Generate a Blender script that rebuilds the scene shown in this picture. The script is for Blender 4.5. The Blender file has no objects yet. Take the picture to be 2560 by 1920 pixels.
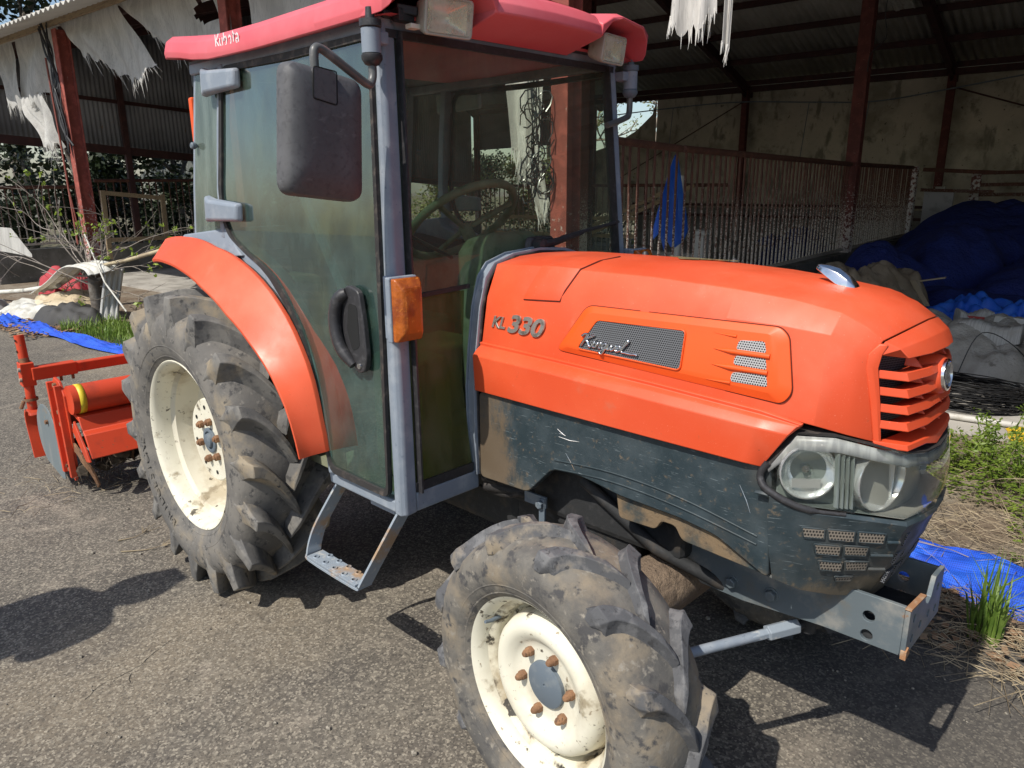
import bpy, bmesh, math, random
from mathutils import Vector, Matrix
random.seed(7)
R = math.radians
C = bpy.context.scene.collection
SC = bpy.context.scene

# ---------------------------------------------------------------- camera
YAW, PITCH, ROLL = -0.7696, 0.2651, -0.0081
cy, sy, cp, sp = math.cos(YAW), math.sin(YAW), math.cos(PITCH), math.sin(PITCH)
fwd = Vector((sy*cp, cy*cp, -sp)); rgt = Vector((cy, -sy, 0)); up = rgt.cross(fwd)
r2 = rgt*math.cos(ROLL) + up*math.sin(ROLL); u2 = up*math.cos(ROLL) - rgt*math.sin(ROLL)
cam_d = bpy.data.cameras.new("camera"); cam = bpy.data.objects.new("camera", cam_d); C.objects.link(cam)
M = Matrix((r2, u2, -fwd)).transposed().to_4x4(); M.translation = Vector((2.7098, -1.7318, 1.5167))
cam.matrix_world = M
cam_d.sensor_width = 36; cam_d.lens = 0.7255*36; cam_d.clip_start = 0.05; cam_d.clip_end = 500
SC.camera = cam

# ---------------------------------------------------------------- sky, sun, exposure
SUN_TRAVEL = Vector((0.017, 0.824, -1.0)).normalized()
W = bpy.data.worlds.new("World"); SC.world = W; W.use_nodes = True
nt = W.node_tree; bg = nt.nodes['Background']
sky = nt.nodes.new('ShaderNodeTexSky'); sky.sky_type = 'NISHITA'; sky.sun_disc = False
sky.sun_elevation = R(50.5); sky.sun_rotation = R(181.2); sky.air_density = 1.0; sky.dust_density = 1.2
nt.links.new(sky.outputs[0], bg.inputs[0]); bg.inputs[1].default_value = 0.14
sun_d = bpy.data.lights.new("sun", 'SUN'); sun = bpy.data.objects.new("sun", sun_d); C.objects.link(sun)
sun_d.energy = 4.7; sun_d.angle = R(0.5); sun_d.color = (1.0, 0.95, 0.87)
sun.rotation_euler = SUN_TRAVEL.to_track_quat('-Z', 'Y').to_euler(); sun.location = (0, -8, 10)
SC.view_settings.view_transform = 'Standard'; SC.view_settings.look = 'None'
SC.view_settings.exposure = 0.0; SC.view_settings.gamma = 1.0
SC.render.engine = 'CYCLES'
SC.cycles.max_bounces = 10; SC.cycles.diffuse_bounces = 6; SC.cycles.transparent_max_bounces = 24; SC.cycles.sample_clamp_indirect = 6
SC.cycles.use_denoising = True

# ---------------------------------------------------------------- materials
def _noise(nt, co, scale, detail=6, rough=.6, dist=0.0):
    n = nt.nodes.new('ShaderNodeTexNoise'); n.inputs['Scale'].default_value = scale
    n.inputs['Detail'].default_value = detail; n.inputs['Roughness'].default_value = rough
    n.inputs['Distortion'].default_value = dist
    nt.links.new(co, n.inputs['Vector']); return n.outputs['Fac']
def _ramp(nt, fac, lo, hi):
    m = nt.nodes.new('ShaderNodeMapRange'); m.interpolation_type = 'SMOOTHSTEP'
    m.inputs[1].default_value = lo; m.inputs[2].default_value = hi
    nt.links.new(fac, m.inputs[0]); return m.outputs[0]
def _mix(nt, fac, a, b):
    m = nt.nodes.new('ShaderNodeMix'); m.data_type = 'RGBA'
    if isinstance(fac, (int, float)): m.inputs[0].default_value = fac
    else: nt.links.new(fac, m.inputs[0])
    for sock, v in ((m.inputs[6], a), (m.inputs[7], b)):
        if isinstance(v, tuple): sock.default_value = (*v, 1)
        else: nt.links.new(v, sock)
    return m.outputs[2]
def _math(nt, op, a, b=None):
    m = nt.nodes.new('ShaderNodeMath'); m.operation = op
    for i, v in enumerate((a, b)):
        if v is None: continue
        if isinstance(v, (int, float)): m.inputs[i].default_value = v
        else: nt.links.new(v, m.inputs[i])
    return m.outputs[0]
def coords(nt, stretch=None):
    tc = nt.nodes.new('ShaderNodeTexCoord'); co = tc.outputs['Object']
    if stretch:
        mp = nt.nodes.new('ShaderNodeMapping'); mp.inputs['Scale'].default_value = stretch
        nt.links.new(co, mp.inputs['Vector']); co = mp.outputs[0]
    return co
def mat(name, base, rough=.6, metal=0., layers=(), bump=None, spec=.5, stretch=None, rvar=None, coat=0, grad=()):
    """layers: (scale, colour, lo, hi[, detail[, stretch]]) noise-masked colours laid over the base"""
    m = bpy.data.materials.new(name); m.use_nodes = True; nt = m.node_tree
    b = nt.nodes['Principled BSDF']; co = coords(nt, stretch)
    col = base
    for L in layers:
        c2 = coords(nt, L[5]) if len(L) > 5 and L[5] else co
        f = _ramp(nt, _noise(nt, c2, L[0], L[4] if len(L) > 4 else 6), L[2], L[3])
        col = _mix(nt, f, col, L[1])
    for axis, v0, v1, c_, amt, sc in grad:   # dirt that builds up toward one end of the part, with a ragged edge
        sx = nt.nodes.new('ShaderNodeSeparateXYZ'); nt.links.new(coords(nt), sx.inputs[0])
        mr = nt.nodes.new('ShaderNodeMapRange'); mr.inputs[1].default_value = v0; mr.inputs[2].default_value = v1; nt.links.new(sx.outputs[axis], mr.inputs[0])
        f = _ramp(nt, _math(nt, 'ADD', mr.outputs[0], _math(nt, 'MULTIPLY', _math(nt, 'SUBTRACT', _noise(nt, coords(nt, (1, 1, .45)), sc, 9, .7), .5), 2.2)), .45, .85)
        col = _mix(nt, _math(nt, 'MULTIPLY', f, amt), col, c_)
    if isinstance(col, tuple): b.inputs['Base Color'].default_value = (*col, 1)
    else: nt.links.new(col, b.inputs['Base Color'])
    b.inputs['Roughness'].default_value = rough; b.inputs['Metallic'].default_value = metal
    b.inputs['Specular IOR Level'].default_value = spec
    if coat: b.inputs['Coat Weight'].default_value = coat; b.inputs['Coat Roughness'].default_value = .15
    if rvar:
        f = _ramp(nt, _noise(nt, co, rvar[0], 5), .3, .7)
        mr = nt.nodes.new('ShaderNodeMapRange'); mr.inputs[3].default_value = rvar[1]; mr.inputs[4].default_value = rvar[2]
        nt.links.new(f, mr.inputs[0]); nt.links.new(mr.outputs[0], b.inputs['Roughness'])
    if bump:
        bp = nt.nodes.new('ShaderNodeBump'); bp.inputs['Strength'].default_value = bump[1]
        bp.inputs['Distance'].default_value = bump[2] if len(bump) > 2 else .01
        nt.links.new(_noise(nt, co, bump[0], 8, .65), bp.inputs['Height']); nt.links.new(bp.outputs[0], b.inputs['Normal'])
    return m
def hexmesh(name, plate, hole, scale, rad=.36):
    """perforated plate: dark round holes on a staggered grid in object space (x along, z up)"""
    m = bpy.data.materials.new(name); m.use_nodes = True; nt = m.node_tree
    b = nt.nodes['Principled BSDF']; tc = nt.nodes.new('ShaderNodeTexCoord')
    sx = nt.nodes.new('ShaderNodeSeparateXYZ'); nt.links.new(tc.outputs['Object'], sx.inputs[0])
    al = _math(nt, 'SUBTRACT', sx.outputs[0], _math(nt, 'ABSOLUTE', sx.outputs[1]))
    u = _math(nt, 'MULTIPLY', al, scale); v = _math(nt, 'MULTIPLY', sx.outputs[2], scale*1.155)
    row = _math(nt, 'FLOOR', v); half = _math(nt, 'MULTIPLY', _math(nt, 'MODULO', row, 2.0), .5)
    fu = _math(nt, 'SUBTRACT', _math(nt, 'FRACT', _math(nt, 'ADD', u, half)), .5)
    fv = _math(nt, 'SUBTRACT', _math(nt, 'FRACT', v), .5)
    d = _math(nt, 'SQRT', _math(nt, 'ADD', _math(nt, 'MULTIPLY', fu, fu), _math(nt, 'MULTIPLY', fv, fv)))
    f = _ramp(nt, d, rad-.06, rad+.06)
    nt.links.new(_mix(nt, f, hole, plate), b.inputs['Base Color']); b.inputs['Roughness'].default_value = .55
    return m
def glass(name, tint, dirt, lo, hi, dmin, dmax, streak=(1, 1, 1), refl=1.0, dirt2=None, fine_amt=.08):
    m = bpy.data.materials.new(name); m.use_nodes = True; nt = m.node_tree
    nt.nodes.remove(nt.nodes['Principled BSDF']); out = nt.nodes['Material Output']
    tr = nt.nodes.new('ShaderNodeBsdfTransparent'); tr.inputs[0].default_value = (*tint, 1)
    di = nt.nodes.new('ShaderNodeBsdfDiffuse'); di.inputs[0].default_value = (*dirt, 1)
    co = coords(nt, streak)
    if dirt2:
        nt.links.new(_mix(nt, _ramp(nt, _noise(nt, coords(nt), 3.0, 5), .42, .62), dirt, dirt2), di.inputs[0])
    f = _ramp(nt, _noise(nt, co, 5, 9, .7), lo, hi)
    fine = _ramp(nt, _noise(nt, coords(nt), 420, 2, .6), .60, .8)
    mr = nt.nodes.new('ShaderNodeMapRange'); mr.inputs[3].default_value = dmin; mr.inputs[4].default_value = dmax
    nt.links.new(f, mr.inputs[0])
    fac = _math(nt, 'ADD', mr.outputs[0], _math(nt, 'MULTIPLY', fine, fine_amt))
    mx = nt.nodes.new('ShaderNodeMixShader'); nt.links.new(fac, mx.inputs[0])
    nt.links.new(tr.outputs[0], mx.inputs[1]); nt.links.new(di.outputs[0], mx.inputs[2])
    gl = nt.nodes.new('ShaderNodeBsdfGlossy'); gl.inputs['Roughness'].default_value = .015
    fr = nt.nodes.new('ShaderNodeFresnel'); fr.inputs[0].default_value = 1.45
    mx2 = nt.nodes.new('ShaderNodeMixShader'); geo = nt.nodes.new('ShaderNodeNewGeometry'); nt.links.new(_math(nt, 'MULTIPLY', _math(nt, 'MULTIPLY', fr.outputs[0], refl), _math(nt, 'SUBTRACT', 1.0, geo.outputs['Backfacing'])), mx2.inputs[0])
    nt.links.new(mx.outputs[0], mx2.inputs[1]); nt.links.new(gl.outputs[0], mx2.inputs[2])
    nt.links.new(mx2.outputs[0], out.inputs[0]); return m

ORANGE = (0.71, 0.083, 0.026)
m_orange = mat('orange_paint', ORANGE, .42, layers=((2.2, (.76, .115, .042), .42, .7), (60, (.55, .10, .04), .64, .78), (9, (.60, .15, .08), .60, .80), (1.6, (.74, .15, .075), .50, .75), (330, (.80, .24, .15), .66, .74, 3), (90, (.36, .07, .03), .71, .76, 4)), rvar=(6, .34, .55), bump=(240, .03, .002))
m_orange_fresh = mat('orange_plastic', (.80, .098, .012), .45, layers=((4, (.74, .08, .012), .4, .7),), bump=(260, .03, .002))
m_red_roof = mat('faded_red_roof', (.68, .105, .125), .5, layers=((3, (.72, .15, .17), .4, .7), (30, (.5, .09, .08), .66, .8)), bump=(150, .03, .002))
m_till = mat('tiller_orange', (.60, .060, .018), .5, layers=((7, (.40, .05, .02), .5, .7), (40, (.22, .10, .05), .64, .74), (13, (.32, .2, .12), .66, .78)), bump=(90, .06, .003))
m_teal = mat('muddy_teal_plastic', (.022, .036, .043), .46, layers=((11, (.045, .062, .070), .4, .7), (3.2, (.080, .078, .070), .46, .72, 9), (48, (.13, .105, .075), .58, .72, 8), (30, (.16, .19, .20), .62, .70, 5, (1, 1, 12))), grad=((0, .62, .30, (.135, .098, .062), .92, 9), (2, .74, .62, (.15, .118, .078), .8, 11)), rvar=(8, .35, .7), bump=(120, .12, .003))
m_mud_teal = mat('dried_mud_plastic', (.035, .050, .052), .8, layers=((6, (.20, .14, .08), .40, .56, 9), (50, (.10, .075, .05), .55, .7)), bump=(70, .4, .006))
m_cab = mat('cab_grey_blue', (.215, .25, .295), .55, layers=((14, (.29, .32, .355), .45, .7), (70, (.13, .16, .20), .6, .75), (9, (.33, .30, .24), .68, .8)), bump=(160, .08, .002))
m_step = mat('worn_step_grey', (.25, .29, .33), .6, layers=((8, (.35, .24, .15), .5, .62), (40, (.42, .42, .40), .55, .7), (24, (.18, .08, .04), .66, .76)), bump=(110, .12, .003))
m_rubber = mat('rubber_seal', (.022, .020, .019), .75, layers=((30, (.10, .08, .065), .5, .75),), bump=(140, .1, .002))
m_tyre = mat('dusty_tyre', (.095, .090, .083), .92, layers=((9, (.165, .152, .13), .40, .62, 12), (7, (.25, .205, .145), .46, .68, 12), (22, (.060, .058, .058), .54, .64, 10), (40, (.25, .225, .185), .56, .68, 8), (12, (.055, .053, .053), .60, .70, 10)), bump=(95, .35, .004))
m_tyre_r = mat('grey_tyre', (.125, .118, .108), .92, layers=((6, (.185, .172, .152), .42, .62, 10), (4.4, (.27, .225, .16), .50, .66, 10), (28, (.065, .063, .062), .54, .66, 10), (55, (.22, .205, .18), .58, .70, 6)), bump=(80, .3, .004))
m_lug = mat('worn_lug_rubber', (.085, .086, .090), .8, layers=((24, (.155, .154, .155), .46, .62, 9), (6, (.25, .205, .145), .52, .66, 10), (60, (.05, .05, .052), .56, .68)), bump=(120, .3, .003))
m_lug_r = mat('lug_rubber', (.115, .111, .105), .85, layers=((12, (.19, .18, .162), .43, .62, 9), (5, (.28, .23, .16), .50, .66, 10), (30, (.06, .058, .056), .56, .68, 9)), bump=(90, .3, .004))
m_cream = mat('cream_wheel_paint', (.72, .69, .565), .5, layers=((5, (.58, .53, .41), .46, .66, 9), (11, (.33, .28, .19), .575, .68, 9), (24, (.085, .07, .05), .605, .66, 9), (60, (.27, .22, .15), .62, .72)), bump=(60, .10, .003))
m_rim_r = mat('dusty_rim_dish', (.66, .625, .51), .6, layers=((5, (.46, .40, .29), .46, .64, 10), (13, (.30, .25, .17), .56, .66, 10), (26, (.08, .065, .045), .62, .68, 9)), bump=(60, .15, .003))
m_rim_in = mat('dirty_rim_well', (.66, .62, .49), .6, layers=((6, (.36, .30, .20), .45, .58, 10), (10, (.12, .095, .06), .51, .60, 11), (24, (.04, .034, .025), .57, .64, 9)), bump=(60, .15, .003))
m_rust = mat('rust', (.20, .105, .055), .85, layers=((30, (.30, .16, .08), .45, .65), (80, (.08, .045, .03), .55, .7)), bump=(90, .5, .005))
m_hub = mat('hub_grey', (.12, .15, .18), .6, layers=((16, (.19, .21, .22), .5, .7),), bump=(120, .08, .002))
m_blackp = mat('black_plastic', (.028, .027, .029), .5, layers=((60, (.06, .058, .06), .5, .7),), bump=(300, .12, .002))
m_mirror_p = mat('mirror_housing_plastic', (.078, .077, .080), .62, layers=((5, (.115, .114, .118), .40, .70), (70, (.060, .059, .062), .48, .72), (26, (.135, .135, .138), .58, .76, 6, (1, 1, 2.0))), bump=(420, .10, .002))
m_chassis = mat('dark_chassis', (.020, .021, .022), .75, layers=((8, (.075, .058, .042), .52, .7), (40, (.035, .035, .036), .5, .7)), bump=(60, .3, .005))
m_brkt = mat('bracket_steel', (.14, .17, .185), .5, .25, layers=((9, (.27, .27, .25), .50, .66), (5, (.19, .16, .12), .54, .7), (30, (.30, .17, .09), .66, .74)), rvar=(9, .4, .65), bump=(80, .12, .003))
m_rustedge = mat('rusted_edge', (.34, .17, .08), .85, layers=((50, (.42, .30, .2), .5, .7),), bump=(120, .3, .003))
m_chrome = mat('chrome', (.72, .73, .75), .16, 1.0, layers=((20, (.45, .46, .47), .5, .75),))
m_badge = mat('worn_silver_badge', (.55, .53, .48), .35, .75, layers=((60, (.30, .28, .24), .5, .66),), bump=(150, .1, .002))
m_white = mat('white_lettering', (.80, .78, .76), .5)
m_yellow = mat('yellow_band', (.72, .55, .03), .5, layers=((20, (.5, .36, .03), .55, .7),))
m_amber = mat('amber_lens', (.44, .105, .008), .25, layers=((18, (.26, .05, .006), .42, .62), (60, (.60, .20, .03), .58, .7)), coat=.4, bump=(45, .4, .01))
m_mud = mat('caked_mud', (.20, .145, .10), .95, layers=((18, (.30, .22, .15), .45, .7), (60, (.12, .085, .06), .55, .7)), bump=(40, 1.0, .02))
m_hexdark = hexmesh('black_perforated_plate', (.16, .165, .175), (.008, .008, .009), 170, .40)
m_hexlight = hexmesh('grey_perforated_plate', (.42, .42, .42), (.012, .012, .013), 170, .34)
m_hexmud = hexmesh('muddy_perforated_plate', (.21, .18, .145), (.012, .011, .01), 110, .33)
m_dark = mat('dark_void', (.008, .008, .008), .9)
m_int = mat('olive_cab_trim', (.22, .23, .15), .7, layers=((6, (.30, .30, .2), .45, .65), (20, (.15, .16, .08), .5, .7)), bump=(90, .1, .003))
m_seat = mat('grey_seat_vinyl', (.10, .10, .10), .7, bump=(120, .2, .003))
m_glass_door = glass('dusty_green_door_glass', (.52, .68, .62), (.085, .150, .135), .36, .66, .16, .42, (1.6, 1.6, .9), 3.2, (.13, .165, .095))
m_glass_front = glass('dirty_windscreen_glass', (.90, .93, .88), (.175, .18, .135), .38, .70, .09, .20, (2, 2, .7), .8)
m_glass_clear = glass('clear_far_glass', (.93, .95, .92), (.2, .2, .17), .45, .75, .01, .07, (2, 2, .7), .5)
m_glass_low = glass('mossy_lower_glass', (.58, .64, .42), (.125, .135, .035), .34, .62, .22, .50, (2, 2, .6), .12, (.19, .18, .09))
m_glass_side = glass('dusty_quarter_glass', (.45, .60, .54), (.26, .31, .27), .35, .65, .25, .5, (3, 3, .6), 1.2)
m_lens = glass('headlamp_lens', (.93, .94, .92), (.50, .48, .44), .45, .75, .0, .03, (3, 3, 3), 1.3, fine_amt=.02)
m_lamp_lens = glass('yellowed_lamp_lens', (.95, .94, .87), (.90, .88, .74), .30, .70, .18, .42, (4, 4, 4), 1.6)
m_reflect = mat('reflector', (.88, .89, .89), .20, .72, spec=.9)
m_gapo = mat('shadow_gap_orange', (.10, .014, .006), .8)
m_lampfront = mat('lamp_bezel_lightened', (.36, .35, .32), .3, .1)  # lighter housing copy for the dim front; reflected light put into the colour
m_lampbez = mat('lamp_bezel_green_grey', (.20, .23, .22), .3, .1, bump=(60, .1, .002))

# ---------------------------------------------------------------- mesh helpers
class MB:
    def __init__(s): s.v = []; s.f = []
    def add(s, vs, fs):
        o = len(s.v); s.v += [tuple(v) for v in vs]; s.f += [tuple(i+o for i in f) for f in fs]; return s
    def box(s, c, d, rot=None):
        x, y, z = (i/2 for i in d); vs = [Vector((a*x, b*y, e*z)) for a in (-1, 1) for b in (-1, 1) for e in (-1, 1)]
        if rot is not None: vs = [rot @ v for v in vs]
        c = Vector(c)
        return s.add([v+c for v in vs], [(0, 1, 3, 2), (4, 6, 7, 5), (0, 4, 5, 1), (2, 3, 7, 6), (0, 2, 6, 4), (1, 5, 7, 3)])
    def beam(s, a, b, w, h, upv=(0, 0, 1)):
        a, b = Vector(a), Vector(b); d = (b-a).normalized(); sd = d.cross(Vector(upv))
        if sd.length < 1e-4: sd = d.cross(Vector((1, 0, 0)))
        sd.normalize(); u = sd.cross(d)
        vs = [p+sd*(i*w/2)+u*(j*h/2) for p in (a, b) for i, j in ((-1, -1), (1, -1), (1, 1), (-1, 1))]
        return s.add(vs, [(0, 1, 2, 3), (7, 6, 5, 4), (0, 4, 5, 1), (1, 5, 6, 2), (2, 6, 7, 3), (3, 7, 4, 0)])
    def tube(s, pts, r, n=10, cap=True):
        pts = [Vector(p) for p in pts]; rs = r if isinstance(r, (list, tuple)) else [r]*len(pts)
        prev = None; rings = []
        for i, p in enumerate(pts):
            t = (pts[min(i+1, len(pts)-1)]-pts[max(i-1, 0)])
            if t.length < 1e-9: t = Vector((0, 0, 1))
            t.normalize()
            if prev is None:
                a = Vector((0, 0, 1)) if abs(t.z) < .9 else Vector((1, 0, 0)); prev = (a-t*a.dot(t)).normalized()
            else:
                q = prev-t*prev.dot(t); prev = q.normalized() if q.length > 1e-6 else prev
            bn = t.cross(prev); rings.append([p+(prev*math.cos(2*math.pi*k/n)+bn*math.sin(2*math.pi*k/n))*rs[i] for k in range(n)])
        o = len(s.v)
        vs = [v for g in rings for v in g]; fs = []
        for i in range(len(pts)-1):
            for k in range(n): fs.append((i*n+k, i*n+(k+1) % n, (i+1)*n+(k+1) % n, (i+1)*n+k))
        if cap: fs.append(tuple(range(n))[::-1]); fs.append(tuple((len(pts)-1)*n+k for k in range(n)))
        return s.add(vs, fs)
    def lathe(s, prof, o, ax, n=48, closed=False):
        """prof: (along, radius) pairs about the axis ax through o"""
        o, ax = Vector(o), Vector(ax).normalized(); a = Vector((0, 0, 1)) if abs(ax.z) < .9 else Vector((1, 0, 0))
        e1 = (a-ax*a.dot(ax)).normalized(); e2 = ax.cross(e1); vs = []; fs = []; m = len(prof)
        for k in range(n):
            t = 2*math.pi*k/n; d = e1*math.cos(t)+e2*math.sin(t)
            vs += [o+ax*p[0]+d*p[1] for p in prof]
        for k in range(n):
            k2 = (k+1) % n
            for i in range(m if closed else m-1): fs.append((k*m+i, k*m+(i+1) % m, k2*m+(i+1) % m, k2*m+i))
        return s.add(vs, fs)
    def loft(s, secs, closed=False, caps=False):
        n = len(secs[0]); vs = [Vector(p) for q in secs for p in q]; fs = []
        for i in range(len(secs)-1):
            for k in range(n if closed else n-1): fs.append((i*n+k, i*n+(k+1) % n, (i+1)*n+(k+1) % n, (i+1)*n+k))
        if caps: fs.append(tuple(range(n))[::-1]); fs.append(tuple((len(secs)-1)*n+k for k in range(n)))
        return s.add(vs, fs)
    def prism(s, outline, vec):
        n = len(outline); a = [Vector(p) for p in outline]; vec = Vector(vec)
        return s.add(a+[p+vec for p in a], [tuple(range(n))[::-1], tuple(range(n, 2*n))]+[(i, (i+1) % n, (i+1) % n+n, i+n) for i in range(n)])
    def hexnut(s, o, ax, r, h):
        return s.lathe([(0, .001), (0, r), (h*.85, r), (h, r*.85), (h, .001)], o, ax, 6)
    def blob(s, c, rad, n=10, m=6, jit=.15, flat=True):
        c = Vector(c); vs = []; fs = []
        for i in range(m+1):
            th = math.pi*i/m
            for k in range(n):
                ph = 2*math.pi*k/n; j = 1+random.uniform(-jit, jit)
                vs.append(c+Vector((rad[0]*math.sin(th)*math.cos(ph)*j, rad[1]*math.sin(th)*math.sin(ph)*j, rad[2]*math.cos(th)*j)))
        for i in range(m):
            for k in range(n): fs.append((i*n+k, i*n+(k+1) % n, (i+1)*n+(k+1) % n, (i+1)*n+k))
        return s.add(vs, fs)

def tag(o, label=None, cat=None, group=None, kind=None):
    for k, v in (('label', label), ('category', cat), ('group', group), ('kind', kind)):
        if v: o[k] = v
    return o
def obj(name, mb, m, parent=None, smooth=None, bevel=0, solid=0, sub=0, seg=2, weld=True, recalc=True, label=None, rootloc=None):
    me = bpy.data.meshes.new(name); root = parent
    off = Vector(rootloc) if rootloc is not None else Vector((0, 0, 0))
    while root is not None and rootloc is None:
        off += root.location; root = root.parent
    me.from_pydata([Vector(v)-off for v in mb.v], [], mb.f); me.update()
    bm = bmesh.new(); bm.from_mesh(me)
    if weld: bmesh.ops.remove_doubles(bm, verts=bm.verts, dist=1e-5)
    if recalc: bmesh.ops.recalc_face_normals(bm, faces=bm.faces)
    bm.to_mesh(me); bm.free()
    if smooth is not None:
        me.polygons.foreach_set('use_smooth', [True]*len(me.polygons))
        if smooth < 180: me.set_sharp_from_angle(angle=R(smooth))
    me.materials.append(m)
    o = bpy.data.objects.new(name, me); C.objects.link(o)
    if rootloc is not None: o.location = off
    if parent: o.parent = parent
    if solid:
        md = o.modifiers.new('solid', 'SOLIDIFY'); md.thickness = abs(solid); md.offset = -1 if solid > 0 else 1
    if sub:
        md = o.modifiers.new('sub', 'SUBSURF'); md.levels = sub; md.render_levels = sub
    if bevel:
        md = o.modifiers.new('bevel', 'BEVEL'); md.width = bevel; md.segments = seg; md.limit_method = 'ANGLE'; md.angle_limit = R(24)
        md.use_clamp_overlap = True
    if label: o['label'] = label
    return o
def thing(name, label, cat, loc=(0, 0, 0), group=None):
    o = bpy.data.objects.new(name, None); C.objects.link(o); o.location = loc; o.empty_display_size = .1
    return tag(o, label, cat, group)
def plate(outline, holes, o, e1, e2, th):
    """flat plate with real holes: outline and holes are 2-D loops in the (e1,e2) plane at o, extruded by the vector th"""
    bm = bmesh.new(); o, e1, e2, th = Vector(o), Vector(e1), Vector(e2), Vector(th); es = []
    for L in [outline]+list(holes):
        vs = [bm.verts.new(o+e1*p[0]+e2*p[1]) for p in L]
        es += [bm.edges.new((vs[i], vs[(i+1) % len(vs)])) for i in range(len(vs))]
    bmesh.ops.triangle_fill(bm, edges=es, use_beauty=True)
    r = bmesh.ops.extrude_face_region(bm, geom=list(bm.faces))
    bmesh.ops.translate(bm, verts=[g for g in r['geom'] if isinstance(g, bmesh.types.BMVert)], vec=th)
    bm.verts.index_update(); mb = MB(); mb.v = [tuple(v.co) for v in bm.verts]; mb.f = [tuple(v.index for v in f.verts) for f in bm.faces]
    bm.free(); return mb
def circ(cx, cy_, r, n=14): return [(cx+r*math.cos(2*math.pi*k/n), cy_+r*math.sin(2*math.pi*k/n)) for k in range(n)]
def text_mb(body, size, ext, shear=0, space=1.0, bold=0.0):
    cu = bpy.data.curves.new('t', 'FONT'); cu.body = body; cu.size = size; cu.extrude = ext; cu.shear = shear; cu.space_character = space
    cu.offset = bold; cu.bevel_depth = 0
    t = bpy.data.objects.new('t', cu); C.objects.link(t); dg = bpy.context.evaluated_depsgraph_get()
    me = bpy.data.meshes.new_from_object(t.evaluated_get(dg)); mb = MB()
    mb.v = [tuple(v.co) for v in me.vertices]; mb.f = [tuple(p.vertices) for p in me.polygons]
    bpy.data.objects.remove(t); bpy.data.curves.remove(cu); bpy.data.meshes.remove(me); return mb
def xform(mb, o, ex, ey, ez):
    o, ex, ey, ez = Vector(o), Vector(ex), Vector(ey), Vector(ez)
    mb.v = [tuple(o+ex*v[0]+ey*v[1]+ez*v[2]) for v in mb.v]; return mb
def smoothpath(pts, n=6):
    pts = [Vector(p) for p in pts]; out = []
    for i in range(len(pts)-1):
        p0, p1, p2, p3 = pts[max(i-1, 0)], pts[i], pts[i+1], pts[min(i+2, len(pts)-1)]
        for k in range(n):
            t = k/n; out.append(.5*((2*p1)+(p2-p0)*t+(2*p0-5*p1+4*p2-p3)*t*t+(3*p1-p0-3*p2+p3)*t*t*t))
    out.append(pts[-1]); return out
def lerp(a, b, t): return a+(b-a)*t
def interp(tab, x):
    if x <= tab[0][0]: return tab[0][1]
    for (a, va), (b, vb) in zip(tab, tab[1:]):
        if x <= b: return va+(vb-va)*(x-a)/(b-a)
    return tab[-1][1]
# ================================================================ SETTING
def ground_mat():
    m = bpy.data.materials.new('old_asphalt'); m.use_nodes = True; nt = m.node_tree; b = nt.nodes['Principled BSDF']; co = coords(nt)
    base = _mix(nt, _ramp(nt, _noise(nt, co, 1.1, 6, .55), .38, .64), (.105, .092, .076), (.150, .131, .104))
    dust = _ramp(nt, _noise(nt, co, .55, 8, .6, .4), .50, .66); base = _mix(nt, _math(nt, 'MULTIPLY', dust, .7), base, (.235, .192, .135))
    dk = _ramp(nt, _noise(nt, co, 110, 4, .75), .54, .66); base = _mix(nt, _math(nt, 'MULTIPLY', dk, .6), base, (.052, .047, .043))
    vo = nt.nodes.new('ShaderNodeTexVoronoi'); vo.inputs['Scale'].default_value = 55; nt.links.new(co, vo.inputs['Vector'])
    st = _math(nt, 'SUBTRACT', 1.0, _ramp(nt, vo.outputs['Distance'], .06, .15)); gate = _ramp(nt, _noise(nt, co, 30, 2), .58, .63)
    base = _mix(nt, _math(nt, 'MULTIPLY', st, gate), base, (.46, .43, .38))
    big = _ramp(nt, _noise(nt, co, 1.7, 9, .68, .6), .50, .60); base = _mix(nt, _math(nt, 'MULTIPLY', big, .45), base, (.085, .074, .064))
    pale = _ramp(nt, _noise(nt, co, 2.6, 9, .7, .8), .55, .68); base = _mix(nt, _math(nt, 'MULTIPLY', pale, .5), base, (.30, .255, .20))
    for scl, amt in ((165, .52), (85, .22)):   # exposed aggregate: every grain its own shade
        v2 = nt.nodes.new('ShaderNodeTexVoronoi'); v2.inputs['Scale'].default_value = scl; nt.links.new(co, v2.inputs['Vector'])
        sp_ = nt.nodes.new('ShaderNodeSeparateColor'); nt.links.new(v2.outputs['Color'], sp_.inputs[0])
        lt2 = _math(nt, 'MULTIPLY', _ramp(nt, sp_.outputs[0], .60, 1.0), amt); base = _mix(nt, lt2, base, (.48, .425, .33))
        dk2 = _math(nt, 'MULTIPLY', _ramp(nt, sp_.outputs[1], .62, .95), amt*.9); base = _mix(nt, dk2, base, (.032, .029, .026))
    # ground colour darkens toward the front right, with a noisy edge
    sx = nt.nodes.new('ShaderNodeSeparateXYZ'); nt.links.new(co, sx.inputs[0])
    dkp = _ramp(nt, _math(nt, 'ADD', _math(nt, 'ADD', sx.outputs[0], _math(nt, 'MULTIPLY', sx.outputs[1], .7)), _math(nt, 'MULTIPLY', _noise(nt, co, 2.2, 5), .9)), 2.35, 3.0)
    base = _mix(nt, _math(nt, 'MULTIPLY', dkp, .55), base, (.055, .052, .050))
    nt.links.new(base, b.inputs['Base Color']); b.inputs['Roughness'].default_value = .92
    bp = nt.nodes.new('ShaderNodeBump'); bp.inputs['Strength'].default_value = .55; bp.inputs['Distance'].default_value = .004
    nt.links.new(_noise(nt, co, 190, 5, .7), bp.inputs['Height']); nt.links.new(bp.outputs[0], b.inputs['Normal']); return m
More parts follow.
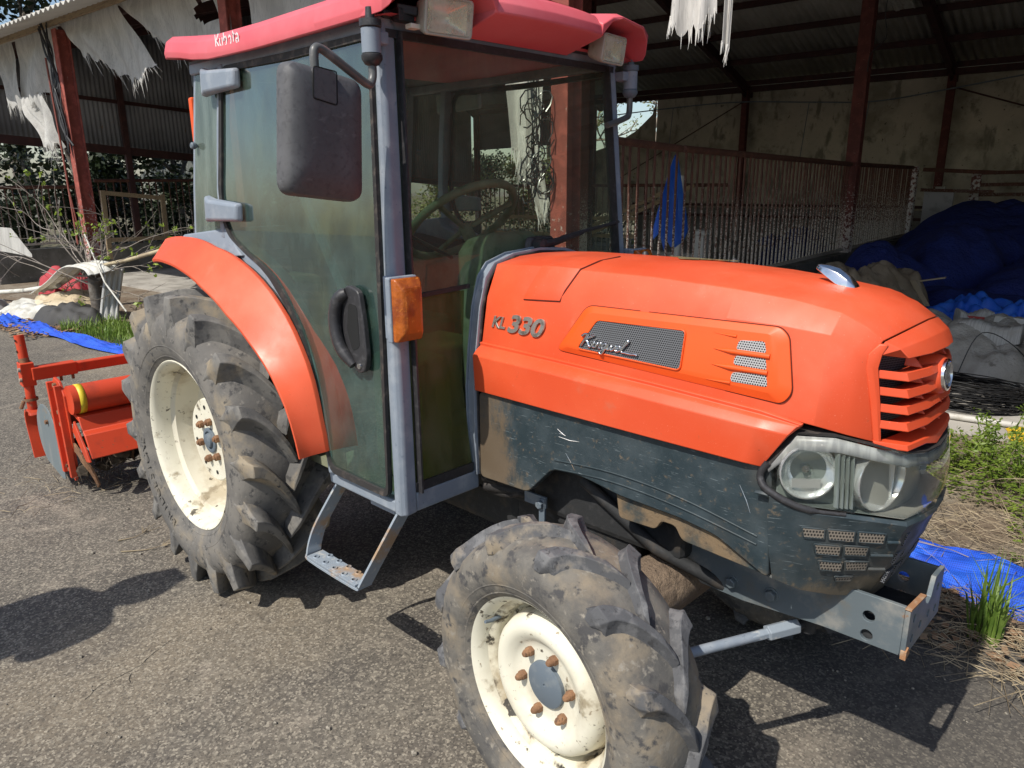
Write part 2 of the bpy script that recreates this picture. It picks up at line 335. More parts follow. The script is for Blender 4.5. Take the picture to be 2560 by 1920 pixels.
gm = MB(); gm.add([(-90, -90, 0), (90, -90, 0), (90, 90, 0), (-90, 90, 0)], [(0, 1, 2, 3)])
tag(obj('asphalt_yard', gm, ground_mat()), kind='structure')
P3v, EV, NV = Vector((-.448, 2.031, 0)), Vector((.9969, .0786, 0)), Vector((-.0786, .9969, 0))
def B(k, s, z=0.): return P3v+EV*(3.675*k)+NV*s+Vector((0, 0, z))
m_dirt = mat('weedy_dirt', (.17, .125, .085), .95, layers=((3, (.24, .20, .15), .4, .62, 8), (14, (.10, .075, .05), .52, .68, 8), (60, (.34, .29, .22), .62, .74)), bump=(50, .8, .012))
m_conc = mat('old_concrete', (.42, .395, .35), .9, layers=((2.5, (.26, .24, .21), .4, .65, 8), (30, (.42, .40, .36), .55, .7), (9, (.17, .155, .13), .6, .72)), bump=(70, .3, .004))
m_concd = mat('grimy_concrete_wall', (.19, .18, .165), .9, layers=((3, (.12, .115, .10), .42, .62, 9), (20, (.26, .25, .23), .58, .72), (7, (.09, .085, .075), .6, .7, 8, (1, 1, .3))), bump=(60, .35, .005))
def wavy(pts_lo, pts_hi, z): pass
ck_ = MB()
for pts in ([(.30, -.935), (.345, -1.03), (.37, -1.10), (.385, -1.19), (.42, -1.255)], [(.37, -1.10), (.43, -1.13)]):
    P = smoothpath([(a+random.uniform(-.01, .01), b, .0016) for a, b in pts], 5); rows = []
    for i, p in enumerate(P):
        t = (P[min(i+1, len(P)-1)]-P[max(i-1, 0)]).normalized(); sd = Vector((-t.y, t.x, 0))*random.uniform(.0003, .0013)*(1 if 0 < i < len(P)-1 else .1); j = sd.normalized()*random.uniform(-.004, .004); rows.append([p+j-sd, p+j+sd])
    ck_.loft(rows)
tag(obj('asphalt_cracks', ck_, m_dark, recalc=False), kind='structure')
g = MB(); lo = []; hi = []
for i in range(61):
    k = -3.6+i*.13
    lo.append(B(k, -1.05+.30*interp([(-3.6, 0), (-2, .1), (-1.5, -.15), (-.8, .5), (.3, .55), (.62, -.05), (.8, -.12), (4.2, -.2)], k)+random.uniform(-.05, .05), .004)); hi.append(B(k, 1.10+random.uniform(-.02, .02), .004))
g.loft([lo, hi]); tag(obj('dirt_verge', g, m_dirt, recalc=True), kind='structure')
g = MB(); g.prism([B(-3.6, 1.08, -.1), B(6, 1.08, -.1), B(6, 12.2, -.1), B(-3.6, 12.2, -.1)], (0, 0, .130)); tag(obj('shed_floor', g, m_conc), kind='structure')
fg = MB(); fg.add([B(-14, 12.3, .006), B(12, 12.3, .006), B(14, 60, .006), B(-30, 60, .006)], [(0, 1, 2, 3)]); fg.add([B(-3.7, -1, .006), B(-3.7, 12.2, .006), B(-16, 40, .006), B(-20, -2, .006)], [(0, 1, 2, 3)])
tag(obj('rough_ground', fg, mat('rough_grass_ground', (.10, .095, .05), .95, layers=((2, (.17, .14, .08), .4, .6, 8), (25, (.05, .055, .025), .5, .65)), bump=(30, .6, .02))), kind='structure')

# ================================================================ OPEN SHED
m_steel = mat('red_oxide_steel', (.150, .036, .030), .7, layers=((5, (.22, .055, .045), .45, .65), (26, (.09, .03, .024), .55, .7)), bump=(60, .12, .003))
def flaky(name, base, flake, z0, z1, lo0=.72, lo1=.46, sc=46):
    """paint flaked off more and more between the heights z0 (bare) and z1 (sound)"""
    m = bpy.data.materials.new(name); m.use_nodes = True; nt = m.node_tree; b = nt.nodes['Principled BSDF']; co = coords(nt)
    geo = nt.nodes.new('ShaderNodeNewGeometry'); sx = nt.nodes.new('ShaderNodeSeparateXYZ'); nt.links.new(geo.outputs['Position'], sx.inputs[0])
    mr = nt.nodes.new('ShaderNodeMapRange'); mr.inputs[1].default_value = z0; mr.inputs[2].default_value = z1; mr.inputs[3].default_value = .16; mr.inputs[4].default_value = -.14; nt.links.new(sx.outputs[2], mr.inputs[0])
    f = _ramp(nt, _math(nt, 'ADD', _noise(nt, co, sc, 5, .7), mr.outputs[0]), .52, .57)
    c1 = _mix(nt, _ramp(nt, _noise(nt, co, 12, 5), .45, .65), base, tuple(v*1.5 for v in base))
    nt.links.new(_mix(nt, f, c1, flake), b.inputs['Base Color']); b.inputs['Roughness'].default_value = .85
    bp = nt.nodes.new('ShaderNodeBump'); bp.inputs['Strength'].default_value = .5; bp.inputs['Distance'].default_value = .004
    nt.links.new(_noise(nt, co, sc, 6, .7), bp.inputs['Height']); nt.links.new(bp.outputs[0], b.inputs['Normal']); return m
m_post = flaky('flaking_post_shaded', (.088, .025, .021), (.46, .40, .36), .4, 1.65)  # inner posts: red darkened, so their shade is partly in the colour
m_post_f = flaky('flaking_post_sunlit', (.25, .062, .045), (.52, .42, .38), .2, 1.6, sc=34)  # front posts: same red brightened, sunlight put into the colour
m_bars = flaky('flaking_rusty_bars', (.085, .034, .022), (.46, .41, .35), .55, 1.7, sc=75)
m_beam = mat('dark_red_beam', (.042, .015, .014), .75, layers=((7, (.065, .022, .019), .45, .65),), bump=(50, .15, .003))
m_slate = mat('fibre_cement_sheet', (.50, .48, .43), .9, layers=((1.2, (.38, .36, .315), .4, .65, 8), (18, (.47, .45, .41), .56, .7)), bump=(60, .2, .003))
m_gable = mat('grey_steel_sheet', (.24, .25, .27), .6, layers=((2, (.18, .185, .20), .4, .65), (9, (.22, .16, .12), .66, .78)), bump=(40, .05, .002))
m_timber = mat('weathered_timber', (.34, .255, .155), .85, layers=((9, (.22, .16, .10), .45, .65, 8, (.6, 6, 6)), (40, (.10, .07, .045), .66, .74)), bump=(60, .25, .003))
shed = thing('open_shed', 'long open-fronted shed with red steel posts and a corrugated grey roof', 'shed', B(-.5, 5.7))
def hsec(mb, a, b, d1, d2, w, h, t=.010):
    """rolled H section from a to b: flanges of width w across d1, depth h along d2"""
    a, b, d1, d2 = Vector(a), Vector(b), Vector(d1).normalized(), Vector(d2).normalized()
    o = [(-w/2, -h/2), (w/2, -h/2), (w/2, -h/2+t), (t/2, -h/2+t), (t/2, h/2-t), (w/2, h/2-t), (w/2, h/2), (-w/2, h/2), (-w/2, h/2-t), (-t/2, h/2-t), (-t/2, -h/2+t), (-w/2, -h/2+t)]
    mb.loft([[p+d1*u+d2*v for u, v in o] for p in (a, b)], closed=True, caps=True); return mb
RZ = lambda s: 3.40+.295*min(max(s, -9), 11.4-s) if True else 0
for k in (-3, -2, -1, 0, 1, 2):
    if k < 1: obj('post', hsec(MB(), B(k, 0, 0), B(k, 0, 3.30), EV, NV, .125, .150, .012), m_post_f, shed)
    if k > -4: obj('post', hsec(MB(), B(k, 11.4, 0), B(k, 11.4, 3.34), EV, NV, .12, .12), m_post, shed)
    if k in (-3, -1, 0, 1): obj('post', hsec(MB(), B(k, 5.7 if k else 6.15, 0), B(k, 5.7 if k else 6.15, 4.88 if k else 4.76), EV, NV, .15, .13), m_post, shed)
    for s0, s1 in ((.05, 5.7), (11.75, 5.7)):
        r = MB(); a, b = B(k, s0, RZ(s0)-.105), B(k, s1, RZ(s1)-.105); r.beam(a, b, .10, .16); obj('rafter', r, m_beam, shed)
    kn = MB(); kn.prism([B(k-.006, 11.36, 3.12), B(k-.006, 10.75, 3.46), B(k-.006, 11.36, 3.36)], EV*.045); obj('knee_plate', kn, m_beam, shed)
for s_ in (.55, 1.5, 2.5, 3.5, 4.5, 5.45, 5.95, 6.9, 7.7, 8.5, 9.4, 10.4, 11.33):
    p = MB(); z = RZ(s_); p.beam(B(-3.3, s_, z-.028), B(4.2, s_, z-.028), .055, .095); obj('purlin', p, m_beam, shed)
ev = MB(); ev.beam(B(-3.3, 11.44, 3.29), B(4.2, 11.44, 3.29), .07, .11); obj('eave_beam', ev, m_beam, shed)
ev = MB(); ev.beam(B(-3.4, -.04, 3.385), B(4.2, -.04, 3.43), .035, .090); obj('eave_beam', ev, m_timber, shed)
for s0, s1 in ((-.55, 5.73), (11.95, 5.67)):
    rf = MB(); N = int((4.3+3.4)*3.675/.13*6); rows = []
    for j in range(2):
        s_ = (s0, s1)[j]; row = []
        for i in range(N+1):
            k = -3.4+7.7*i/N; row.append(B(k, s_, RZ(s_)+.045+.020*math.sin(2*math.pi*i/6)))
        rows.append(row)
    rf.loft(rows); obj('roof_sheeting', rf, m_slate, shed, smooth=180, solid=.007, recalc=False)
# loose light-coloured sheet hanging under the far slope
ls = MB(); rows = []
for j in range(6):
    t = j/5; s_ = lerp(6.6, 9.15, t); rows.append([B(-.15+.012*i, s_, RZ(s_)-.04-.05*t+.015*math.sin(i*1.6)+(.02*math.sin(i*2.1) if j == 5 else 0)) for i in range(9)])
ls.loft(rows); obj('loose_sheet', ls, mat('pale_translucent_sheet', (.42, .41, .37), .8, layers=((20, (.3, .29, .25), .45, .65),)), shed, solid=.004)
# far side: grimy tarpaulin wall, opening to the left of it under a hanging sheet panel
def wall_grid(k0, k1, z0f, z1f, s_, nx, nz, amp, seed):
    rnd = random.Random(seed); ph = [rnd.uniform(0, 6) for _ in range(6)]; rows = []
    for j in range(nz+1):
        row = []
        for i in range(nx+1):
            k = lerp(k0, k1, i/nx); z = lerp(z0f(k), z1f(k), j/nz)
            d = amp*(math.sin(k*5+ph[0])*.5+math.sin(k*13+z*2+ph[1])*.35+math.sin(k*31+z*3.1+ph[2])*.15+math.sin(z*4+ph[3])*.3)
            row.append(B(k, s_+d, z))
        rows.append(row)
    mb = MB(); mb.loft(rows); return mb
m_tarpw = mat('mildewed_tarpaulin', (.44, .40, .32), .9, layers=((1.6, (.50, .455, .36), .45, .62, 7), (1.1, (.25, .23, .175), .46, .66, 9), (3.1, (.15, .14, .11), .56, .72, 10), (14, (.08, .075, .06), .62, .72, 9), (5, (.20, .185, .145), .55, .68, 8, (1, 1, .35))), bump=(30, .15, .004))
tw = wall_grid(-1.58, 4.2, lambda k: .75, lambda k: 3.28, 11.62, 90, 14, .05, 3); rr_ = []
tw.v = [tuple(Vector(v)) for v in tw.v]
wall = obj('tarpaulin_wall', tw, m_tarpw, shed, smooth=180, recalc=False)
fl = MB(); fl.add([B(-1.58, 11.6, 3.28), B(-1.60, 11.55, 2.95), B(-1.70, 11.5, 2.62), B(-1.84, 11.45, 2.36), B(-2.1, 11.45, 2.1), B(-2.1, 11.5, .8), B(-1.58, 11.6, .75)], [(0, 1, 2, 3, 4, 5, 6)]); obj('torn_wall_flap', fl, m_tarpw, wall)
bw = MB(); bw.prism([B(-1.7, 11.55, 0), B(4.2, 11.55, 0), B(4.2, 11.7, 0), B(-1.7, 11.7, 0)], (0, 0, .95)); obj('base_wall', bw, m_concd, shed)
for z0, sg in ((1.02, 11.42), (.80, 11.42)):
    rl = MB(); rl.beam(B(-1.7, sg, z0), B(4.2, sg, z0), .03, .05); obj('wall_rail', rl, m_beam, shed)
def corrug(k0, s0, k1, s1, zlo0, zlo1, zhi0, zhi1, pitch=.076, amp=.009, m=m_gable, name='sheet_panel'):
    a, b = B(k0, s0), B(k1, s1); L = (b-a).length; n = int(L/pitch*5); nrm = (b-a).normalized().cross(Vector((0, 0, 1))); rows = [[], []]
    for i in range(n+1):
        t = i/n; p = a.lerp(b, t)+nrm*amp*math.sin(2*math.pi*i/5)
        rows[0].append(p+Vector((0, 0, lerp(zlo0, zlo1, t)))); hh = zhi0(t) if callable(zhi0) else lerp(zhi0, zhi1, t); rows[1].append(p+Vector((0, 0, hh)))
    mb = MB(); mb.loft(rows); return obj(name, mb, m, shed, smooth=180, solid=.002, recalc=False)
corrug(-3.05, 0, -3.05, 11.4, 2.34, 1.5, lambda t: RZ(11.4*t)+.02, 0)
corrug(-3.0, 11.5, -2.32, 11.5, 2.35, 2.40, 3.30, 3.30)
for s_, z0, z1 in ((.0, 2.28, 2.28),):
    gb = MB(); gb.beam(B(-3.0, 0, 2.26), B(-3.0, 11.4, 1.42), .08, .13); obj('gable_rail', gb, m_beam, shed); gb = MB(); gb.beam(B(-3.02, 0, 3.03), B(-3.02, 9, 2.55), .04, .06); obj('gable_rail', gb, m_beam, shed)
corrug(4.15, 0, 4.15, 11.4, .02, .02, lambda t: RZ(11.4*t)+.02, 0)  # unseen end wall, added to darken what the windscreen reflects
gb = MB(); gb.beam(B(-3.0, 2.25, .4), B(-3.0, 2.25, 4.0), .09, .09); obj('gable_post', gb, m_beam, shed)
for a, b, r in ((B(-1, 11.3, 3.05), B(-1.75, 11.0, 1.55), .012), (B(0, 11.3, 3.05), B(.62, 11.1, 2.25), .014)):
    t_ = MB(); t_.tube([a, b], r, 6); obj('brace_rod', t_, m_beam, shed)
t_ = MB(); t_.tube(smoothpath([B(-1.9, 11.0, 2.92), B(-1.4, 11, 3.0), B(-1, 11, 3.02), B(-.6, 11, 2.92), B(-.3, 11, 2.86), B(0, 11, 2.97), B(.4, 11, 3.15), B(.9, 11, 3.30)]), .012, 6); obj('conduit_pipe', t_, m_hub, shed, smooth=60)
for k, z in ((-1.39, 3.0), (-.62, 2.92), (-.33, 2.86)): obj('pipe_hanger', MB().tube([B(k, 11.05, z), B(k-.03, 11.05, 1.6)], .008, 5), m_hub, shed)
t_ = MB(); t_.tube(smoothpath([B(-.02, 6.1, 4.15), B(.1, 6.0, 4.12), B(.35, 5.9, 4.17), B(.9, 5.8, 4.3)]), .006, 5); obj('electric_wire', t_, m_blackp, shed)
t_ = MB(); t_.tube(smoothpath([B(.06, 6.0, 4.1), B(.07, 6.02, 3.9), B(.06, 6.0, 3.4), B(.07, 6.0, 3.1), B(.03, 6, 2.95), B(.025, 6.0, 2.75)]), [.004, .008, .005, .009, .004]+[.006]*26, 5); obj('dangling_tape', t_, m_blackp, shed)
# low walls and cattle fences
def lowwall(name, label, k0, s0, k1, s1, h, th=.15, m=m_concd):
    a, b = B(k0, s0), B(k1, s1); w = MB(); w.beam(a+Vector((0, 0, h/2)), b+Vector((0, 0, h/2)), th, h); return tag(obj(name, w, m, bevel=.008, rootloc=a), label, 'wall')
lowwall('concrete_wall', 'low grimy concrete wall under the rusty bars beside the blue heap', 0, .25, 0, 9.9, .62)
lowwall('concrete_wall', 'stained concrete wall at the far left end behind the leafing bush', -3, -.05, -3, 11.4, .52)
def fence(label, k0, s0, k1, s1, zb, zt0, zt1, pitch, group='rusty bar fences', r=.011, rails=True):
    a, b = B(k0, s0), B(k1, s1); L = (b-a).length; f = thing('bar_fence', label, 'fence', a, group); n = int(L/pitch)
    rl = MB(); rl.tube([a+Vector((0, 0, zt0)), b+Vector((0, 0, zt1))], .028, 10); obj('top_rail', rl, m_bars, f, smooth=60)
    rl = MB(); rl.beam(a+Vector((0, 0, zb)), b+Vector((0, 0, zb)), .035, .035); obj('bottom_rail', rl, m_bars, f)
    bars = MB()
    for i in range(n+1):
        t = (i+.5)/(n+1); p = a.lerp(b, t)+NV*0; j = random.uniform(-.004, .004)
        bars.tube([p+Vector((j, 0, zb)), p+Vector((random.uniform(-.006, .006), random.uniform(-.006, .006), lerp(zt0, zt1, t)))], r, 6, cap=False)
    obj('bars', bars, m_bars, f, smooth=60); return f
fence('rusty bar fence with a blue cloth draped on it, right behind the cab', 0, .5, 0, 1.55, .66, 1.79, 1.76, .118)
fence('long rusty bar fence on the low wall running back to the middle post', 0, 1.60, 0, 6.05, .66, 1.76, 1.70, .108)
fence('rusty bar fence between the middle post and the white end post', 0, 6.25, 0, 9.35, .66, 1.70, 1.69, .108)
fence('rusty bar fence at the far left edge, left of the red post', -3, -.1, -3, 1.35, .60, 1.50, 1.50, .105)
fence('taller rusty bar fence behind the pale wooden gate frame', -3, 1.62, -3, 4.6, .46, 1.60, 1.60, .128)
fence('rusty bar fence deep inside the shed beyond the windscreen', -2.0, 7.5, -.6, 7.5, .30, 1.45, 1.45, .12)
ep = thing('stall_end_post', 'white painted end post closing the bar fence beside the navy heap', 'post', B(0, 9.5))
obj('post_body', MB().box(B(0, 9.5, .85), (.10, .10, 1.72)), flaky('flaking_white_post', (.13, .05, .04), (.60, .58, .56), -1, 6, sc=20), ep, bevel=.005)
sr = MB(); sr.beam(B(.03, 9.55, 1.66), B(.30, 9.55, 1.60), .05, .06); sr.beam(B(.03, 9.55, 1.35), B(.30, 9.55, 1.32), .05, .05); obj('side_rail', sr, m_bars, ep)
wb_ = MB(); wb_.box(B(.10, 9.6, .95), (.42, .03, .75)); obj('white_board', wb_, mat('grey_white_board', (.42, .41, .42), .8, layers=((8, (.3, .29, .29), .5, .7),)), ep)
bx = MB(); bx.box(B(.02, 11.28, 1.26), (.16, .07, .25)); bo = tag(obj('junction_box', bx, mat('box_grey', (.40, .40, .38), .6), bevel=.01, rootloc=B(.02, 11.28, 1.14)), 'pale grey junction box on the far wall post above the navy heap', 'electrical box')
obj('box_lid', MB().box(B(.02, 11.235, 1.26), (.15, .012, .235)), bpy.data.materials['box_grey'], bo, bevel=.004)
hs = thing('stall_hurdle', 'white flaking stall hurdle with three rails at the right edge of the back wall', 'hurdle', B(.21, 10))
obj('hurdle_post', MB().box(B(.215, 10, .95), (.13, .08, 1.38)), bpy.data.materials['flaking_white_post'], hs, bevel=.005)
for z in (1.60, 1.42, 1.27, 1.13): 
    q = MB(); q.beam(B(.23, 10, z), B(.62, 10, z+.02), .04, .055); obj('hurdle_rail', q, m_bars, hs)
wg = thing('wooden_gate', 'pale wooden gate frame leaning on the bars behind the bush', 'gate', B(-2.9, 1.6))
for s_, z0, z1 in ((1.55, .30, 1.44), (2.56, .45, 1.36)): obj('gate_stile', MB().beam(B(-2.9, s_, z0), B(-2.9, s_+.03, z1), .045, .075), m_timber, wg, bevel=.003)
for z0, z1 in ((1.40, 1.30), (.62, .60)): obj('gate_rail', MB().beam(B(-2.9, 1.60, z0), B(-2.9, 2.55, z1), .035, .07, (0, 0, 1)), m_timber, wg, bevel=.003)
st_ = thing('slatted_rack', 'pale slatted timber rack leaning inside the shed beyond the steering wheel', 'rack', B(-1.2, 6.5))
for i in range(2): obj('rack_beam', MB().beam(B(-1.45+.07*i, 6.3, .25), B(-.75+.07*i, 6.9, 1.45), .05, .06), m_timber, st_)
for i in range(3): obj('rack_rail', MB().beam(B(-1.8, 6.6+.02*i, .35+.28*i), B(-.9, 6.6, .38+.28*i), .04, .06), m_timber, st_)
# ================================================================ torn white sheets
def cloth_mat(name, col, tr=.35):
    m = bpy.data.materials.new(name); m.use_nodes = True; nt = m.node_tree; nt.nodes.remove(nt.nodes['Principled BSDF']); out = nt.nodes['Material Output']
    d = nt.nodes.new('ShaderNodeBsdfDiffuse'); t = nt.nodes.new('ShaderNodeBsdfTranslucent'); tp = nt.nodes.new('ShaderNodeBsdfTransparent'); co = coords(nt)
    c_ = _mix(nt, _ramp(nt, _noise(nt, coords(nt, (3, 3, .8)), 3, 8), .4, .65), col, tuple(v*.80 for v in col)); nt.links.new(c_, d.inputs[0]); nt.links.new(c_, t.inputs[0])
    mx = nt.nodes.new('ShaderNodeMixShader'); mx.inputs[0].default_value = tr; nt.links.new(d.outputs[0], mx.inputs[1]); nt.links.new(t.outputs[0], mx.inputs[2])
    f = _ramp(nt, _noise(nt, coords(nt, (9, 9, .5)), 14, 6, .7), .50, .75); mx2 = nt.nodes.new('ShaderNodeMixShader'); nt.links.new(_math(nt, 'MULTIPLY', f, .45), mx2.inputs[0])
    nt.links.new(mx.outputs[0], mx2.inputs[1]); nt.links.new(tp.outputs[0], mx2.inputs[2]); nt.links.new(mx2.outputs[0], out.inputs[0]); return m
m_cloth = cloth_mat('torn_white_netting', (.74, .73, .69), .42)
m_cloth2 = cloth_mat('sunlit_white_netting', (.72, .70, .66), .25)
GS = 'torn white sheets hanging from the shed eave'
def sheet(label, cols, s0, seed, m=m_cloth, fr=.10, holes=(), nz=16, dens=26, group=GS, billow=.06):
    """cols: (k_top, z_top, k_bottom, z_bottom) columns of a hanging cloth, torn along its foot"""
    rnd = random.Random(seed); nx = 26; rows = []; mb = MB(); ph = [rnd.uniform(0, 6) for _ in range(5)]; t0 = [i/(len(cols)-1) for i in range(len(cols))]
    cc = lambda t: [interp([(a, c[j]) for a, c in zip(t0, cols)], t) for j in range(4)]
    foot = []
    for j in range(nz+1):
        row = []
        for i in range(nx+1):
            t = i/nx; kt, zt, kb, zb = cc(t); v = j/nz
            jag = (rnd.uniform(-.05, .05) if j == nz else 0)
            k = lerp(kt, kb, v); z = lerp(zt, zb+jag, v)
            d = billow*(math.sin(t*9+ph[0]+v*2)*.6+math.sin(t*21+ph[1]+v)*.35+math.sin(v*5+ph[2]+t*3)*.5)*min(1, v*2.5)
            row.append(B(k, s0+d, z))
        rows.append(row)
    vs = [p for r_ in rows for p in r_]; fs = []
    for j in range(nz):
        for i in range(nx):
            t, v = (i+.5)/nx, (j+.5)/nz
            if any(((t-h[0])/h[2])**2+((v-h[1])/h[3])**2 < 1+rnd.uniform(-.3, .3) for h in holes): continue
            fs.append((j*(nx+1)+i, j*(nx+1)+i+1, (j+1)*(nx+1)+i+1, (j+1)*(nx+1)+i))
    mb.add(vs, fs)
    for i in range(nx*dens//10):   # frayed threads
        t = rnd.random(); x = t*nx; a = min(int(x), nx-1); p = rows[-1][a].lerp(rows[-1][a+1], x-a); up_ = (rows[-2][a]-rows[-1][a]).normalized()
        L = fr*rnd.uniform(.3, 1.3); q = p-up_*L+Vector((rnd.uniform(-.3, .3)*L, rnd.uniform(-.2, .2)*L, -L*.3)); w = EV*rnd.uniform(.0015, .004)
        mb.add([p-w*2+up_*.02, p+w*2+up_*.02, q+w*.3, q-w*.3], [(0, 1, 2, 3)])
    o = obj('torn_sheet', mb, m, smooth=180, weld=False, recalc=False, rootloc=B(cols[0][0], s0, cols[0][1])); return tag(o, label, 'torn sheet', group)
sheet('narrow white sheet scrap at the top left corner of the photo', [(-2.70, 3.34, -2.55, 2.60), (-2.62, 3.34, -2.46, 2.55), (-2.44, 3.35, -2.40, 2.50)], .012, 1)
sheet('long torn white sheet hanging left of the red post, its tail reaching lowest', [(-2.40, 3.36, -2.44, 2.62), (-2.33, 3.37, -2.33, 2.55), (-2.24, 3.38, -2.26, 2.62), (-2.17, 3.38, -2.19, 2.72), (-2.08, 3.39, -2.09, 2.86), (-2.03, 3.39, -2.0, 2.92)], .012, 2, holes=())
sheet('twisted white tail of sheeting knotted beside the left red post', [(-2.42, 2.66, -2.22, 2.02), (-2.34, 2.64, -2.17, 1.98), (-2.22, 2.66, -2.12, 2.0)], -.02, 12, billow=.10, fr=.16)
sheet('wide torn white sheet sweeping down to the right of the left red post', [(-2.02, 3.38, -1.86, 3.0), (-1.90, 3.39, -1.72, 2.82), (-1.80, 3.40, -1.60, 2.62), (-1.70, 3.41, -1.50, 2.60), (-1.60, 3.42, -1.38, 2.66)], .012, 3, fr=.14)
sheet('torn white sheet with a ragged hole just left of the cab roof', [(-1.62, 3.42, -1.46, 3.10), (-1.50, 3.43, -1.34, 2.90), (-1.36, 3.43, -1.22, 2.70), (-1.22, 3.44, -1.08, 2.74), (-1.04, 3.45, -.98, 2.78)], .012, 4, holes=((.78, .55, .10, .16),), fr=.14)
sheet('white sheet behind the middle of the cab roof', [(-.92, 3.46, -.90, 2.72), (-.75, 3.46, -.72, 2.62), (-.55, 3.47, -.52, 2.80), (-.42, 3.47, -.40, 2.95)], .012, 5)
sheet('thin white strip hanging behind the windscreen left of the post', [(-.175, 3.47, -.150, 1.72), (-.12, 3.47, -.105, 1.66), (-.065, 3.47, -.075, 1.80)], .10, 6, m=m_cloth2, fr=.12, billow=.05)
sheet('twisted white rag tail below the strip behind the windscreen', [(-.125, 1.85, -.082, 1.33), (-.105, 1.85, -.066, 1.31), (-.085, 1.85, -.055, 1.36)], .10, 16, m=m_cloth2, fr=.05, billow=.03)
sheet('ragged sunlit white sheet at the top edge above the far lamp', [(.19, 3.46, .195, 2.40), (.22, 3.46, .225, 2.26), (.25, 3.47, .25, 2.30), (.275, 3.47, .272, 2.36)], -.05, 7, m=m_cloth2, fr=.06, dens=10)
sheet('small white tape dangling beside the ragged sheet above the far lamp', [(.284, 3.47, .280, 2.20), (.296, 3.47, .290, 2.16)], -.05, 8, m=m_cloth2, fr=.04, dens=6, billow=.02)
# black strapping on the posts
def straps(label, k, pts, seed, n=10, r=.012, group='black strapping on the posts'):
    rnd = random.Random(seed); mb = MB()
    for i in range(n):
        p = [B(k+a+rnd.uniform(-.014, .014), -.09+rnd.uniform(-.05, .02), z+rnd.uniform(-.06, .06)) for a, z in pts]; p = smoothpath(p, 4)
        mb.tube(p, r*rnd.uniform(.3, .9), 5)
    return tag(obj('black_strapping', mb, m_blackp, smooth=60, rootloc=B(k, -.09, pts[-1][1])), label, 'strapping', group)
straps('black strapping hanging down the left red post', -2.035, [(-.02, 3.36), (.0, 3.05), (.01, 2.75), (.02, 2.55), (.035, 2.25), (.05, 1.95)], 4, 7, .016)
mb = MB(); rnd = random.Random(5)
for i in range(26):
    zc = rnd.uniform(1.46, 2.02); kk = rnd.choice((-.055, -.045, -.02, -.035)); rr = rnd.uniform(.03, .07); ph = rnd.uniform(0, 6)
    mb.tube([B(kk+rr*math.cos(ph+a*.7)/3.675*.8, -.12+.03*math.sin(a+ph), zc+rr*1.4*math.sin(ph+a*.7)) for a in range(8)], .0045, 4)
for i in range(8):
    mb.tube(smoothpath([B(-.045+rnd.uniform(-.012, .012), -.12+rnd.uniform(-.02, .03), z+rnd.uniform(-.05, .05)) for z in (2.25, 2.0, 1.85, 1.7, 1.55, 1.42)], 3), .005, 4)
tag(obj('black_strapping', mb, mat('glossy_black_tape', (.02, .022, .022), .25), smooth=60, rootloc=B(-.04, -.12, 1.4)), 'curly black strapping tangled on the post seen through the windscreen', 'strapping', 'black strapping on the posts')
sl = MB(); sl.tube([B(-2.06, -.12, 3.0), B(-2.045, -.12, 1.9), B(-2.03, -.13, .8)], .012, 6); sl.tube([B(-2.03, -.14, 1.9), B(-2.02, -.15, 1.5), B(-2.0, -.14, 1.0)], .008, 6)
tag(obj('hanging_pole', sl, mat('red_rod', (.25, .07, .05), .7), smooth=60, rootloc=B(-2.03, -.13, .8)), 'thin reddish rod tied upright beside the left red post', 'rod')
# ================================================================ TRACTOR
tr = thing('tractor', 'orange compact farm tractor with a glazed grey-blue cab parked before the open shed', 'tractor', (.85, 0, 0))

# ---------------- hood
HS = [  # x, (y,z) of crown, crown2, crease1, crease2, side bottom
    (1.165, (0, 1.307), (.10, 1.304), (.196, 1.288), (.238, 1.197), (.262, 1.066)),
    (1.30, (0, 1.313), (.10, 1.310), (.196, 1.293), (.237, 1.214), (.262, 1.061)),
    (1.45, (0, 1.314), (.10, 1.311), (.195, 1.293), (.236, 1.224), (.261, 1.056)),
    (1.70, (0, 1.314), (.10, 1.311), (.193, 1.293), (.234, 1.223), (.260, 1.046)),
    (1.92, (0, 1.304), (.098, 1.301), (.190, 1.283), (.230, 1.222), (.257, 1.037)),
    (2.05, (0, 1.293), (.096, 1.289), (.187, 1.272), (.227, 1.220), (.254, 1.031))]
hood = None
secs = []
for x, *pr in HS:
    secs.append([(x, -y, z) for y, z in reversed(pr)]+[(x, y, z) for y, z in pr[1:]])
def front_sec(pr): return [(x, -y, z) for x, y, z in reversed(pr)]+[(x, y, z) for x, y, z in pr[1:]]
secs.append(front_sec([(2.150, 0, 1.279), (2.150, .094, 1.275), (2.150, .184, 1.255), (2.146, .221, 1.213), (2.140, .246, 1.024)]))
secs.append(front_sec([(2.215, 0, 1.257), (2.212, .092, 1.252), (2.200, .178, 1.230), (2.185, .203, 1.178), (2.197, .212, 1.008)]))
secs.append(front_sec([(2.262, 0, 1.230), (2.256, .088, 1.224), (2.232, .171, 1.205), (2.212, .188, 1.160), (2.238, .176, .994)]))
hm = MB(); hm.loft(secs)
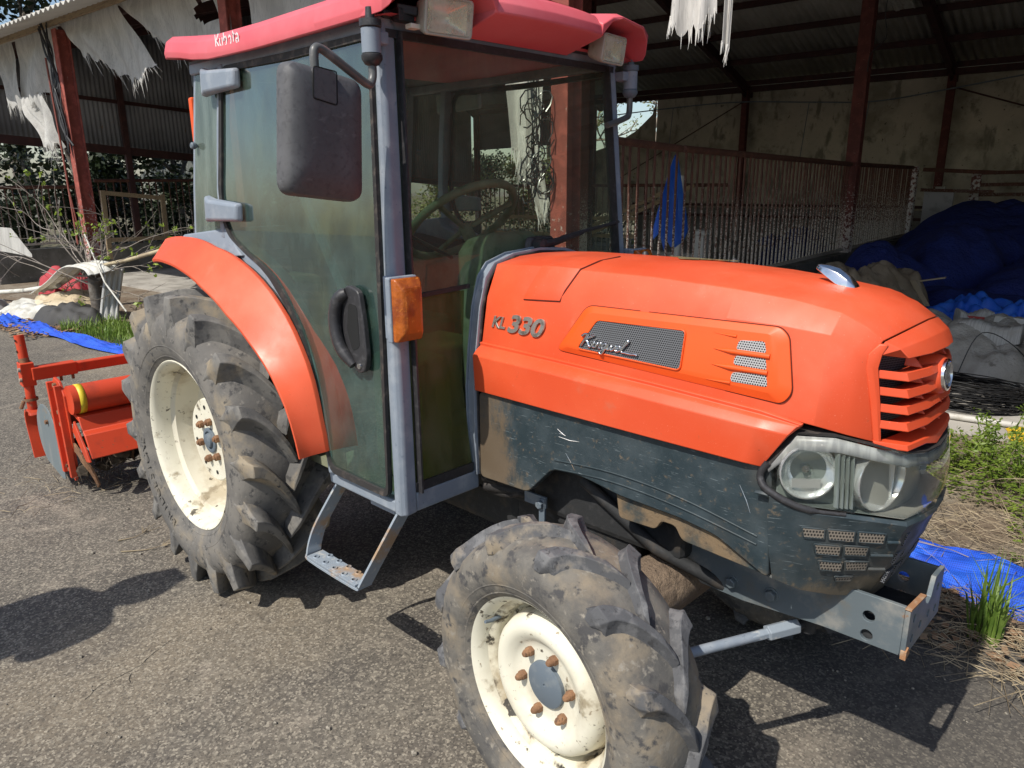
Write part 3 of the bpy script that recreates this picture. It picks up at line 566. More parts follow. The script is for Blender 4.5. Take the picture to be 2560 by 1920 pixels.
# lower flanks: groove, shoulder, face and turned-in lip
FL = [(1.162, .262, .274, .288, .284, 1.052, 1.040, 1.028, .934), (1.45, .261, .274, .288, .284, 1.046, 1.036, 1.024, .932), (1.75, .259, .273, .286, .282, 1.037, 1.026, 1.013, .930), (2.03, .256, .268, .281, .278, 1.024, 1.016, 1.004, .928)]
for s in (-1, 1):
    q = []
    for x, a, b, c_, d, z1, z2, z3, z4 in FL:
        xe = x
        q.append([(xe, s*(a-.004), z1+.016), (xe, s*(a-.006), z1), (xe, s*b, z2), (xe, s*c_, z3), (xe-.02*(x > 2), s*d, z4), (xe-.02*(x > 2), s*(d-.03), z4-.004)])
    q.append([(2.122, s*.250, 1.027), (2.119, s*.248, 1.019), (2.112, s*.258, 1.011), (2.100, s*.267, .998), (2.050, s*.270, .926), (2.045, s*.240, .922)])
    hm.loft(q)
hood = obj('hood', hm, m_orange, tr, smooth=40, solid=.012, bevel=.004, seg=2)
def hood_y(x, z):
    pr = [tuple(interp([(h[0], h[k][j]) for h in HS], x) for j in (0, 1)) for k in (3, 4, 5)]
    tab = sorted([(zz, yy) for yy, zz in pr]); return interp(tab, z)
def side_pts(pts, off, s=-1): return [Vector((x, s*(hood_y(x, z)+off), z)) for x, z in pts]
def roundpoly(pts, r, n=4):
    out = []; m = len(pts)
    for i in range(m):
        a, b, c_ = Vector((*pts[i-1], 0)), Vector((*pts[i], 0)), Vector((*pts[(i+1) % m], 0))
        d1, d2 = (a-b), (c_-b); rr = min(r, d1.length*.45, d2.length*.45); p1, p2 = b+d1.normalized()*rr, b+d2.normalized()*rr
        for k in range(n+1):
            t = k/n; p = p1.lerp(b, t).lerp(b.lerp(p2, t), t); out.append((p.x, p.y))
    return out
PAN = [(1.449, 1.086), (1.536, 1.211), (2.045, 1.217), (2.066, 1.200), (2.090, 1.085), (2.072, 1.059)]
MESH = [(1.525, 1.101), (1.58, 1.181), (1.831, 1.186), (1.829, 1.093)]
VENTS = [[(1.962, 1.181), (2.020, 1.186), (2.027, 1.161), (1.958, 1.160)], [(1.958, 1.147), (2.027, 1.151), (2.033, 1.126), (1.956, 1.127)], [(1.956, 1.110), (2.033, 1.117), (2.040, 1.091), (1.954, 1.090)]]
for s in (-1, 1):
    P0 = roundpoly(PAN, .022, 5); cx = sum(p[0] for p in P0)/len(P0); cz = sum(p[1] for p in P0)/len(P0)
    ins = roundpoly([(1.482, 1.100), (1.548, 1.196), (2.030, 1.202), (2.046, 1.188), (2.066, 1.098), (2.050, 1.079)], .018, 5)
    ped = MB(); ped.loft([side_pts(P0, -.006, s), side_pts(P0, .0035, s), side_pts(ins, .0125, s)], closed=True)
    n0 = len(ped.v); ped.add(side_pts(ins, .0125, s), [tuple(range(len(ins)))])
    panel = obj('vent_panel', ped, m_orange_fresh, hood, smooth=35, bevel=.002)
    gap = MB(); gp = roundpoly([(cx+(p[0]-cx)*1.006, cz+(p[1]-cz)*1.03) for p in PAN], .024, 5)
    gap.loft([side_pts(gp, -.004, s), side_pts(gp, .0012, s), side_pts(P0, .0012, s)], closed=True)
    obj('panel_gap', gap, m_gapo, hood)
    mp = roundpoly(MESH, .012, 4); mm_ = MB()
    mm_.loft([side_pts(mp, .010, s), side_pts(mp, .0138, s)], closed=True); mm_.add(side_pts(mp, .0138, s), [tuple(range(len(mp)))])
    obj('mesh_grille', mm_, m_hexdark, hood)
    fr = MB(); pts = side_pts(mp, .0135, s); fr.tube(pts+[pts[0]], .0022, 6); obj('mesh_frame', fr, m_orange_fresh, hood, smooth=60)
    for k, V in enumerate(VENTS):
        vp = roundpoly(V, .007, 3); vm = MB()
        vm.loft([side_pts(vp, .010, s), side_pts(vp, .0134, s)], closed=True); vm.add(side_pts(vp, .0134, s), [tuple(range(len(vp)))])
        obj('side_vent', vm, m_hexlight, hood)
    for z in (1.1545, 1.1195):   # ribs running back to a point between the vents
        rb = MB(); a = side_pts([(1.905, z+.001), (1.95, z), (2.036, z+.001)], .012, s)
        rb.tube(a, [.001, .0065, .0065], 8); obj('vent_rib', rb, m_orange_fresh, hood, smooth=60)
    for z, x0 in ((1.190, 1.90), (1.085, 1.895)):
        rb = MB(); a = side_pts([(x0, z), (1.955, z-.002 if z > 1.1 else z+.001)], .0115, s); rb.tube(a, [.0006, .004], 6); obj('vent_rib', rb, m_orange_fresh, hood, smooth=60)
# fuel cap door
def hood_line(x, t):  # t 0..1 from crown to side at station x, through crown2, crease1, crease2, bottom
    pr = [tuple(interp([(h[0], h[k][j]) for h in HS], x) for j in (0, 1)) for k in (1, 2, 3, 4, 5)]
    t *= 4; i = min(int(t), 3); f = t-i; return (lerp(pr[i][0], pr[i+1][0], f), lerp(pr[i][1], pr[i+1][1], f))
capm = MB(); q = []
for x in (1.315, 1.36, 1.40, 1.445):
    row = []
    for t in (.05, .28, .40, .50, .60, .70, .77):
        y, z = hood_line(x+(.03 if t < .5 else .03-(t-.5)*.12), t); row.append((x+(.03 if t < .5 else .03-(t-.5)*.12), -(y+.0022), z+.0028))
    q.append(row)
capm.loft(q); obj('fuel_cap_door', capm, m_orange, hood, smooth=40, solid=-.001, bevel=.0012)
gapm = MB()
edge = [Vector(q[0][i]) for i in range(7)]+[Vector(q[k][6]) for k in (1, 2, 3)]+[Vector(q[3][i]) for i in range(5, -1, -1)]
gapm.tube([p+Vector((0, .0016, -.0016)) for p in edge], .0020, 6); obj('door_gap', gapm, m_gapo, hood)
# bare worn patch, cap bolts, seam marks and ornament on top
pm = MB(); ring = []
for k in range(44):
    t = 2*math.pi*k/44; rr = 1+.28*math.sin(3*t+1)+random.uniform(-.16, .16); ring.append((1.665+.085*rr*math.cos(t)+.015*math.sin(t*2), .075+.030*rr*math.sin(t)+.012*math.cos(2*t)))
pm.add([(x, y, 1.3157-.004*(abs(y)/.1)**2) for x, y in ring], [tuple(range(44))])
obj('lichen_patch', pm, mat('lichen', (.20, .16, .07), .95, layers=((70, (.10, .09, .04), .45, .6),), bump=(120, .8, .006)), hood, solid=-.0015)
for x, y in ((1.47, .11), (1.72, .17)): obj('rubber_stop', MB().lathe([(0, .011), (.008, .010), (.014, .005), (.014, .0005)], (x, y, 1.306 if y < .15 else 1.296), (0, 0, 1), 12), m_blackp, hood, smooth=40)
on_ = MB()
prof = [(-.062, .008, .022), (-.050, .014, .020), (-.020, .020, .012), (.010, .024, .004), (.045, .026, .000), (.066, .020, .0), (.072, .012, .0)]
q = []
for dx, hw, zb_ in prof:
    zt = {-.062: .030, -.050: .033, -.020: .034, .010: .032, .045: .022, .066: .010, .072: .004}[dx]
    q.append([(2.055+dx, -hw, 1.292-.08*dx+zb_), (2.055+dx, -hw*.8, 1.292-.08*dx+lerp(zb_, zt, .75)), (2.055+dx, 0, 1.292-.08*dx+zt), (2.055+dx, hw*.8, 1.292-.08*dx+lerp(zb_, zt, .75)), (2.055+dx, hw, 1.292-.08*dx+zb_)])
on_.loft(q, closed=True, caps=True); on_.v = [(2.062+(v[0]-2.055)*.72, v[1]*.95, 1.285+(v[2]-1.292)*1.25) for v in on_.v]; obj('hood_latch_handle', on_, m_chrome, hood, smooth=60, bevel=.003)
# lettering on the near and far side
def side_text(mb, x, z, s, off=.003):
    ex = Vector((1, 0, 0)) if s < 0 else Vector((-1, 0, 0)); dz = Vector((0, .13 if s < 0 else -.13, 1)).normalized()
    n = Vector((0, s, 0)); return xform(mb, (x, s*(hood_y(x, z)+off), z), ex, dz, n)
STROKES = {  # joined italic letters on a unit grid
 'K': [[(.22, 0), (.52, 1.0)], [(1.05, 1.0), (.42, .52), (.62, .42), (.82, .08), (1.0, .02)], [(0.1, .78), (.3, .98), (.5, 1.0)]],
 'i': [[(0, .05), (.18, .48), (.10, .08), (.3, .05)], [(.22, .68), (.24, .72)]],
 'n': [[(0, .05), (.14, .46), (.04, .03)], [(.06, .2), (.3, .47), (.36, .4), (.27, .08), (.42, .03)]],
 'g': [[(.36, .38), (.2, .46), (.02, .2), (.12, .03), (.32, .3), (.36, .45), (.2, -.32), (.02, -.36), (-.02, -.2), (.42, .1)]],
 'w': [[(0, .46), (-.02, .12), (.1, .03), (.26, .4), (.22, .1), (.34, .04), (.54, .3), (.52, .46)]],
 'e': [[(.02, .2), (.26, .3), (.24, .45), (.08, .4), (.0, .14), (.12, .02), (.34, .14)]],
 'l': [[(0, .14), (.36, .82), (.34, .98), (.24, .92), (.08, .2), (.16, .02), (.34, .03), (.75, .0), (1.05, .04), (1.25, -.02)]]}
def script_mb(word, h, r):
    mb = MB(); x = 0; adv = {'K': 1.0, 'i': .30, 'n': .45, 'g': .46, 'w': .58, 'e': .36, 'l': .5}
    for ch in word:
        for st in STROKES[ch]:
            p = smoothpath([((x+a+.18*b)*h, b*h, 0) for a, b in st], 4); mb.tube(p, [r*(1.25 if ch in 'K' else 1)]*len(p), 6)
        x += adv[ch]
    return mb
for s in (-1, 1):
    kx = 1.199 if s < 0 else 1.432
    d = 1 if s < 0 else -1
    obj('model_lettering', side_text(text_mb('KL', .046, .002, .25, bold=.0012), kx, 1.116, s), m_badge, hood, bevel=.0006)
    t3 = text_mb('330', .068, .0025, .28, .98, bold=.0022); t3.v = [(v[0]*1.30, v[1], v[2]) for v in t3.v]; obj('model_lettering', side_text(t3, kx+d*.062, 1.111, s), m_badge, hood, bevel=.001)
    obj('script_badge', side_text((lambda q: (setattr(q, 'v', [(v[0]*1.32, v[1], v[2]) for v in q.v]), q)[1])(script_mb('Kingwel', .0315, .0027)), 1.530 if s < 0 else 1.72, 1.112, s, .017), m_chrome, hood, smooth=70)

# ---------------- grille
def gpath(z, inset=0.0, drop=0.0, half=None):
    w = (1.17-z)/.2
    A = (2.279+.022*w-inset, .149); Cn = (2.308+.006*w-inset, 0); L = (2.216+.028*w-inset*.6, .178)
    pts = [(L[0], -L[1], z), (A[0], -A[1], z-.004), ((A[0]+Cn[0])/2+.006, -.075, z-.003), (Cn[0], 0, z-drop), ((A[0]+Cn[0])/2+.006, .075, z-.003), (A[0], A[1], z-.004), (L[0], L[1], z)]
    return [Vector(p) for p in pts]
gr = MB()
# visor: from the hood seam down to a sharp brow
top = [Vector((2.214, -.190, 1.158)), Vector((2.235, -.170, 1.2035)), Vector((2.259, -.088, 1.2225)), Vector((2.265, 0, 1.2285)), Vector((2.259, .088, 1.2225)), Vector((2.235, .170, 1.2035)), Vector((2.214, .190, 1.158))]
brow = gpath(1.176)
gr.loft([top, [t.lerp(b, .5)+Vector((.006, 0, .004)) for t, b in zip(top, brow)], brow, [p+Vector((-.045, 0, .006)) for p in brow]])
for s in (-1, 1):   # side posts beside the slats
    gr.loft([[Vector((a, s*b, z)), Vector((a+.012, s*(b-.004), z)), Vector((c_, s*d, z)), Vector((c_-.035, s*(d-.012), z))] for a, b, c_, d, z in ((2.228, .178, 2.244, .171, 1.199), (2.213, .188, 2.236, .1765, 1.178), (2.211, .1895, 2.232, .178, 1.150), (2.225, .1835, 2.242, .1725, 1.08), (2.239, .1755, 2.252, .167, .986))], closed=True, caps=True)
for z in (1.129, 1.0945, 1.060, 1.0255):
    f0 = gpath(z); f1 = gpath(z+.0180, .006); f2 = gpath(z+.004, .060); f3 = gpath(z-.002, .060)
    gr.loft([f0, f1, f2, f3, f0])
f0 = gpath(.985, 0, .022); f1 = gpath(.997, .003, .012); f2 = gpath(1.0, .05); f3 = gpath(.975, .06); gr.loft([f0, f1, f2, f3, f0])
for s, ys in ((-1, (.085, .075, .068, .06, .05)), (1, (.085, .075, .068, .06, .05))):   # small fins between the slats
    for y, z in zip(ys, (1.143, 1.108, 1.074, 1.040, 1.005)):
        xf = 2.285+.02*(1.17-z)/.2
        gr.add([(xf, s*y-.004, z), (xf, s*y+.004, z), (xf-.035, s*y+.006, z), (xf-.035, s*y-.006, z), (xf-.022, s*y, z+.026), (xf-.035, s*y, z+.026)], [(0, 1, 4), (1, 2, 5, 4), (3, 0, 4, 5), (0, 3, 2, 1), (2, 3, 5)])
grille = obj('grille', gr, m_orange, tr, smooth=30, bevel=.0018)
bk = MB(); bk.loft([[(2.18, -.16, 1.19), (2.245, 0, 1.20), (2.18, .16, 1.19)], [(2.20, -.15, .97), (2.25, 0, .96), (2.20, .15, .97)]]); obj('grille_mesh', bk, m_hexdark, grille, solid=.006)
bs = MB(); ec, ea = Vector((2.298, 0, 1.115)), Vector((1, 0, .10)).normalized()
bs.lathe([(-.03, .050), (.0, .043), (.010, .039), (.013, .034), (.013, .0005)], ec, ea, 32); obj('emblem_boss', bs, m_orange, grille, smooth=40)
em = MB(); em.lathe([(.010, .035), (.018, .034), (.019, .0295), (.0155, .0275), (.0150, .0005)], ec, ea, 32); emblem = obj('emblem_ring', em, m_chrome, grille, smooth=35)
e2 = Vector((0, 1, 0)); e3 = ea.cross(e2)*-1
if e3.z < 0: e3 = -e3
for pl in ([(-.012, .020), (.001, .020), (.001, -.021), (-.012, -.014)], [(.003, .004), (.018, .016), (.012, .021), (.003, .014)], [(.003, -.002), (.013, -.020), (.020, -.012), (.009, .002)]):
    p = MB(); p.prism([ec+ea*.0148+e2*a+e3*b for a, b in pl], ea*.003); obj('emblem_mark', p, m_badge, grille)

# ---------------- bumper cover, headlamp band, side skirts
PLAN = [  # column: x,y at lens top / lens bottom / mid / low / bottom with z
 [(2.068, .277, .922), (2.074, .284, .872), (2.076, .284, .80), (2.082, .273, .72), (2.088, .258, .655)],
 [(2.112, .254, 1.000), (2.140, .258, .846), (2.142, .255, .78), (2.142, .240, .70), (2.140, .222, .632)],
 [(2.185, .224, 1.004), (2.212, .210, .840), (2.210, .206, .775), (2.204, .190, .69), (2.184, .162, .612)],
 [(2.250, .184, .988), (2.268, .171, .834), (2.262, .166, .77), (2.242, .142, .685), (2.214, .112, .600)],
 [(2.297, .143, .974), (2.311, .138, .828), (2.300, .132, .765), (2.274, .111, .68), (2.234, .086, .594)],
 [(2.316, .07, .962), (2.323, .068, .824), (2.309, .066, .76), (2.278, .055, .675), (2.242, .045, .588)],
 [(2.321, 0, .958), (2.328, 0, .822), (2.313, 0, .758), (2.282, 0, .672), (2.246, 0, .586)]]
def col(k): 
    pr = [PLAN[i][k] for i in range(7)]
    return [Vector((x, -y, z)) for x, y, z in pr]+[Vector((x, y, z)) for x, y, z in reversed(pr[:-1])]
c0, c1, c2_, c3_, c4_ = (col(k) for k in range(5))
bm_ = MB()
lipo = [p+Vector((.004, 0, 0))+Vector((0, .003 if p.y > 0 else -.003 if p.y < 0 else 0, -.012)) for p in c1]
bm_.loft([[p+Vector((-.03, 0, -.006)) for p in c1], [p+Vector((0, 0, -.004)) for p in c1], lipo, [a.lerp(b, .55) for a, b in zip(c1, c2_)], c2_, c3_, c4_, [p+Vector((-.03, 0, .004)) for p in c4_]])
bumper = obj('bumper_cover', bm_, m_teal, tr, smooth=40, solid=.008, bevel=.003)
def bump_pt(s, u, z):  # u in column index along near side, z level
    i = min(int(u), 5); f = u-i; out = []
    for j in (i, i+1): out.append([Vector((PLAN[j][k][0], s*PLAN[j][k][1], PLAN[j][k][2])) for k in range(5)])
    ln = [a.lerp(b, f) for a, b in zip(*out)]
    for a, b in zip(ln[1:], ln[2:]):
        if b.z <= z <= a.z: return a.lerp(b, (a.z-z)/(a.z-b.z))
    return ln[-1]
BV = [(1.0, 1.55, .788, .022), (1.62, 2.35, .786, .024), (2.45, 3.35, .784, .024), (1.32, 1.98, .748, .024), (2.08, 2.85, .748, .024), (1.45, 2.10, .706, .023), (2.20, 3.0, .706, .024), (1.95, 2.6, .668, .014)]
for s in (-1, 1):
    for u0, u1, z, h in BV:
        v = MB(); outer = []
        for t in range(7): outer.append((lerp(u0, u1, t/6), z+h/2-.002*t/6))
        for t in range(6, -1, -1): outer.append((lerp(u0+.05, u1, t/6), z-h/2-.002*t/6))
        pts = []
        for u, zz in outer:
            p = bump_pt(s, u, zz); nrm = Vector((.55, s*.75, -.1)).normalized() if u < 2.6 else Vector((.8, s*.5, -.15)).normalized(); pts.append(p+nrm*.0022)
        v.add(pts, [tuple(range(len(pts)))]); vo = obj('bumper_vent', v, m_hexmud, bumper, solid=-.0015)
        f = MB(); f.tube(pts+[pts[0]], .0022, 5); obj('vent_rim', f, m_teal, bumper, smooth=60)
    for u0, u1, z in ((3.5, 4.0, .783), (3.0, 3.95, .745), (3.1, 3.9, .704)):   # moulded ribs toward the front
        f = MB(); f.tube([bump_pt(s, lerp(u0, u1, t/5), z-.010)+Vector((.002, s*.002, 0)) for t in range(6)], .004, 6); obj('bumper_rib', f, m_teal, bumper, smooth=60)
for y0 in range(5):
    for rz in range(3):
        f = MB(); yc_ = (-.09+.045*y0); z = .77-.05*rz; xx = lerp(2.312, 2.285, rz/2)-.35*yc_*yc_
        f.box((xx-.0065, yc_, z), (.008, .036, .030), Matrix.Rotation(R(14), 3, 'Y')); obj('bumper_vent', f, m_hexdark, bumper)
# black surround behind the headlamp band
bz = MB(); inn = lambda p, d: Vector((p.x-d, p.y*(1-d*1.6), p.z))
hrows = [[inn(p, .03) for p in c0], [inn(p, .05)+Vector((0, 0, -.004)) for p in c0], [inn(p, .05) for p in c1], [inn(p, .006) for p in c1]]
for i0, i1, mm2 in ((0, 3, m_lampbez), (3, 9, m_lampfront), (9, 12, m_lampbez)):
    bz = MB(); bz.loft([r_[i0:i1+1] for r_ in hrows]); obj('lamp_housing', bz, mm2, tr, smooth=50)
ctop = MB(); ctop.loft([[p+Vector((.0, 0, .004)) for p in c0], [inn(p, .045)+Vector((0, 0, .008)) for p in c0]]); obj('lamp_gasket', ctop, m_rubber, tr, solid=.004)
ln = MB(); bow = lambda a, b, t: a.lerp(b, t)+Vector((.010*math.sin(math.pi*t), (.006 if a.y > .1 else -.006 if a.y < -.1 else 0)*math.sin(math.pi*t), 0))
ln.loft([bow_row for bow_row in ([bow(a, b, t) for a, b in zip(c0[0:], c1[0:])] for t in (.02, .2, .4, .6, .8, .98))])
lens = obj('headlamp_lens', ln, m_lens, tr, smooth=60, solid=.004)
band = MB(); band.loft([[bow(a, b, t)+Vector((-.006, 0, 0)) for a, b in zip(c0, c1)] for t in (.02, .10, .20)])
obj('ribbed_band', band, mat('ribbed_grey_plastic', (.42, .42, .40), .35, layers=((60, (.30, .30, .29), .4, .6, 2, (1, 1, .1)),)), lens, smooth=60, solid=.003)
for s in (-1, 1):
    edge = MB(); edge.tube(smoothpath([c0[0 if s < 0 else -1]+Vector((-.004, 0, .01)), c0[0 if s < 0 else -1].lerp(c1[0 if s < 0 else -1], .45)+Vector((-.02, 0, 0)), c1[0 if s < 0 else -1]+Vector((-.002, 0, 0)), c1[1 if s < 0 else -2]+Vector((0, 0, -.004)), c1[2 if s < 0 else -3]+Vector((0, 0, -.006))]), [.0085]*20+[.005]*5, 8)
    obj('lamp_surround', edge, m_blackp, tr, smooth=60)
    hl = MB(); cyl = Vector((2.134, s*.236, .918)); ax = Vector((.62, s*.78, .02)).normalized()
    hl.lathe([(-.045, .006), (-.030, .034), (-.012, .050), (.008, .057), (.008, .060), (-.02, .060)], cyl, ax, 28)
    ind = obj('side_lamp', hl, m_reflect, tr, smooth=40)
    obj('bulb', MB().blob(cyl-ax*.006, (.013, .013, .016), 12, 8, 0), m_lens, ind, smooth=180)
    obj('bulb_base', MB().lathe([(-.04, .008), (-.015, .008), (-.015, .001)], cyl, ax, 12), m_chrome, ind, smooth=50)
    dv = MB(); dv.box(cyl-ax*.004+Vector((0, 0, -.028)), (.06, .004, .02), Matrix.Rotation(math.atan2(ax.y, ax.x)+math.pi/2, 3, 'Z')); obj('reflector_facet', dv, m_reflect, ind)
    mn = MB(); cm = Vector((2.240, s*.137, .905)); ax2 = Vector((.93, s*.36, .02)).normalized()
    mn.lathe([(-.075, .004), (-.055, .030), (-.025, .048), (.010, .064), (.018, .067), (.018, .070), (-.02, .070)], cm, ax2, 32)
    mh = obj('headlight', mn, m_reflect, tr, smooth=40)
    obj('bulb', MB().blob(cm-ax2*.02, (.016, .016, .016), 12, 8, 0), mat('bulb_cap', (.25, .28, .33), .2, .6) if s < 0 else bpy.data.materials['bulb_cap'], mh, smooth=180)
    dl = MB(); side = ax2.cross(Vector((0, 0, 1))); dl.beam(cm+ax2*.004+side*.035*s+Vector((0, 0, -.05)), cm+ax2*.004+side*.035*s+Vector((0, 0, .05)), .003, .02); obj('reflector_facet', dl, m_reflect, mh)
    fl = MB()
    for k in range(4): fl.beam(cyl.lerp(cm, .38+.07*k)+Vector((.022, s*.028, -.062)), cyl.lerp(cm, .36+.07*k)+Vector((.014, s*.020, .055)), .003, .012)
    obj('lamp_fins', fl, m_lampbez, tr)
SK = [(1.165, .650), (1.36, .655), (1.45, .748), (1.51, .757), (1.57, .755), (1.68, .738), (1.85, .732), (1.95, .718), (2.02, .685), (2.083, .655), (2.070, .905), (2.056, .919), (1.165, .921)]
for s in (-1, 1):
    sk = MB(); ysk = lambda x, z: s*(interp([(1.16, .283), (1.7, .279), (2.09, .272)], x)-.004+.010*(z < .70)*0)
    q = roundpoly(SK, .018, 3)
    o_ = [Vector((x, ysk(x, z), z)) for x, z in q]; sk.prism(o_, (0, -s*.03, 0))
    skirt = obj('side_skirt', sk, m_teal, tr, smooth=30, bevel=.005)
    it = MB(); qi = roundpoly([(1.655, .745), (1.668, .668), (1.78, .672), (1.795, .70), (1.835, .70), (1.855, .668), (2.082, .657), (2.082, .76), (1.85, .775)], .012, 3)
    it.prism([Vector((x, s*.258, z)) for x, z in qi], (0, -s*.02, 0)); obj('skirt_inset', it, m_mud_teal, skirt, bevel=.002)
    for i, (x0_, z0_, x1_, z1_) in enumerate(((1.47, .872, 1.50, .858), (1.475, .851, 1.545, .853), (1.49, .868, 1.475, .860), (1.50, .81, 1.53, .77), (2.0, .86, 2.03, .80)) if s < 0 else ()):
        q_ = MB(); q_.tube([(x0_, ysk(x0_, 1)-.0005, z0_), ((x0_+x1_)/2+.004, ysk(x0_, 1)-.0006, (z0_+z1_)/2-.003), (x1_, ysk(x1_, 1)-.0005, z1_)], [.0004, .0011, .0003], 4); obj('scratch', q_, m_white if i < 2 else m_step, skirt)
    for zz, dz in ((.80, -.05), (.775, -.045)):
        rb = MB(); rb.tube(smoothpath([(1.46, ysk(1.46, 1)+s*.001, zz-.02), (1.65, ysk(1.65, 1)+s*.001, zz-.005), (1.85, ysk(1.85, 1)+s*.001, zz-.015), (2.05, ysk(2.05, 1)+s*.001, zz+dz)]), .0022, 5); obj('skirt_rib', rb, m_teal, skirt, smooth=60)
# ---------------- cab
YS = lambda z: .56-.0465*(z-.61)           # side plane half width
XP = lambda z: 1.135-.0659*(z-.61)         # windscreen plane
def arcx(z): return 0
DOOR = [(1.095, .650), (.800, .650), (.775, .70), (.757, .80), (.735, .885), (.690, .985), (.640, 1.065), (.560, 1.150), (.475, 1.222), (.395, 1.265), (.300, 1.300), (.205, 1.345), (.165, 1.40), (.150, 1.50), (.168, 1.60), (.195, 1.78), (.208, 1.865), (.245, 1.888), (.62, 1.884), (1.02, 1.886), (1.044, 1.872), (1.072, 1.30)]
def sp(x, z, off=0, s=-1): return Vector((x, s*(YS(z)+off), z))
fr = MB()
for s in (-1, 1):
    # A pillar
    q = []
    for z in (.602, .9, 1.25, 1.6, 1.915):
        x, y = XP(z), YS(z); q.append([(x+.008, s*(y-.052), z), (x+.012, s*(y-.012), z), (x, s*(y+.004), z), (x-.030, s*(y+.002), z), (x-.030, s*(y-.035), z)])
    fr.loft(q, closed=True, caps=True)
    # sill below the door and box sill below the front glass
    fr.prism([sp(1.105, .602, -.004, s), sp(1.105, .638, -.004, s), sp(.785, .638, -.004, s), sp(.775, .655, -.004, s), sp(.755, .645, -.004, s), sp(.765, .602, -.004, s)], (0, -s*.045, 0))
    fr.prism([(XP(.63)+.006, s*(YS(.63)-.050), .602), (XP(.63)+.006, s*(YS(.63)-.050), .662), (1.142, s*.262, .662), (1.142, s*.262, .602)], (-.04, 0, 0))
    # body strip following the fender, door frame behind
    q = []
    for x, z, w in ((.800, .640, .022), (.783, .72, .024), (.768, .80, .026), (.746, .885, .028), (.702, .990, .032), (.650, 1.074, .036), (.570, 1.160, .044), (.484, 1.233, .055), (.40, 1.278, .060), (.30, 1.312, .045), (.19, 1.345, .03)):
        a = math.atan2(z-.575, x); d = Vector((math.cos(a), 0, math.sin(a)))
        p = sp(x, z, -.002, s); p2 = p-d*w; p2.y = s*(YS(z)+.012)
        q.append([p, p2, p2+Vector((0, -s*.05, 0)), p+Vector((0, -s*.05, 0))])
    fr.loft(q, closed=True, caps=True)
    fr.prism([sp(.19, 1.335, .003, s), sp(.165, 1.37, .003, s), sp(-.19, 1.335, .003, s), sp(-.235, 1.30, .01, s), sp(-.25, 1.262, .02, s), sp(.12, 1.262, .02, s), sp(.30, 1.285, .02, s)], (0, -s*.09, 0))
    # B pillar strip, rear pillar
    q = []
    for z, x in ((1.335, .118), (1.5, .108), (1.7, .135), (1.90, .170)):
        q.append([sp(x, z, .002, s), sp(x+.036, z, .004, s), sp(x+.036, z, -.03, s), sp(x, z, -.03, s)])
    fr.loft(q, closed=True, caps=True)
    q = []
    for z, x in ((1.30, -.115), (1.5, -.095), (1.7, -.06), (1.93, -.02)):
        q.append([sp(x, z, -.012, s), sp(x-.035, z, -.02, s), sp(x-.035, z, -.06, s), sp(x, z, -.05, s)])
    fr.loft(q, closed=True, caps=True)
    fr.beam(sp(-.05, 1.905, -.02, s), (1.06, s*(YS(1.9)-.02), 1.905), .04, .035)
fr.beam((XP(1.9)-.01, -.5, 1.905), (XP(1.9)-.01, .5, 1.905), .03, .035)
fr.beam((-.10, -.49, 1.31), (-.10, .49, 1.31), .05, .09); fr.beam((-.05, -.48, 1.905), (-.05, .48, 1.905), .04, .035)
cab = obj('cab_frame', fr, m_cab, tr, smooth=35, bevel=.006, seg=3)
# cowl strip round the hood, with a black gasket inside
cw = MB(); CP = [(-.286, .655), (-.291, .80), (-.292, .931), (-.280, 1.046), (-.262, 1.168), (-.236, 1.254), (-.200, 1.292), (-.12, 1.314), (0, 1.322)]
CP += [(-y, z) for y, z in reversed(CP[:-1])]
cw.loft([[(1.158, y, z) for y, z in CP], [(1.158, y*.955, z-.010*(abs(y) < .25)) for y, z in CP], [(1.120, y*.955, z-.010*(abs(y) < .25)) for y, z in CP], [(1.120, y, z) for y, z in CP]], closed=False)
obj('cowl_strip', cw, m_cab, tr, smooth=30, solid=.004, bevel=.002)
gk = MB(); gk.tube([(1.156, y*.948, z-.013*(abs(y) < .25)) for y, z in CP], .006, 8); obj('cowl_gasket', gk, m_rubber, tr, smooth=60)
fw_ = MB(); fw_.prism([(1.118, y*.95, z-.012) for y, z in CP], (-.012, 0, 0)); obj('firewall', fw_, m_dark, tr)
fw2 = MB(); fw2.prism([(1.21, y*.90, z-.02) for y, z in CP], (-.05, 0, 0)); obj('engine_bulkhead', fw2, m_dark, tr)

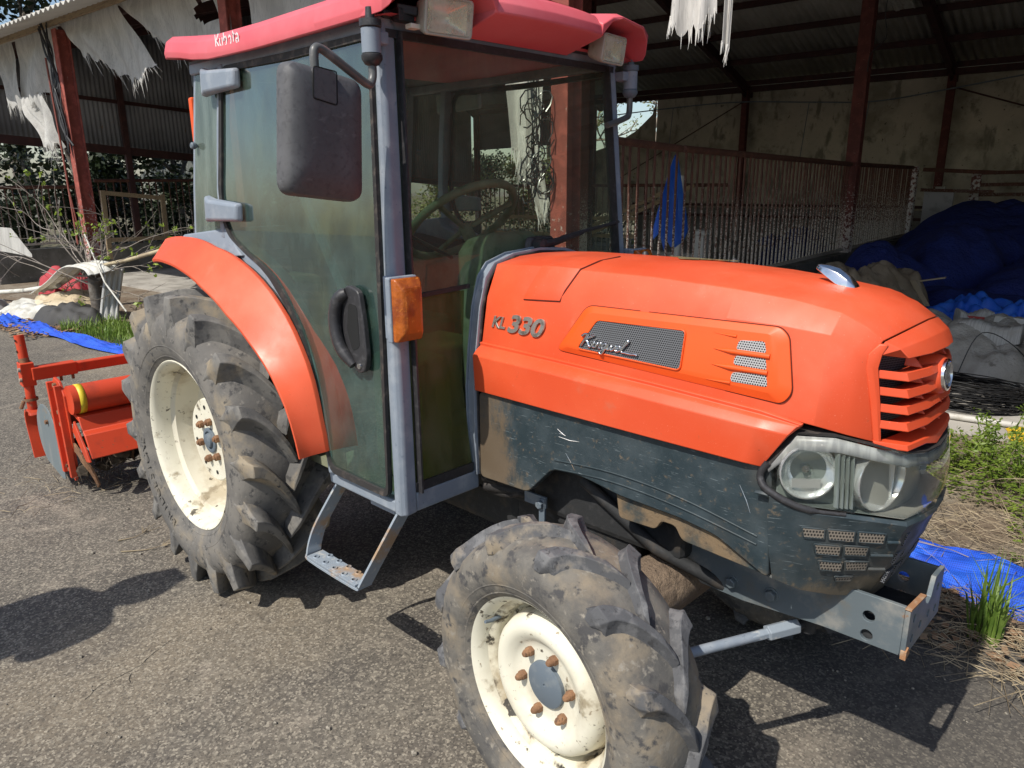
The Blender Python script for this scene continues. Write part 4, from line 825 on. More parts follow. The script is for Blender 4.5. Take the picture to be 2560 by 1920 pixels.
# glass: windscreen, lower front panes, doors, quarter panes, rear pane
def pane(name, pts, n, m, parent, th=.005):
    g = MB(); g.prism(pts, Vector(n)*th); return obj(name, g, m, parent, label=None)
wz0, wz1 = 1.222, 1.888
ws = pane('windscreen', [(XP(wz0)+.004, -(YS(wz0)-.048), wz0), (XP(wz1)+.004, -(YS(wz1)-.048), wz1), (XP(wz1)+.004, YS(wz1)-.048, wz1), (XP(wz0)+.004, YS(wz0)-.048, wz0)], (-1, 0, 0), m_glass_front, tr)
for s in (-1, 1):
    pane('lower_front_glass', [(XP(.665)+.004, s*(YS(.665)-.05), .665), (XP(1.212)+.004, s*(YS(1.212)-.05), 1.212), (XP(1.212)+.004, s*.268, 1.212), (XP(.95)+.004, s*.30, .95), (XP(.665)+.004, s*.284, .665)], (-1, 0, 0), m_glass_low, tr)
    dv = MB(); dv.beam((XP(1.217)+.006, s*(YS(1.217)-.05), 1.214), (XP(1.217)+.006, s*.25, 1.224), .010, .012); obj('glass_divider', dv, m_rubber, tr)
    sl = MB(); sl.beam((XP(1.9)+.009, s*(YS(1.9)-.060), 1.89), (XP(.66)+.009, s*(YS(.66)-.060), .66), .006, .034, (1, 0, 0)); sl.beam((XP(.67)+.007, s*(YS(.67)-.05), .676), (XP(.67)+.007, s*.285, .676), .006, .028); obj('glass_edge_seal', sl, m_blackp, tr)
for y0, y1 in ((-.48, .48),):
    sl = MB(); sl.beam((XP(1.89)+.006, y0, 1.885), (XP(1.89)+.006, y1, 1.885), .012, .02); obj('windscreen_top_seal', sl, m_blackp, tr)
DR = roundpoly(DOOR, .03, 3)
for s in (-1, 1):
    door = obj('door', MB().prism([sp(x, z, .006, s) for x, z in DR], (0, -s*.006, 0)), m_glass_door if s < 0 else m_glass_clear, tr)
    pts = [sp(x, z, .008, s) for x, z in DR]
    e = MB(); cxd, czd = .62, 1.30
    def inset(x, z, d):
        v = Vector((cxd-x, czd-z)); v.normalize(); return (x+v.x*d, z+v.y*d)
    ip = [inset(x, z, .020) for x, z in DR]
    e.loft([[sp(x, z, .000, s) for x, z in DR], [sp(x, z, .016, s) for x, z in DR], [sp(x, z, .014, s) for x, z in ip], [sp(x, z, -.004, s) for x, z in ip], [sp(x, z, .000, s) for x, z in DR]])
    # loft runs ring to ring; close each ring
    n = len(DR); 
    for k in range(4): e.f.append((k*n+n-1, k*n, (k+1)*n, (k+1)*n+n-1))
    obj('door_seal', e, m_rubber, door, smooth=50)
    # hinges
    for z, x0 in ((1.846, .118), (1.432, .085)):
        h = MB(); 
        h.loft([[sp(x0-.025, z-.045, .004, s), sp(x0-.025, z+.052, .004, s), sp(x0-.020, z+.048, .030, s), sp(x0-.020, z-.042, .030, s)], [sp(x0+.03, z-.040, .004, s), sp(x0+.03, z+.040, .004, s), sp(x0+.03, z+.034, .045, s), sp(x0+.03, z-.036, .045, s)], [sp(x0+.235, z-.036, .012, s), sp(x0+.235, z+.026, .012, s), sp(x0+.230, z+.022, .040, s), sp(x0+.230, z-.032, .040, s)]], closed=True, caps=True)
        obj('hinge', h, m_cab, door, smooth=25, bevel=.010, seg=3)
    # outside handle: backing plate with a curved grab bar
    hp = roundpoly([(.934, 1.245), (.992, 1.232), (1.012, 1.15), (1.026, 1.05), (1.016, 1.006), (.980, 1.000), (.945, 1.035), (.905, 1.09), (.895, 1.15), (.905, 1.21)], .016, 3)
    hb = MB(); hb.prism([sp(x, z, .014, s) for x, z in hp], (0, s*.018, 0)); hnd = obj('door_handle', hb, m_blackp, door, bevel=.007, seg=3)
    gb = MB(); gb.tube(smoothpath([sp(.935, 1.222, .030, s), sp(.908, 1.20, .044, s), sp(.897, 1.14, .048, s), sp(.918, 1.07, .046, s), sp(.965, 1.020, .034, s)], 5), [.014, .016, .018]+[.018]*15+[.016, .014, .013], 10); obj('grab_bar', gb, m_blackp, hnd, smooth=60)
    rc = MB(); rc.prism([sp(x, z, .033, s) for x, z in roundpoly([(.945, 1.195), (.985, 1.19), (.995, 1.075), (.96, 1.06), (.935, 1.12)], .012, 3)], (0, -s*.003, 0)); obj('handle_recess', rc, m_dark, hnd)
    lk = MB(); lk.lathe([(0, .009), (.004, .008), (.004, .001)], sp(.994, 1.022, .033, s), (0, s, 0), 14); obj('key_lock', lk, m_chrome, hnd)
    pane('quarter_glass', [sp(-.112, 1.325, -.012, s), sp(-.095, 1.5, -.012, s), sp(-.025, 1.90, -.012, s), sp(.17, 1.90, -.004, s), sp(.112, 1.5, -.004, s), sp(.118, 1.34, -.004, s)], (0, -s, 0), m_glass_side if s < 0 else m_glass_clear, tr)
    kb = MB(); kb.lathe([(0, .004), (.012, .012), (.022, .012), (.026, .008), (.026, .001)], sp(-.045, 1.652, -.012, s), (0, s, 0), 14); obj('pane_knob', kb, m_hub, tr, smooth=40)
    # pillar clamp with amber turn signal
    cl = MB(); x0 = 1.118
    cl.prism([(x0-.030, s*(YS(1.2)-.003), 1.108), (x0-.030, s*(YS(1.2)+.018), 1.108), (x0+.018, s*(YS(1.2)+.020), 1.108), (x0+.030, s*(YS(1.2)-.002), 1.108)], (0, 0, .172))
    sg = obj('turn_signal', cl, m_cab, tr, bevel=.005)
    sm = MB(); yc = s*.536; sm.loft([[(1.148, yc-.052, z0), (1.148, yc+.046, z0), (1.148, yc+.046, z1), (1.148, yc-.052, z1)] if False else [(xx, yc-hw, 1.197-hh), (xx, yc+hw, 1.197-hh), (xx, yc+hw, 1.197+hh), (xx, yc-hw, 1.197+hh)] for xx, hw, hh, z0, z1 in ((1.140, .046, .086, 0, 0), (1.160, .046, .086, 0, 0))], closed=True, caps=True)
    obj('signal_base', sm, m_cab, sg, bevel=.004)
    al = MB(); al.loft([[(xx, yc-hw, 1.197-hh), (xx, yc+hw, 1.197-hh), (xx, yc+hw, 1.197+hh), (xx, yc-hw, 1.197+hh)] for xx, hw, hh in ((1.160, .042, .083), (1.178, .042, .083), (1.196, .032, .060), (1.200, .022, .045))], closed=True, caps=True)
    obj('amber_lens', al, m_amber, sg, smooth=20, bevel=.004, seg=3)
    for dz in (-.066, .066): obj('lens_screw', MB().lathe([(0, .006), (.006, .006), (.006, .001)], (1.179, yc+s*.012, 1.197+dz), (1, 0, 0), 10), m_rust, sg)
    # mirrors on a cranked arm
    cyl = MB(); cc = Vector((1.088, s*.545, 0))
    cyl.lathe([(1.795, .006), (1.800, .018), (1.812, .026), (1.822, .026), (1.824, .023), (1.884, .023), (1.886, .027), (1.902, .027), (1.904, .012), (1.93, .010)], cc, (0, 0, 1), 20)
    mi = obj('mirror', cyl, m_blackp if s < 0 else m_hub, tr, smooth=40)
    tb = MB(); tb.lathe([(1.826, .0238), (1.882, .0238)], cc, (0, 0, 1), 20); obj('mount_sleeve', tb, m_cab, mi, smooth=60)
    lo = MB(); lo.box((1.075, s*.520, 1.865), (.04, .05, .03)); obj('mount_lug', lo, m_cab, mi, bevel=.004)
    if s < 0: path = [(1.088, -.545, 1.80), (1.089, -.546, 1.775), (1.092, -.556, 1.756), (1.096, -.575, 1.755), (1.100, -.66, 1.800), (1.100, -.695, 1.818), (1.101, -.712, 1.818), (1.102, -.718, 1.802), (1.102, -.718, 1.752)]
    else: path = [(1.088, .545, 1.80), (1.088, .545, 1.765), (1.090, .538, 1.742), (1.095, .52, 1.732), (1.10, .45, 1.712), (1.10, .40, 1.70)]
    ar = MB(); ar.tube(smoothpath(path, 5), .0105, 10); obj('mirror_arm', ar, mat('arm_grey', (.10, .10, .095), .4, layers=((30, (.17, .16, .15), .5, .7),)) if s < 0 else bpy.data.materials['arm_grey'], mi, smooth=60)
    if s < 0:
        ctr = Vector((1.100, -.708, 1.632)); q = []
        rot = Matrix.Rotation(R(-4), 3, 'X')
        for dx, k in ((-.022, .97), (-.020, 1.0), (.000, 1.0), (.018, .97), (.030, .86), (.036, .60), (.037, .30)):
            pl = roundpoly([(-.112*k, -.146*k), (-.104*k, .150*k), (.100*k, .132*k), (.102*k, -.156*k)], .034*k, 6)
            q.append([ctr+rot @ Vector((dx, a, b)) for a, b in pl])
        hs = MB(); hs.loft(q, closed=True, caps=True); ho = obj('mirror_housing', hs, m_mirror_p, mi, smooth=40)
        mg = MB(); mg.prism([ctr+rot @ Vector((-.0225, a*.93, b*.93)) for a, b in roundpoly([(-.112, -.146), (-.104, .150), (.100, .132), (.102, -.156)], .034, 5)], (-.002, 0, 0)); obj('mirror_glass', mg, m_chrome, mi)
        bp = MB(); bp.loft([[ctr+rot @ Vector((dx, a, b)) for a, b in roundpoly([(-.045, .072), (-.043, .138), (.014, .134), (.015, .064)], .006, 2)] for dx in (.024, .0372, .0378)], closed=True, caps=True); obj('arm_cover_plate', bp, m_mirror_p, mi, bevel=.002)
        gp = MB(); lp = [ctr+rot @ Vector((.0368, a, b)) for a, b in roundpoly([(-.047, .070), (-.045, .139), (.016, .136), (.017, .062)], .006, 2)]; gp.tube(lp+[lp[0]], .0016, 5); obj('cover_gap', gp, m_dark, mi)
# rear pane
pane('rear_glass', [(-.10, -.46, 1.35), (-.045, -.44, 1.89), (-.045, .44, 1.89), (-.10, .46, 1.35)], (1, 0, 0), m_glass_clear, tr)
# ---------------- roof
rm = MB(); 
def roof_ring(x, hw, zb, zt, crown, under): # lower edge out, side, top
    return [(x, -hw+.05, zb+.012+under), (x, -hw, zb), (x, -hw-.004, zb+.02), (x, -hw+.004, lerp(zb, zt, .72)), (x, -hw+.03, zt), (x, -hw*.5, zt+crown*.8), (x, 0, zt+crown), (x, hw*.5, zt+crown*.8), (x, hw-.03, zt), (x, hw-.004, lerp(zb, zt, .72)), (x, hw+.004, zb+.02), (x, hw, zb), (x, hw-.05, zb+.012+under)]
RS = [(-.262, .36, 1.972, 2.005, .01, .02), (-.245, .46, 1.962, 2.016, .015, .02), (-.205, .510, 1.954, 2.022, .02, .01), (-.13, .538, 1.948, 2.022, .03, .0), (0, .550, 1.932, 2.005, .05, .0), (.10, .552, 1.916, 1.992, .06, 0), (.22, .552, 1.905, 1.982, .065, 0), (.5, .550, 1.902, 1.980, .07, 0), (.85, .548, 1.906, 1.984, .07, 0), (1.05, .546, 1.910, 1.986, .062, 0), (1.10, .540, 1.912, 1.987, .058, 0)]
rings = [roof_ring(*r) for r in RS]
rm.loft(rings)
# underside
n = 13
for i in range(len(rings)-1): pass
rm.loft([[r[0], (r[0][0], 0, r[0][2]-.0), r[12]] for r in rings])
rm.add(rings[0], [tuple(range(13))])
# front lip between the lamp bays, and the ears over the lamps
lip = []
for y in (-.232, -.15, 0, .15, .232):
    b = .018*(1-(y/.232)**2)
    lip.append([(1.09, y, 2.044-.1*(y*y)), (1.175+b, y, 2.004), (1.205+b, y, 1.972), (1.208+b, y, 1.946), (1.198+b, y, 1.940), (1.06, y, 1.904)])
rm.loft(lip, closed=True, caps=True)
for s in (-1, 1):
    ear = []
    for y, xf, zt, zb in ((.222, 1.212, 1.990, 1.941), (.262, 1.222, 2.012, 1.985), (.31, 1.225, 2.018, 1.998), (.45, 1.205, 2.010, 1.990), (.512, 1.178, 1.998, 1.965), (.535, 1.158, 1.985, 1.925), (.547, 1.140, 1.978, 1.912)):
        ear.append([(1.05, s*y, zt+.02*(y < .5)), (xf-.03, s*y, zt), (xf, s*y, zt-.014), (xf-.004, s*y, zb), (xf-.05, s*y, zb-.002), (1.05, s*y, zb if y < .5 else 1.912)])
    rm.loft(ear, closed=True, caps=True)
roof = obj('cab_roof', rm, m_red_roof, tr, smooth=50, bevel=.004, recalc=True)
ur = MB(); ur.box((.5, 0, 1.928), (1.14, .98, .02)); obj('roof_liner', ur, m_blackp, tr, bevel=.005)
def brand_mb():
    L = {'K': [[(0, 0), (0, 1)], [(.55, 1), (.1, .52), (.55, 0)]], 'u': [[(0, .66), (0, .2), (.12, .02)], [(.2, .02), (.42, .05), (.42, .66)]], 'b': [[(0, .98), (0, .35)], [(.04, .6), (.3, .66), (.42, .4), (.3, .03), (.14, .03)]],
         'o': [[(.04, .5), (.18, .66), (.40, .5), (.42, .2), (.3, .02)]], 't': [[(.1, .9), (.1, .1)], [(0, .62), (.3, .68)]], 'a': [[(.05, .55), (.25, .66), (.42, .5), (.42, 0)], [(.3, .3), (.05, .25), (.1, .02), (.22, .02)]]}
    mb = MB(); x = 0
    for ch in 'Kubota':
        for st in L[ch]:
            for a, b in zip(st, st[1:]): mb.beam((x+a, b, 0), (x+b*0+b*0+b if False else x+b*0+st[st.index(b)][0] if isinstance(b, tuple) else 0, 0, 0), .1, .1) if False else mb.beam((x+a[0], a[1], 0), (x+b[0], b[1], 0), .125, .04, (0, 0, 1))
        x += .68 if ch != 't' else .42
    return mb
for s in (-1, 1):
    b = brand_mb(); w = .155/3.7
    xform(b, (.283 if s < 0 else .437, s*.5525, 1.932), (w if s < 0 else -w, 0, 0), (0, 0, .038), (0, s*.02, 0)); obj('brand_lettering', b, m_white, roof)
# work lights
for s in (-1, 1):
    c0_ = Vector((1.150, s*.349, 1.925)); dirv = Vector((1, s*.10, -.16)).normalized(); sd = dirv.cross(Vector((0, 0, 1))).normalized(); upv = sd.cross(dirv)
    ks_ = .94 if s < 0 else .86
    def rect(d, hw, hh, r):
        hw, hh = hw*ks_, hh*ks_
        return [c0_+dirv*d+sd*a+upv*b for a, b in roundpoly([(-hw, -hh), (-hw*1.0, hh), (hw, hh), (hw, -hh)], r, 4)]
    lm = MB(); lm.loft([rect(-.065, .045, .024, .01), rect(-.05, .066, .036, .014), rect(.0, .080, .050, .014), rect(.012, .080, .050, .012), rect(.012, .072, .043, .01), rect(-.03, .05, .028, .01)], closed=True, caps=True)
    wl = obj('work_light', lm, mat('lamp_shell', (.44, .43, .36), .5, layers=((30, (.34, .33, .26), .5, .7),)) if s < 0 else bpy.data.materials['lamp_shell'], tr, smooth=35, bevel=.003)
    g = MB(); g.loft([rect(.008, .072, .043, .01), rect(.0145, .071, .042, .01)], closed=True, caps=True); obj('lamp_lens', g, m_lamp_lens, wl)
    rf = MB(); rf.loft([rect(-.028, .03, .016, .01), rect(.004, .070, .041, .01)], closed=True); rf.add(rect(-.028, .03, .016, .01), [tuple(range(20))]); obj('lamp_reflector', rf, mat('lamp_bowl', (.92, .90, .82), .16, .92) if s < 0 else bpy.data.materials['lamp_bowl'], wl, smooth=60)
    br = MB(); br.beam(c0_+Vector((-.05, s*.06, .01)), (1.08, s*.46, 1.94), .03, .022); br.box((1.085, s*.44, 1.925), (.03, .05, .03)); obj('lamp_bracket', br, m_blackp, wl, bevel=.003)
    cn = MB(); cn.box((1.110, s*.43, 1.898), (.025, .03, .012)); obj('cable_plug', cn, m_cream, wl, bevel=.002)
# rear light hanging at the back corner of the roof
rl = MB(); rl.loft([[(-.20, -.43, 1.945), (-.20, -.33, 1.945), (-.20, -.33, 1.865), (-.20, -.43, 1.865)], [(-.12, -.42, 1.94), (-.12, -.34, 1.94), (-.12, -.34, 1.87), (-.12, -.42, 1.87)]], closed=True, caps=True)
rlo = obj('rear_work_light', rl, m_blackp, tr, bevel=.008)
obj('lamp_lens', MB().box((-.203, -.38, 1.905), (.006, .09, .07)), m_white, rlo, bevel=.003)
am = MB(); am.box((-.135, -.455, 1.745), (.03, .035, .16)); obj('rear_reflector', am, m_orange_fresh, tr, bevel=.008)

# ---------------- fenders
FO = [(9, .792), (12, .790), (21, .780), (30, .752), (41, .705), (54, .665), (69, .652), (84, .664), (96, .682), (106, .702), (109, .706)]
FI = [(9, .785), (12, .785), (17, .786), (28, .806), (40, .806), (51, .790), (64, .765), (78, .742), (95, .752), (111, .778)]
for s in (-1, 1):
    q = []
    for a in list(range(10, 109, 4))+[108.5]:
        ro, ri = interp(FO, a), interp(FI, a); d = Vector((math.cos(R(a)), 0, math.sin(R(a)))); o_ = Vector((0, 0, .575))
        wx = 1 if a < 96 else 1-(a-96)/12.5*.25
        rows = [(.558, ri+.006), (.575, ri+.010), (.578+.040*wx, lerp(ro, ri, .62)), (.578+.070*wx, lerp(ro, ri, .24)), (.578+.088*wx, ro+.003), (.578+.086*wx, ro-.008), (.57+.06*wx, ro-.010)]
        q.append([o_+d*r+Vector((0, s*y, 0)) for y, r in rows])
    fm = MB(); fm.loft(q); obj('fender', fm, m_orange, tr, smooth=40, solid=.006, bevel=.003)
    inn_ = MB(); q = []
    for a in list(range(8, 125, 6)):
        d = Vector((math.cos(R(a)), 0, math.sin(R(a)))); o_ = Vector((0, 0, .575)); ri = interp(FI, a)
        q.append([o_+d*(ri-.004)+Vector((0, s*.560, 0)), o_+d*(ri-.035)+Vector((0, s*.40, 0)), o_+d*.42+Vector((0, s*.36, 0))])
    inn_.loft(q); obj('inner_fender', inn_, m_chassis, tr, smooth=40, solid=.006)
# grey rear shelf above the fender
# ---------------- interior
it = MB(); it.box((.45, 0, .60), (1.15, .94, .03)); flo = obj('cab_floor', it, m_int, tr)
st = MB(); st.loft([[(x, -.24, z), (x, .24, z)] for x, z in ((.10, .98), (.52, 1.0), (.54, .88), (.10, .86))], closed=True, caps=False); 
st = MB(); st.box((.30, 0, .95), (.44, .46, .13)); seat = obj('seat', st, m_seat, tr, bevel=.05, seg=4)
st = MB(); st.box((.06, 0, 1.22), (.11, .44, .46), Matrix.Rotation(R(-10), 3, 'Y')); obj('seat_back', st, m_seat, seat, bevel=.05, seg=4)
cs = MB(); cs.box((.60, 0, .78), (.30, .30, .36)); cs.loft([[(.99, -.17, .62), (.99, .17, .62), (1.09, .19, .62), (1.09, -.19, .62)], [(.96, -.17, 1.10), (.96, .17, 1.10), (1.09, .17, 1.18), (1.09, -.17, 1.18)], [(.92, -.14, 1.30), (.92, .14, 1.30), (1.06, .12, 1.335), (1.06, -.12, 1.335)], [(.94, -.12, 1.345), (.94, .12, 1.345), (1.04, .09, 1.37), (1.04, -.09, 1.37)]], closed=True, caps=True)
dash = obj('dashboard', cs, m_int, tr, smooth=30, bevel=.02, seg=3)
ck = MB(); ck.box((.95, -.36, .82), (.24, .14, .40)); obj('lever_console', ck, m_int, tr, bevel=.03, seg=3)
for s in (-1, 1): obj('wheel_arch_trim', MB().box((.20, s*.40, 1.05), (.55, .12, .34)), m_int, tr, bevel=.03, seg=3)
wh = MB(); wc, wa = Vector((.80, 0, 1.39)), Vector((-.62, 0, .78)).normalized(); e1 = Vector((0, 1, 0)); e2_ = wa.cross(e1)
ring = [wc+(e1*math.cos(2*math.pi*k/36)+e2_*math.sin(2*math.pi*k/36))*.20 for k in range(37)]; wh.tube(ring, .014, 8, cap=False)
for a in (90, 210, 330): wh.tube([wc-wa*.03, wc+(e1*math.cos(R(a))+e2_*math.sin(R(a)))*.20], .010, 6)
wh.tube([wc-wa*.02, wc-wa*.28], .022, 8); obj('steering_wheel', wh, m_int, tr, smooth=60)
lv = MB(); lv.tube([(.86, -.10, 1.28), (.84, -.26, 1.36)], .006, 6); lv.blob((.84, -.27, 1.365), (.016, .018, .016), 8, 6, 0); lv.tube([(.55, -.28, .95), (.58, -.30, 1.24)], .008, 6); lv.blob((.58, -.30, 1.26), (.02, .02, .026), 8, 6, 0); obj('control_lever', lv, m_blackp, tr, smooth=60)
wp = MB(); wp.loft([[(XP(1.33)+.012, .05+a, 1.315+b) for a, b in roundpoly([(-.075, -.06), (-.055, .038), (.075, .036), (.085, -.06)], .02, 4)], [(XP(1.33)+.030, .05+a*.85, 1.315+b*.85) for a, b in roundpoly([(-.075, -.06), (-.055, .038), (.075, .036), (.085, -.06)], .02, 4)]], closed=True, caps=True)
wpo = obj('wiper_motor_cover', wp, m_blackp, tr, bevel=.004)
wb = MB(); wb.lathe([(0, .022), (.03, .020), (.036, .001)], (XP(1.33)+.03, .03, 1.325), (1, 0, 0), 16); wb.tube([(XP(1.33)+.052, .03, 1.325), (XP(1.34)+.050, .10, 1.333), (XP(1.35)+.028, .26, 1.352)], [.014, .012, .007], 8); wb.tube([(XP(1.34)+.022, .16, 1.342), (XP(1.36)+.016, .48, 1.378)], .006, 6); obj('wiper', wb, m_blackp, tr, smooth=50)
gs = MB(); gs.beam((.20, -.38, 1.83), (.78, -.47, 1.20), .014, .03); obj('gas_strut', gs, m_cab, tr)
stk = MB(); stk.box((1.020, -.415, 1.545), (.003, .045, .11)); stk2 = obj('warning_sticker', stk, m_white, tr)
obj('sticker_band', MB().box((1.0215, -.415, 1.608), (.003, .045, .022)), m_rust, stk2)
obj('cab_post', MB().tube([(1.00, -.43, 1.86), (1.005, -.40, 1.40)], .016, 8), m_int, tr, smooth=60)
# ---------------- wheels
def wheel(front, s):
    if front:
        cx, cyy, cz, st = 1.731, s*.566, .386, R(-4.7) if s < 0 else R(-4.7)
        carc = [(.080, .222), (.092, .228), (.108, .252), (.117, .285), (.113, .316), (.097, .341), (.06, .356), (0, .362)]
        nl, Rt, wu, sweep = 13, .387, .097, 22
        rim = [(.078, .226), (.086, .229), (.090, .2265), (.086, .221), (.078, .214), (.066, .208), (.052, .205), (.044, .196), (.036, .189), (.004, .186), (.0, .180), (.012, .174), (.034, .171), (.052, .165), (.064, .152), (.067, .138), (.062, .122), (.050, .108), (.043, .100), (.041, .085), (.040, .001)]
    else:
        cx, cyy, cz, st = 0.0, s*.567, .571, 0
        carc = [(.118, .322), (.128, .330), (.146, .360), (.156, .405), (.154, .450), (.142, .486), (.10, .510), (0, .522)]
        nl, Rt, wu, sweep = 18, .580, .146, 20
        rim = [(.116, .326), (.125, .3285), (.129, .325), (.125, .317), (.112, .308), (.085, .303), (.058, .300), (.050, .292), (.046, .284), (.0, .279), (-.04, .270), (-.055, .25), (-.060, .19), (-.045, .172), (.0, .166), (.026, .163), (.031, .158), (.032, .001)]
    o_ = Vector((cx, cyy, cz)); fx = Vector((math.cos(st), math.sin(st), 0)); ax = Vector((0, 0, 1)).cross(fx)*(1)
    if ax.y*s < 0: ax = -ax
    P = lambda u, r, a: o_+ax*u+(fx*math.cos(a)+Vector((0, 0, 1))*math.sin(a))*r
    w = bpy.data.objects.new('front_wheel' if front else 'rear_wheel', None); C.objects.link(w); w.parent = tr; w.location = o_-tr.location; w.empty_display_size = .1
    def O(name, mb, m, **k):
        me = obj(name, mb, m, None, rootloc=None, **k); 
        for v in me.data.vertices: v.co -= o_
        me.parent = w; return me
    prof = [(u, r) for u, r in carc]+[(-u, r) for u, r in reversed(carc[:-1])]
    ty = MB(); n = 96; vs = []; fs = []; m = len(prof)
    for k in range(n):
        a = 2*math.pi*k/n
        for u, r in prof:
            p = P(u, r, a)
            vs.append(p)
    for k in range(n):
        for i in range(m-1): fs.append((k*m+i, k*m+i+1, ((k+1) % n)*m+i+1, ((k+1) % n)*m+i))
    ty.add(vs, fs)
    for h in (.262 if front else .385, .240 if front else .345):   # moulded rings on the sidewall
        u = interp([(r, u_) for u_, r in sorted(carc[:5], key=lambda q: q[1])], h)
        vs = []; fs = []
        for k in range(n):
            a = 2*math.pi*k/n; vs += [P(u-.002, h-.003, a), P(u+.0022, h, a), P(u-.001, h+.003, a)]
        for k in range(n):
            for i in range(2): fs.append((k*3+i, k*3+i+1, ((k+1) % n)*3+i+1, ((k+1) % n)*3+i))
        ty.add(vs, fs)
    tyre = O('tyre', ty, m_tyre if front else m_tyre_r, smooth=180)
    rb = lambda u: interp(sorted((u_, r) for u_, r in carc if r > carc[3][1]), abs(u))
    lg = MB()
    for side in (1, -1):
        for k in range(nl):
            a0 = 2*math.pi*(k+(.5 if side < 0 else 0))/nl+.1
            secs = []; N = 7
            for i in range(N+4):
                t = i/N; wear = random.uniform(-.0015, .0015)
                if t <= 1:
                    u = lerp(-.012, wu, t); a = a0+R(sweep)*math.sin(t*math.pi/2*.95)**(.85 if front else .9); r0 = rb(u)-.006
                    rt = Rt-(.012 if front else .010)*t*t+wear
                    wb_, wt_ = (lerp(.062, .074, t), lerp(.030, .038, t)) if front else (lerp(.066, .096, t), lerp(.032, .044, t))
                    if i == 0: wt_ *= .7; rt -= .006
                    secs.append([P(side*u, r0, a-wb_/2/r0), P(side*u, (r0*.35+rt*.65), a-(wt_*.75+wb_*.25)/2/rt), P(side*u, rt, a-wt_/2/rt), P(side*u, rt, a+wt_/2/rt), P(side*u, (r0*.35+rt*.65), a+(wt_*.75+wb_*.25)/2/rt), P(side*u, r0, a+wb_/2/r0)])
                else:
                    t2 = (i-N)/3; r1 = Rt-(.012 if front else .010); rend = .332 if front else .430
                    r_in = lerp(rb(wu)-.006, rend-.006, t2); uc = interp(sorted((r, u_) for u_, r in carc), r_in)
                    uo, ro = (lerp(wu+.010, uc+.002, t2) if front else lerp(wu+.006, uc+.003, t2**1.3)), lerp(r1-.006, rend, t2)
                    ww, wb2 = (lerp(.036, .016, t2), lerp(.072, .030, t2)) if front else (lerp(.042, .006, t2), lerp(.094, .014, t2))
                    a = a0+R(sweep)*(1+.06*t2)
                    secs.append([P(side*(uc-.010), r_in, a-wb2/2/ro), P(side*(uc*.5+uo*.5-.003), (r_in+ro)/2, a-(ww+wb2)/4/ro), P(side*uo, ro, a-ww/2/ro), P(side*uo, ro, a+ww/2/ro), P(side*(uc*.5+uo*.5-.003), (r_in+ro)/2, a+(ww+wb2)/4/ro), P(side*(uc-.010), r_in, a+wb2/2/ro)])
            lg.loft(secs, closed=True, caps=True)
    O('tread_lugs', lg, m_lug if front else m_lug_r, smooth=42, bevel=.006 if front else .004, seg=2)
    i0, i1 = (6, 11) if front else (6, 13)
    rm_ = MB(); rm_.lathe(rim[:i0+1], o_, ax, 64); rm_.lathe(rim[i1:], o_, ax, 64); rimo = O('rim', rm_, m_cream, smooth=40)
    rw = MB(); rw.lathe(rim[i0:i1+1], o_, ax, 64); O('rim_well', rw, m_rim_in if front else m_rim_r, smooth=40)
    back = MB(); back.lathe([(rim[0][0], rim[0][1]-.01), (-.09 if front else -.12, rim[0][1]-.02), (-.09 if front else -.12, rim[0][1])], o_, ax, 48); O('rim_back', back, m_rim_in, smooth=40)
    ub = .0405 if front else .0325
    nr, nn, off = (.082, 6, 12) if front else (.078, 6, 18)
    for k in range(nn):
        a = 2*math.pi*k/nn+R(off); c_ = P(ub, nr, a)
        bt = MB()
        if front: bt.hexnut(c_, ax, .0125, .014); bt.lathe([(.012, .010), (.020, .0095), (.027, .006), (.028, .0005)], c_, ax, 10)
        else: bt.hexnut(c_, ax, .0155, .018); bt.lathe([(.016, .009), (.024, .0085), (.025, .0005)], c_, ax, 10)
        O('wheel_nut', bt, m_rust, smooth=40, bevel=.001)
    if front:
        cp_ = MB(); cp_.lathe([(.040, .057), (.050, .056), (.052, .053), (.052, .004), (.048, .003), (.048, .0005)], o_, ax, 36); O('hub_cap', cp_, m_hub, smooth=35)
        for k in range(5):
            a = 2*math.pi*k/5+.4; dm = MB(); dm.blob(P(.046, .118, a), (.012, .006, .012), 10, 6, 0)
        vs_ = MB(); c_ = P(.058, .196, R(150)); vs_.tube([c_-ax*.02, c_+ax*.012, c_+ax*.03+Vector((0, 0, .004))], [.005, .005, .004], 8); O('valve', vs_, m_hub, smooth=60)
    else:
        cp_ = MB(); cp_.lathe([(.030, .050), (.038, .050), (.040, .047), (.040, .036), (.034, .034), (.034, .030), (.046, .026), (.048, .022), (.048, .0005)], o_, ax, 32); O('hub_cap', cp_, m_hub, smooth=35)
        for k in range(8):
            a = 2*math.pi*k/8+.2; hh = MB(); hh.lathe([(.0326, .0085), (.0331, .0085), (.0331, .0005)], P(0, .128, a), ax, 12); O('rim_hole', hh, m_dark)
        vs_ = MB(); c_ = P(.05, .285, R(100)); vs_.tube([c_-ax*.02, c_+ax*.012-Vector((0, 0, .01))], .006, 8); O('valve', vs_, m_blackp, smooth=60)
    if not front and s < 0:   # worn raised lettering on the sidewall
        lt_ = MB(); word = 'BRIDGESTONE'
        for i, chh in enumerate(word):
            a = R(246-5.7*i); g_ = text_mb(chh, .056, .0007); mx = max(v[0] for v in g_.v)/2; base = P(.1545, .368, a)
            er = (P(0, 1, a)-P(0, 0, a)); et = fx*math.sin(a)-Vector((0, 0, 1))*math.cos(a); xform(g_, base-et*mx, et, er+ax*.02, ax); lt_.add(g_.v, g_.f)
        O('tyre_lettering', lt_, m_tyre_r)
    return w
for s in (-1, 1): wheel(False, s); wheel(True, s)

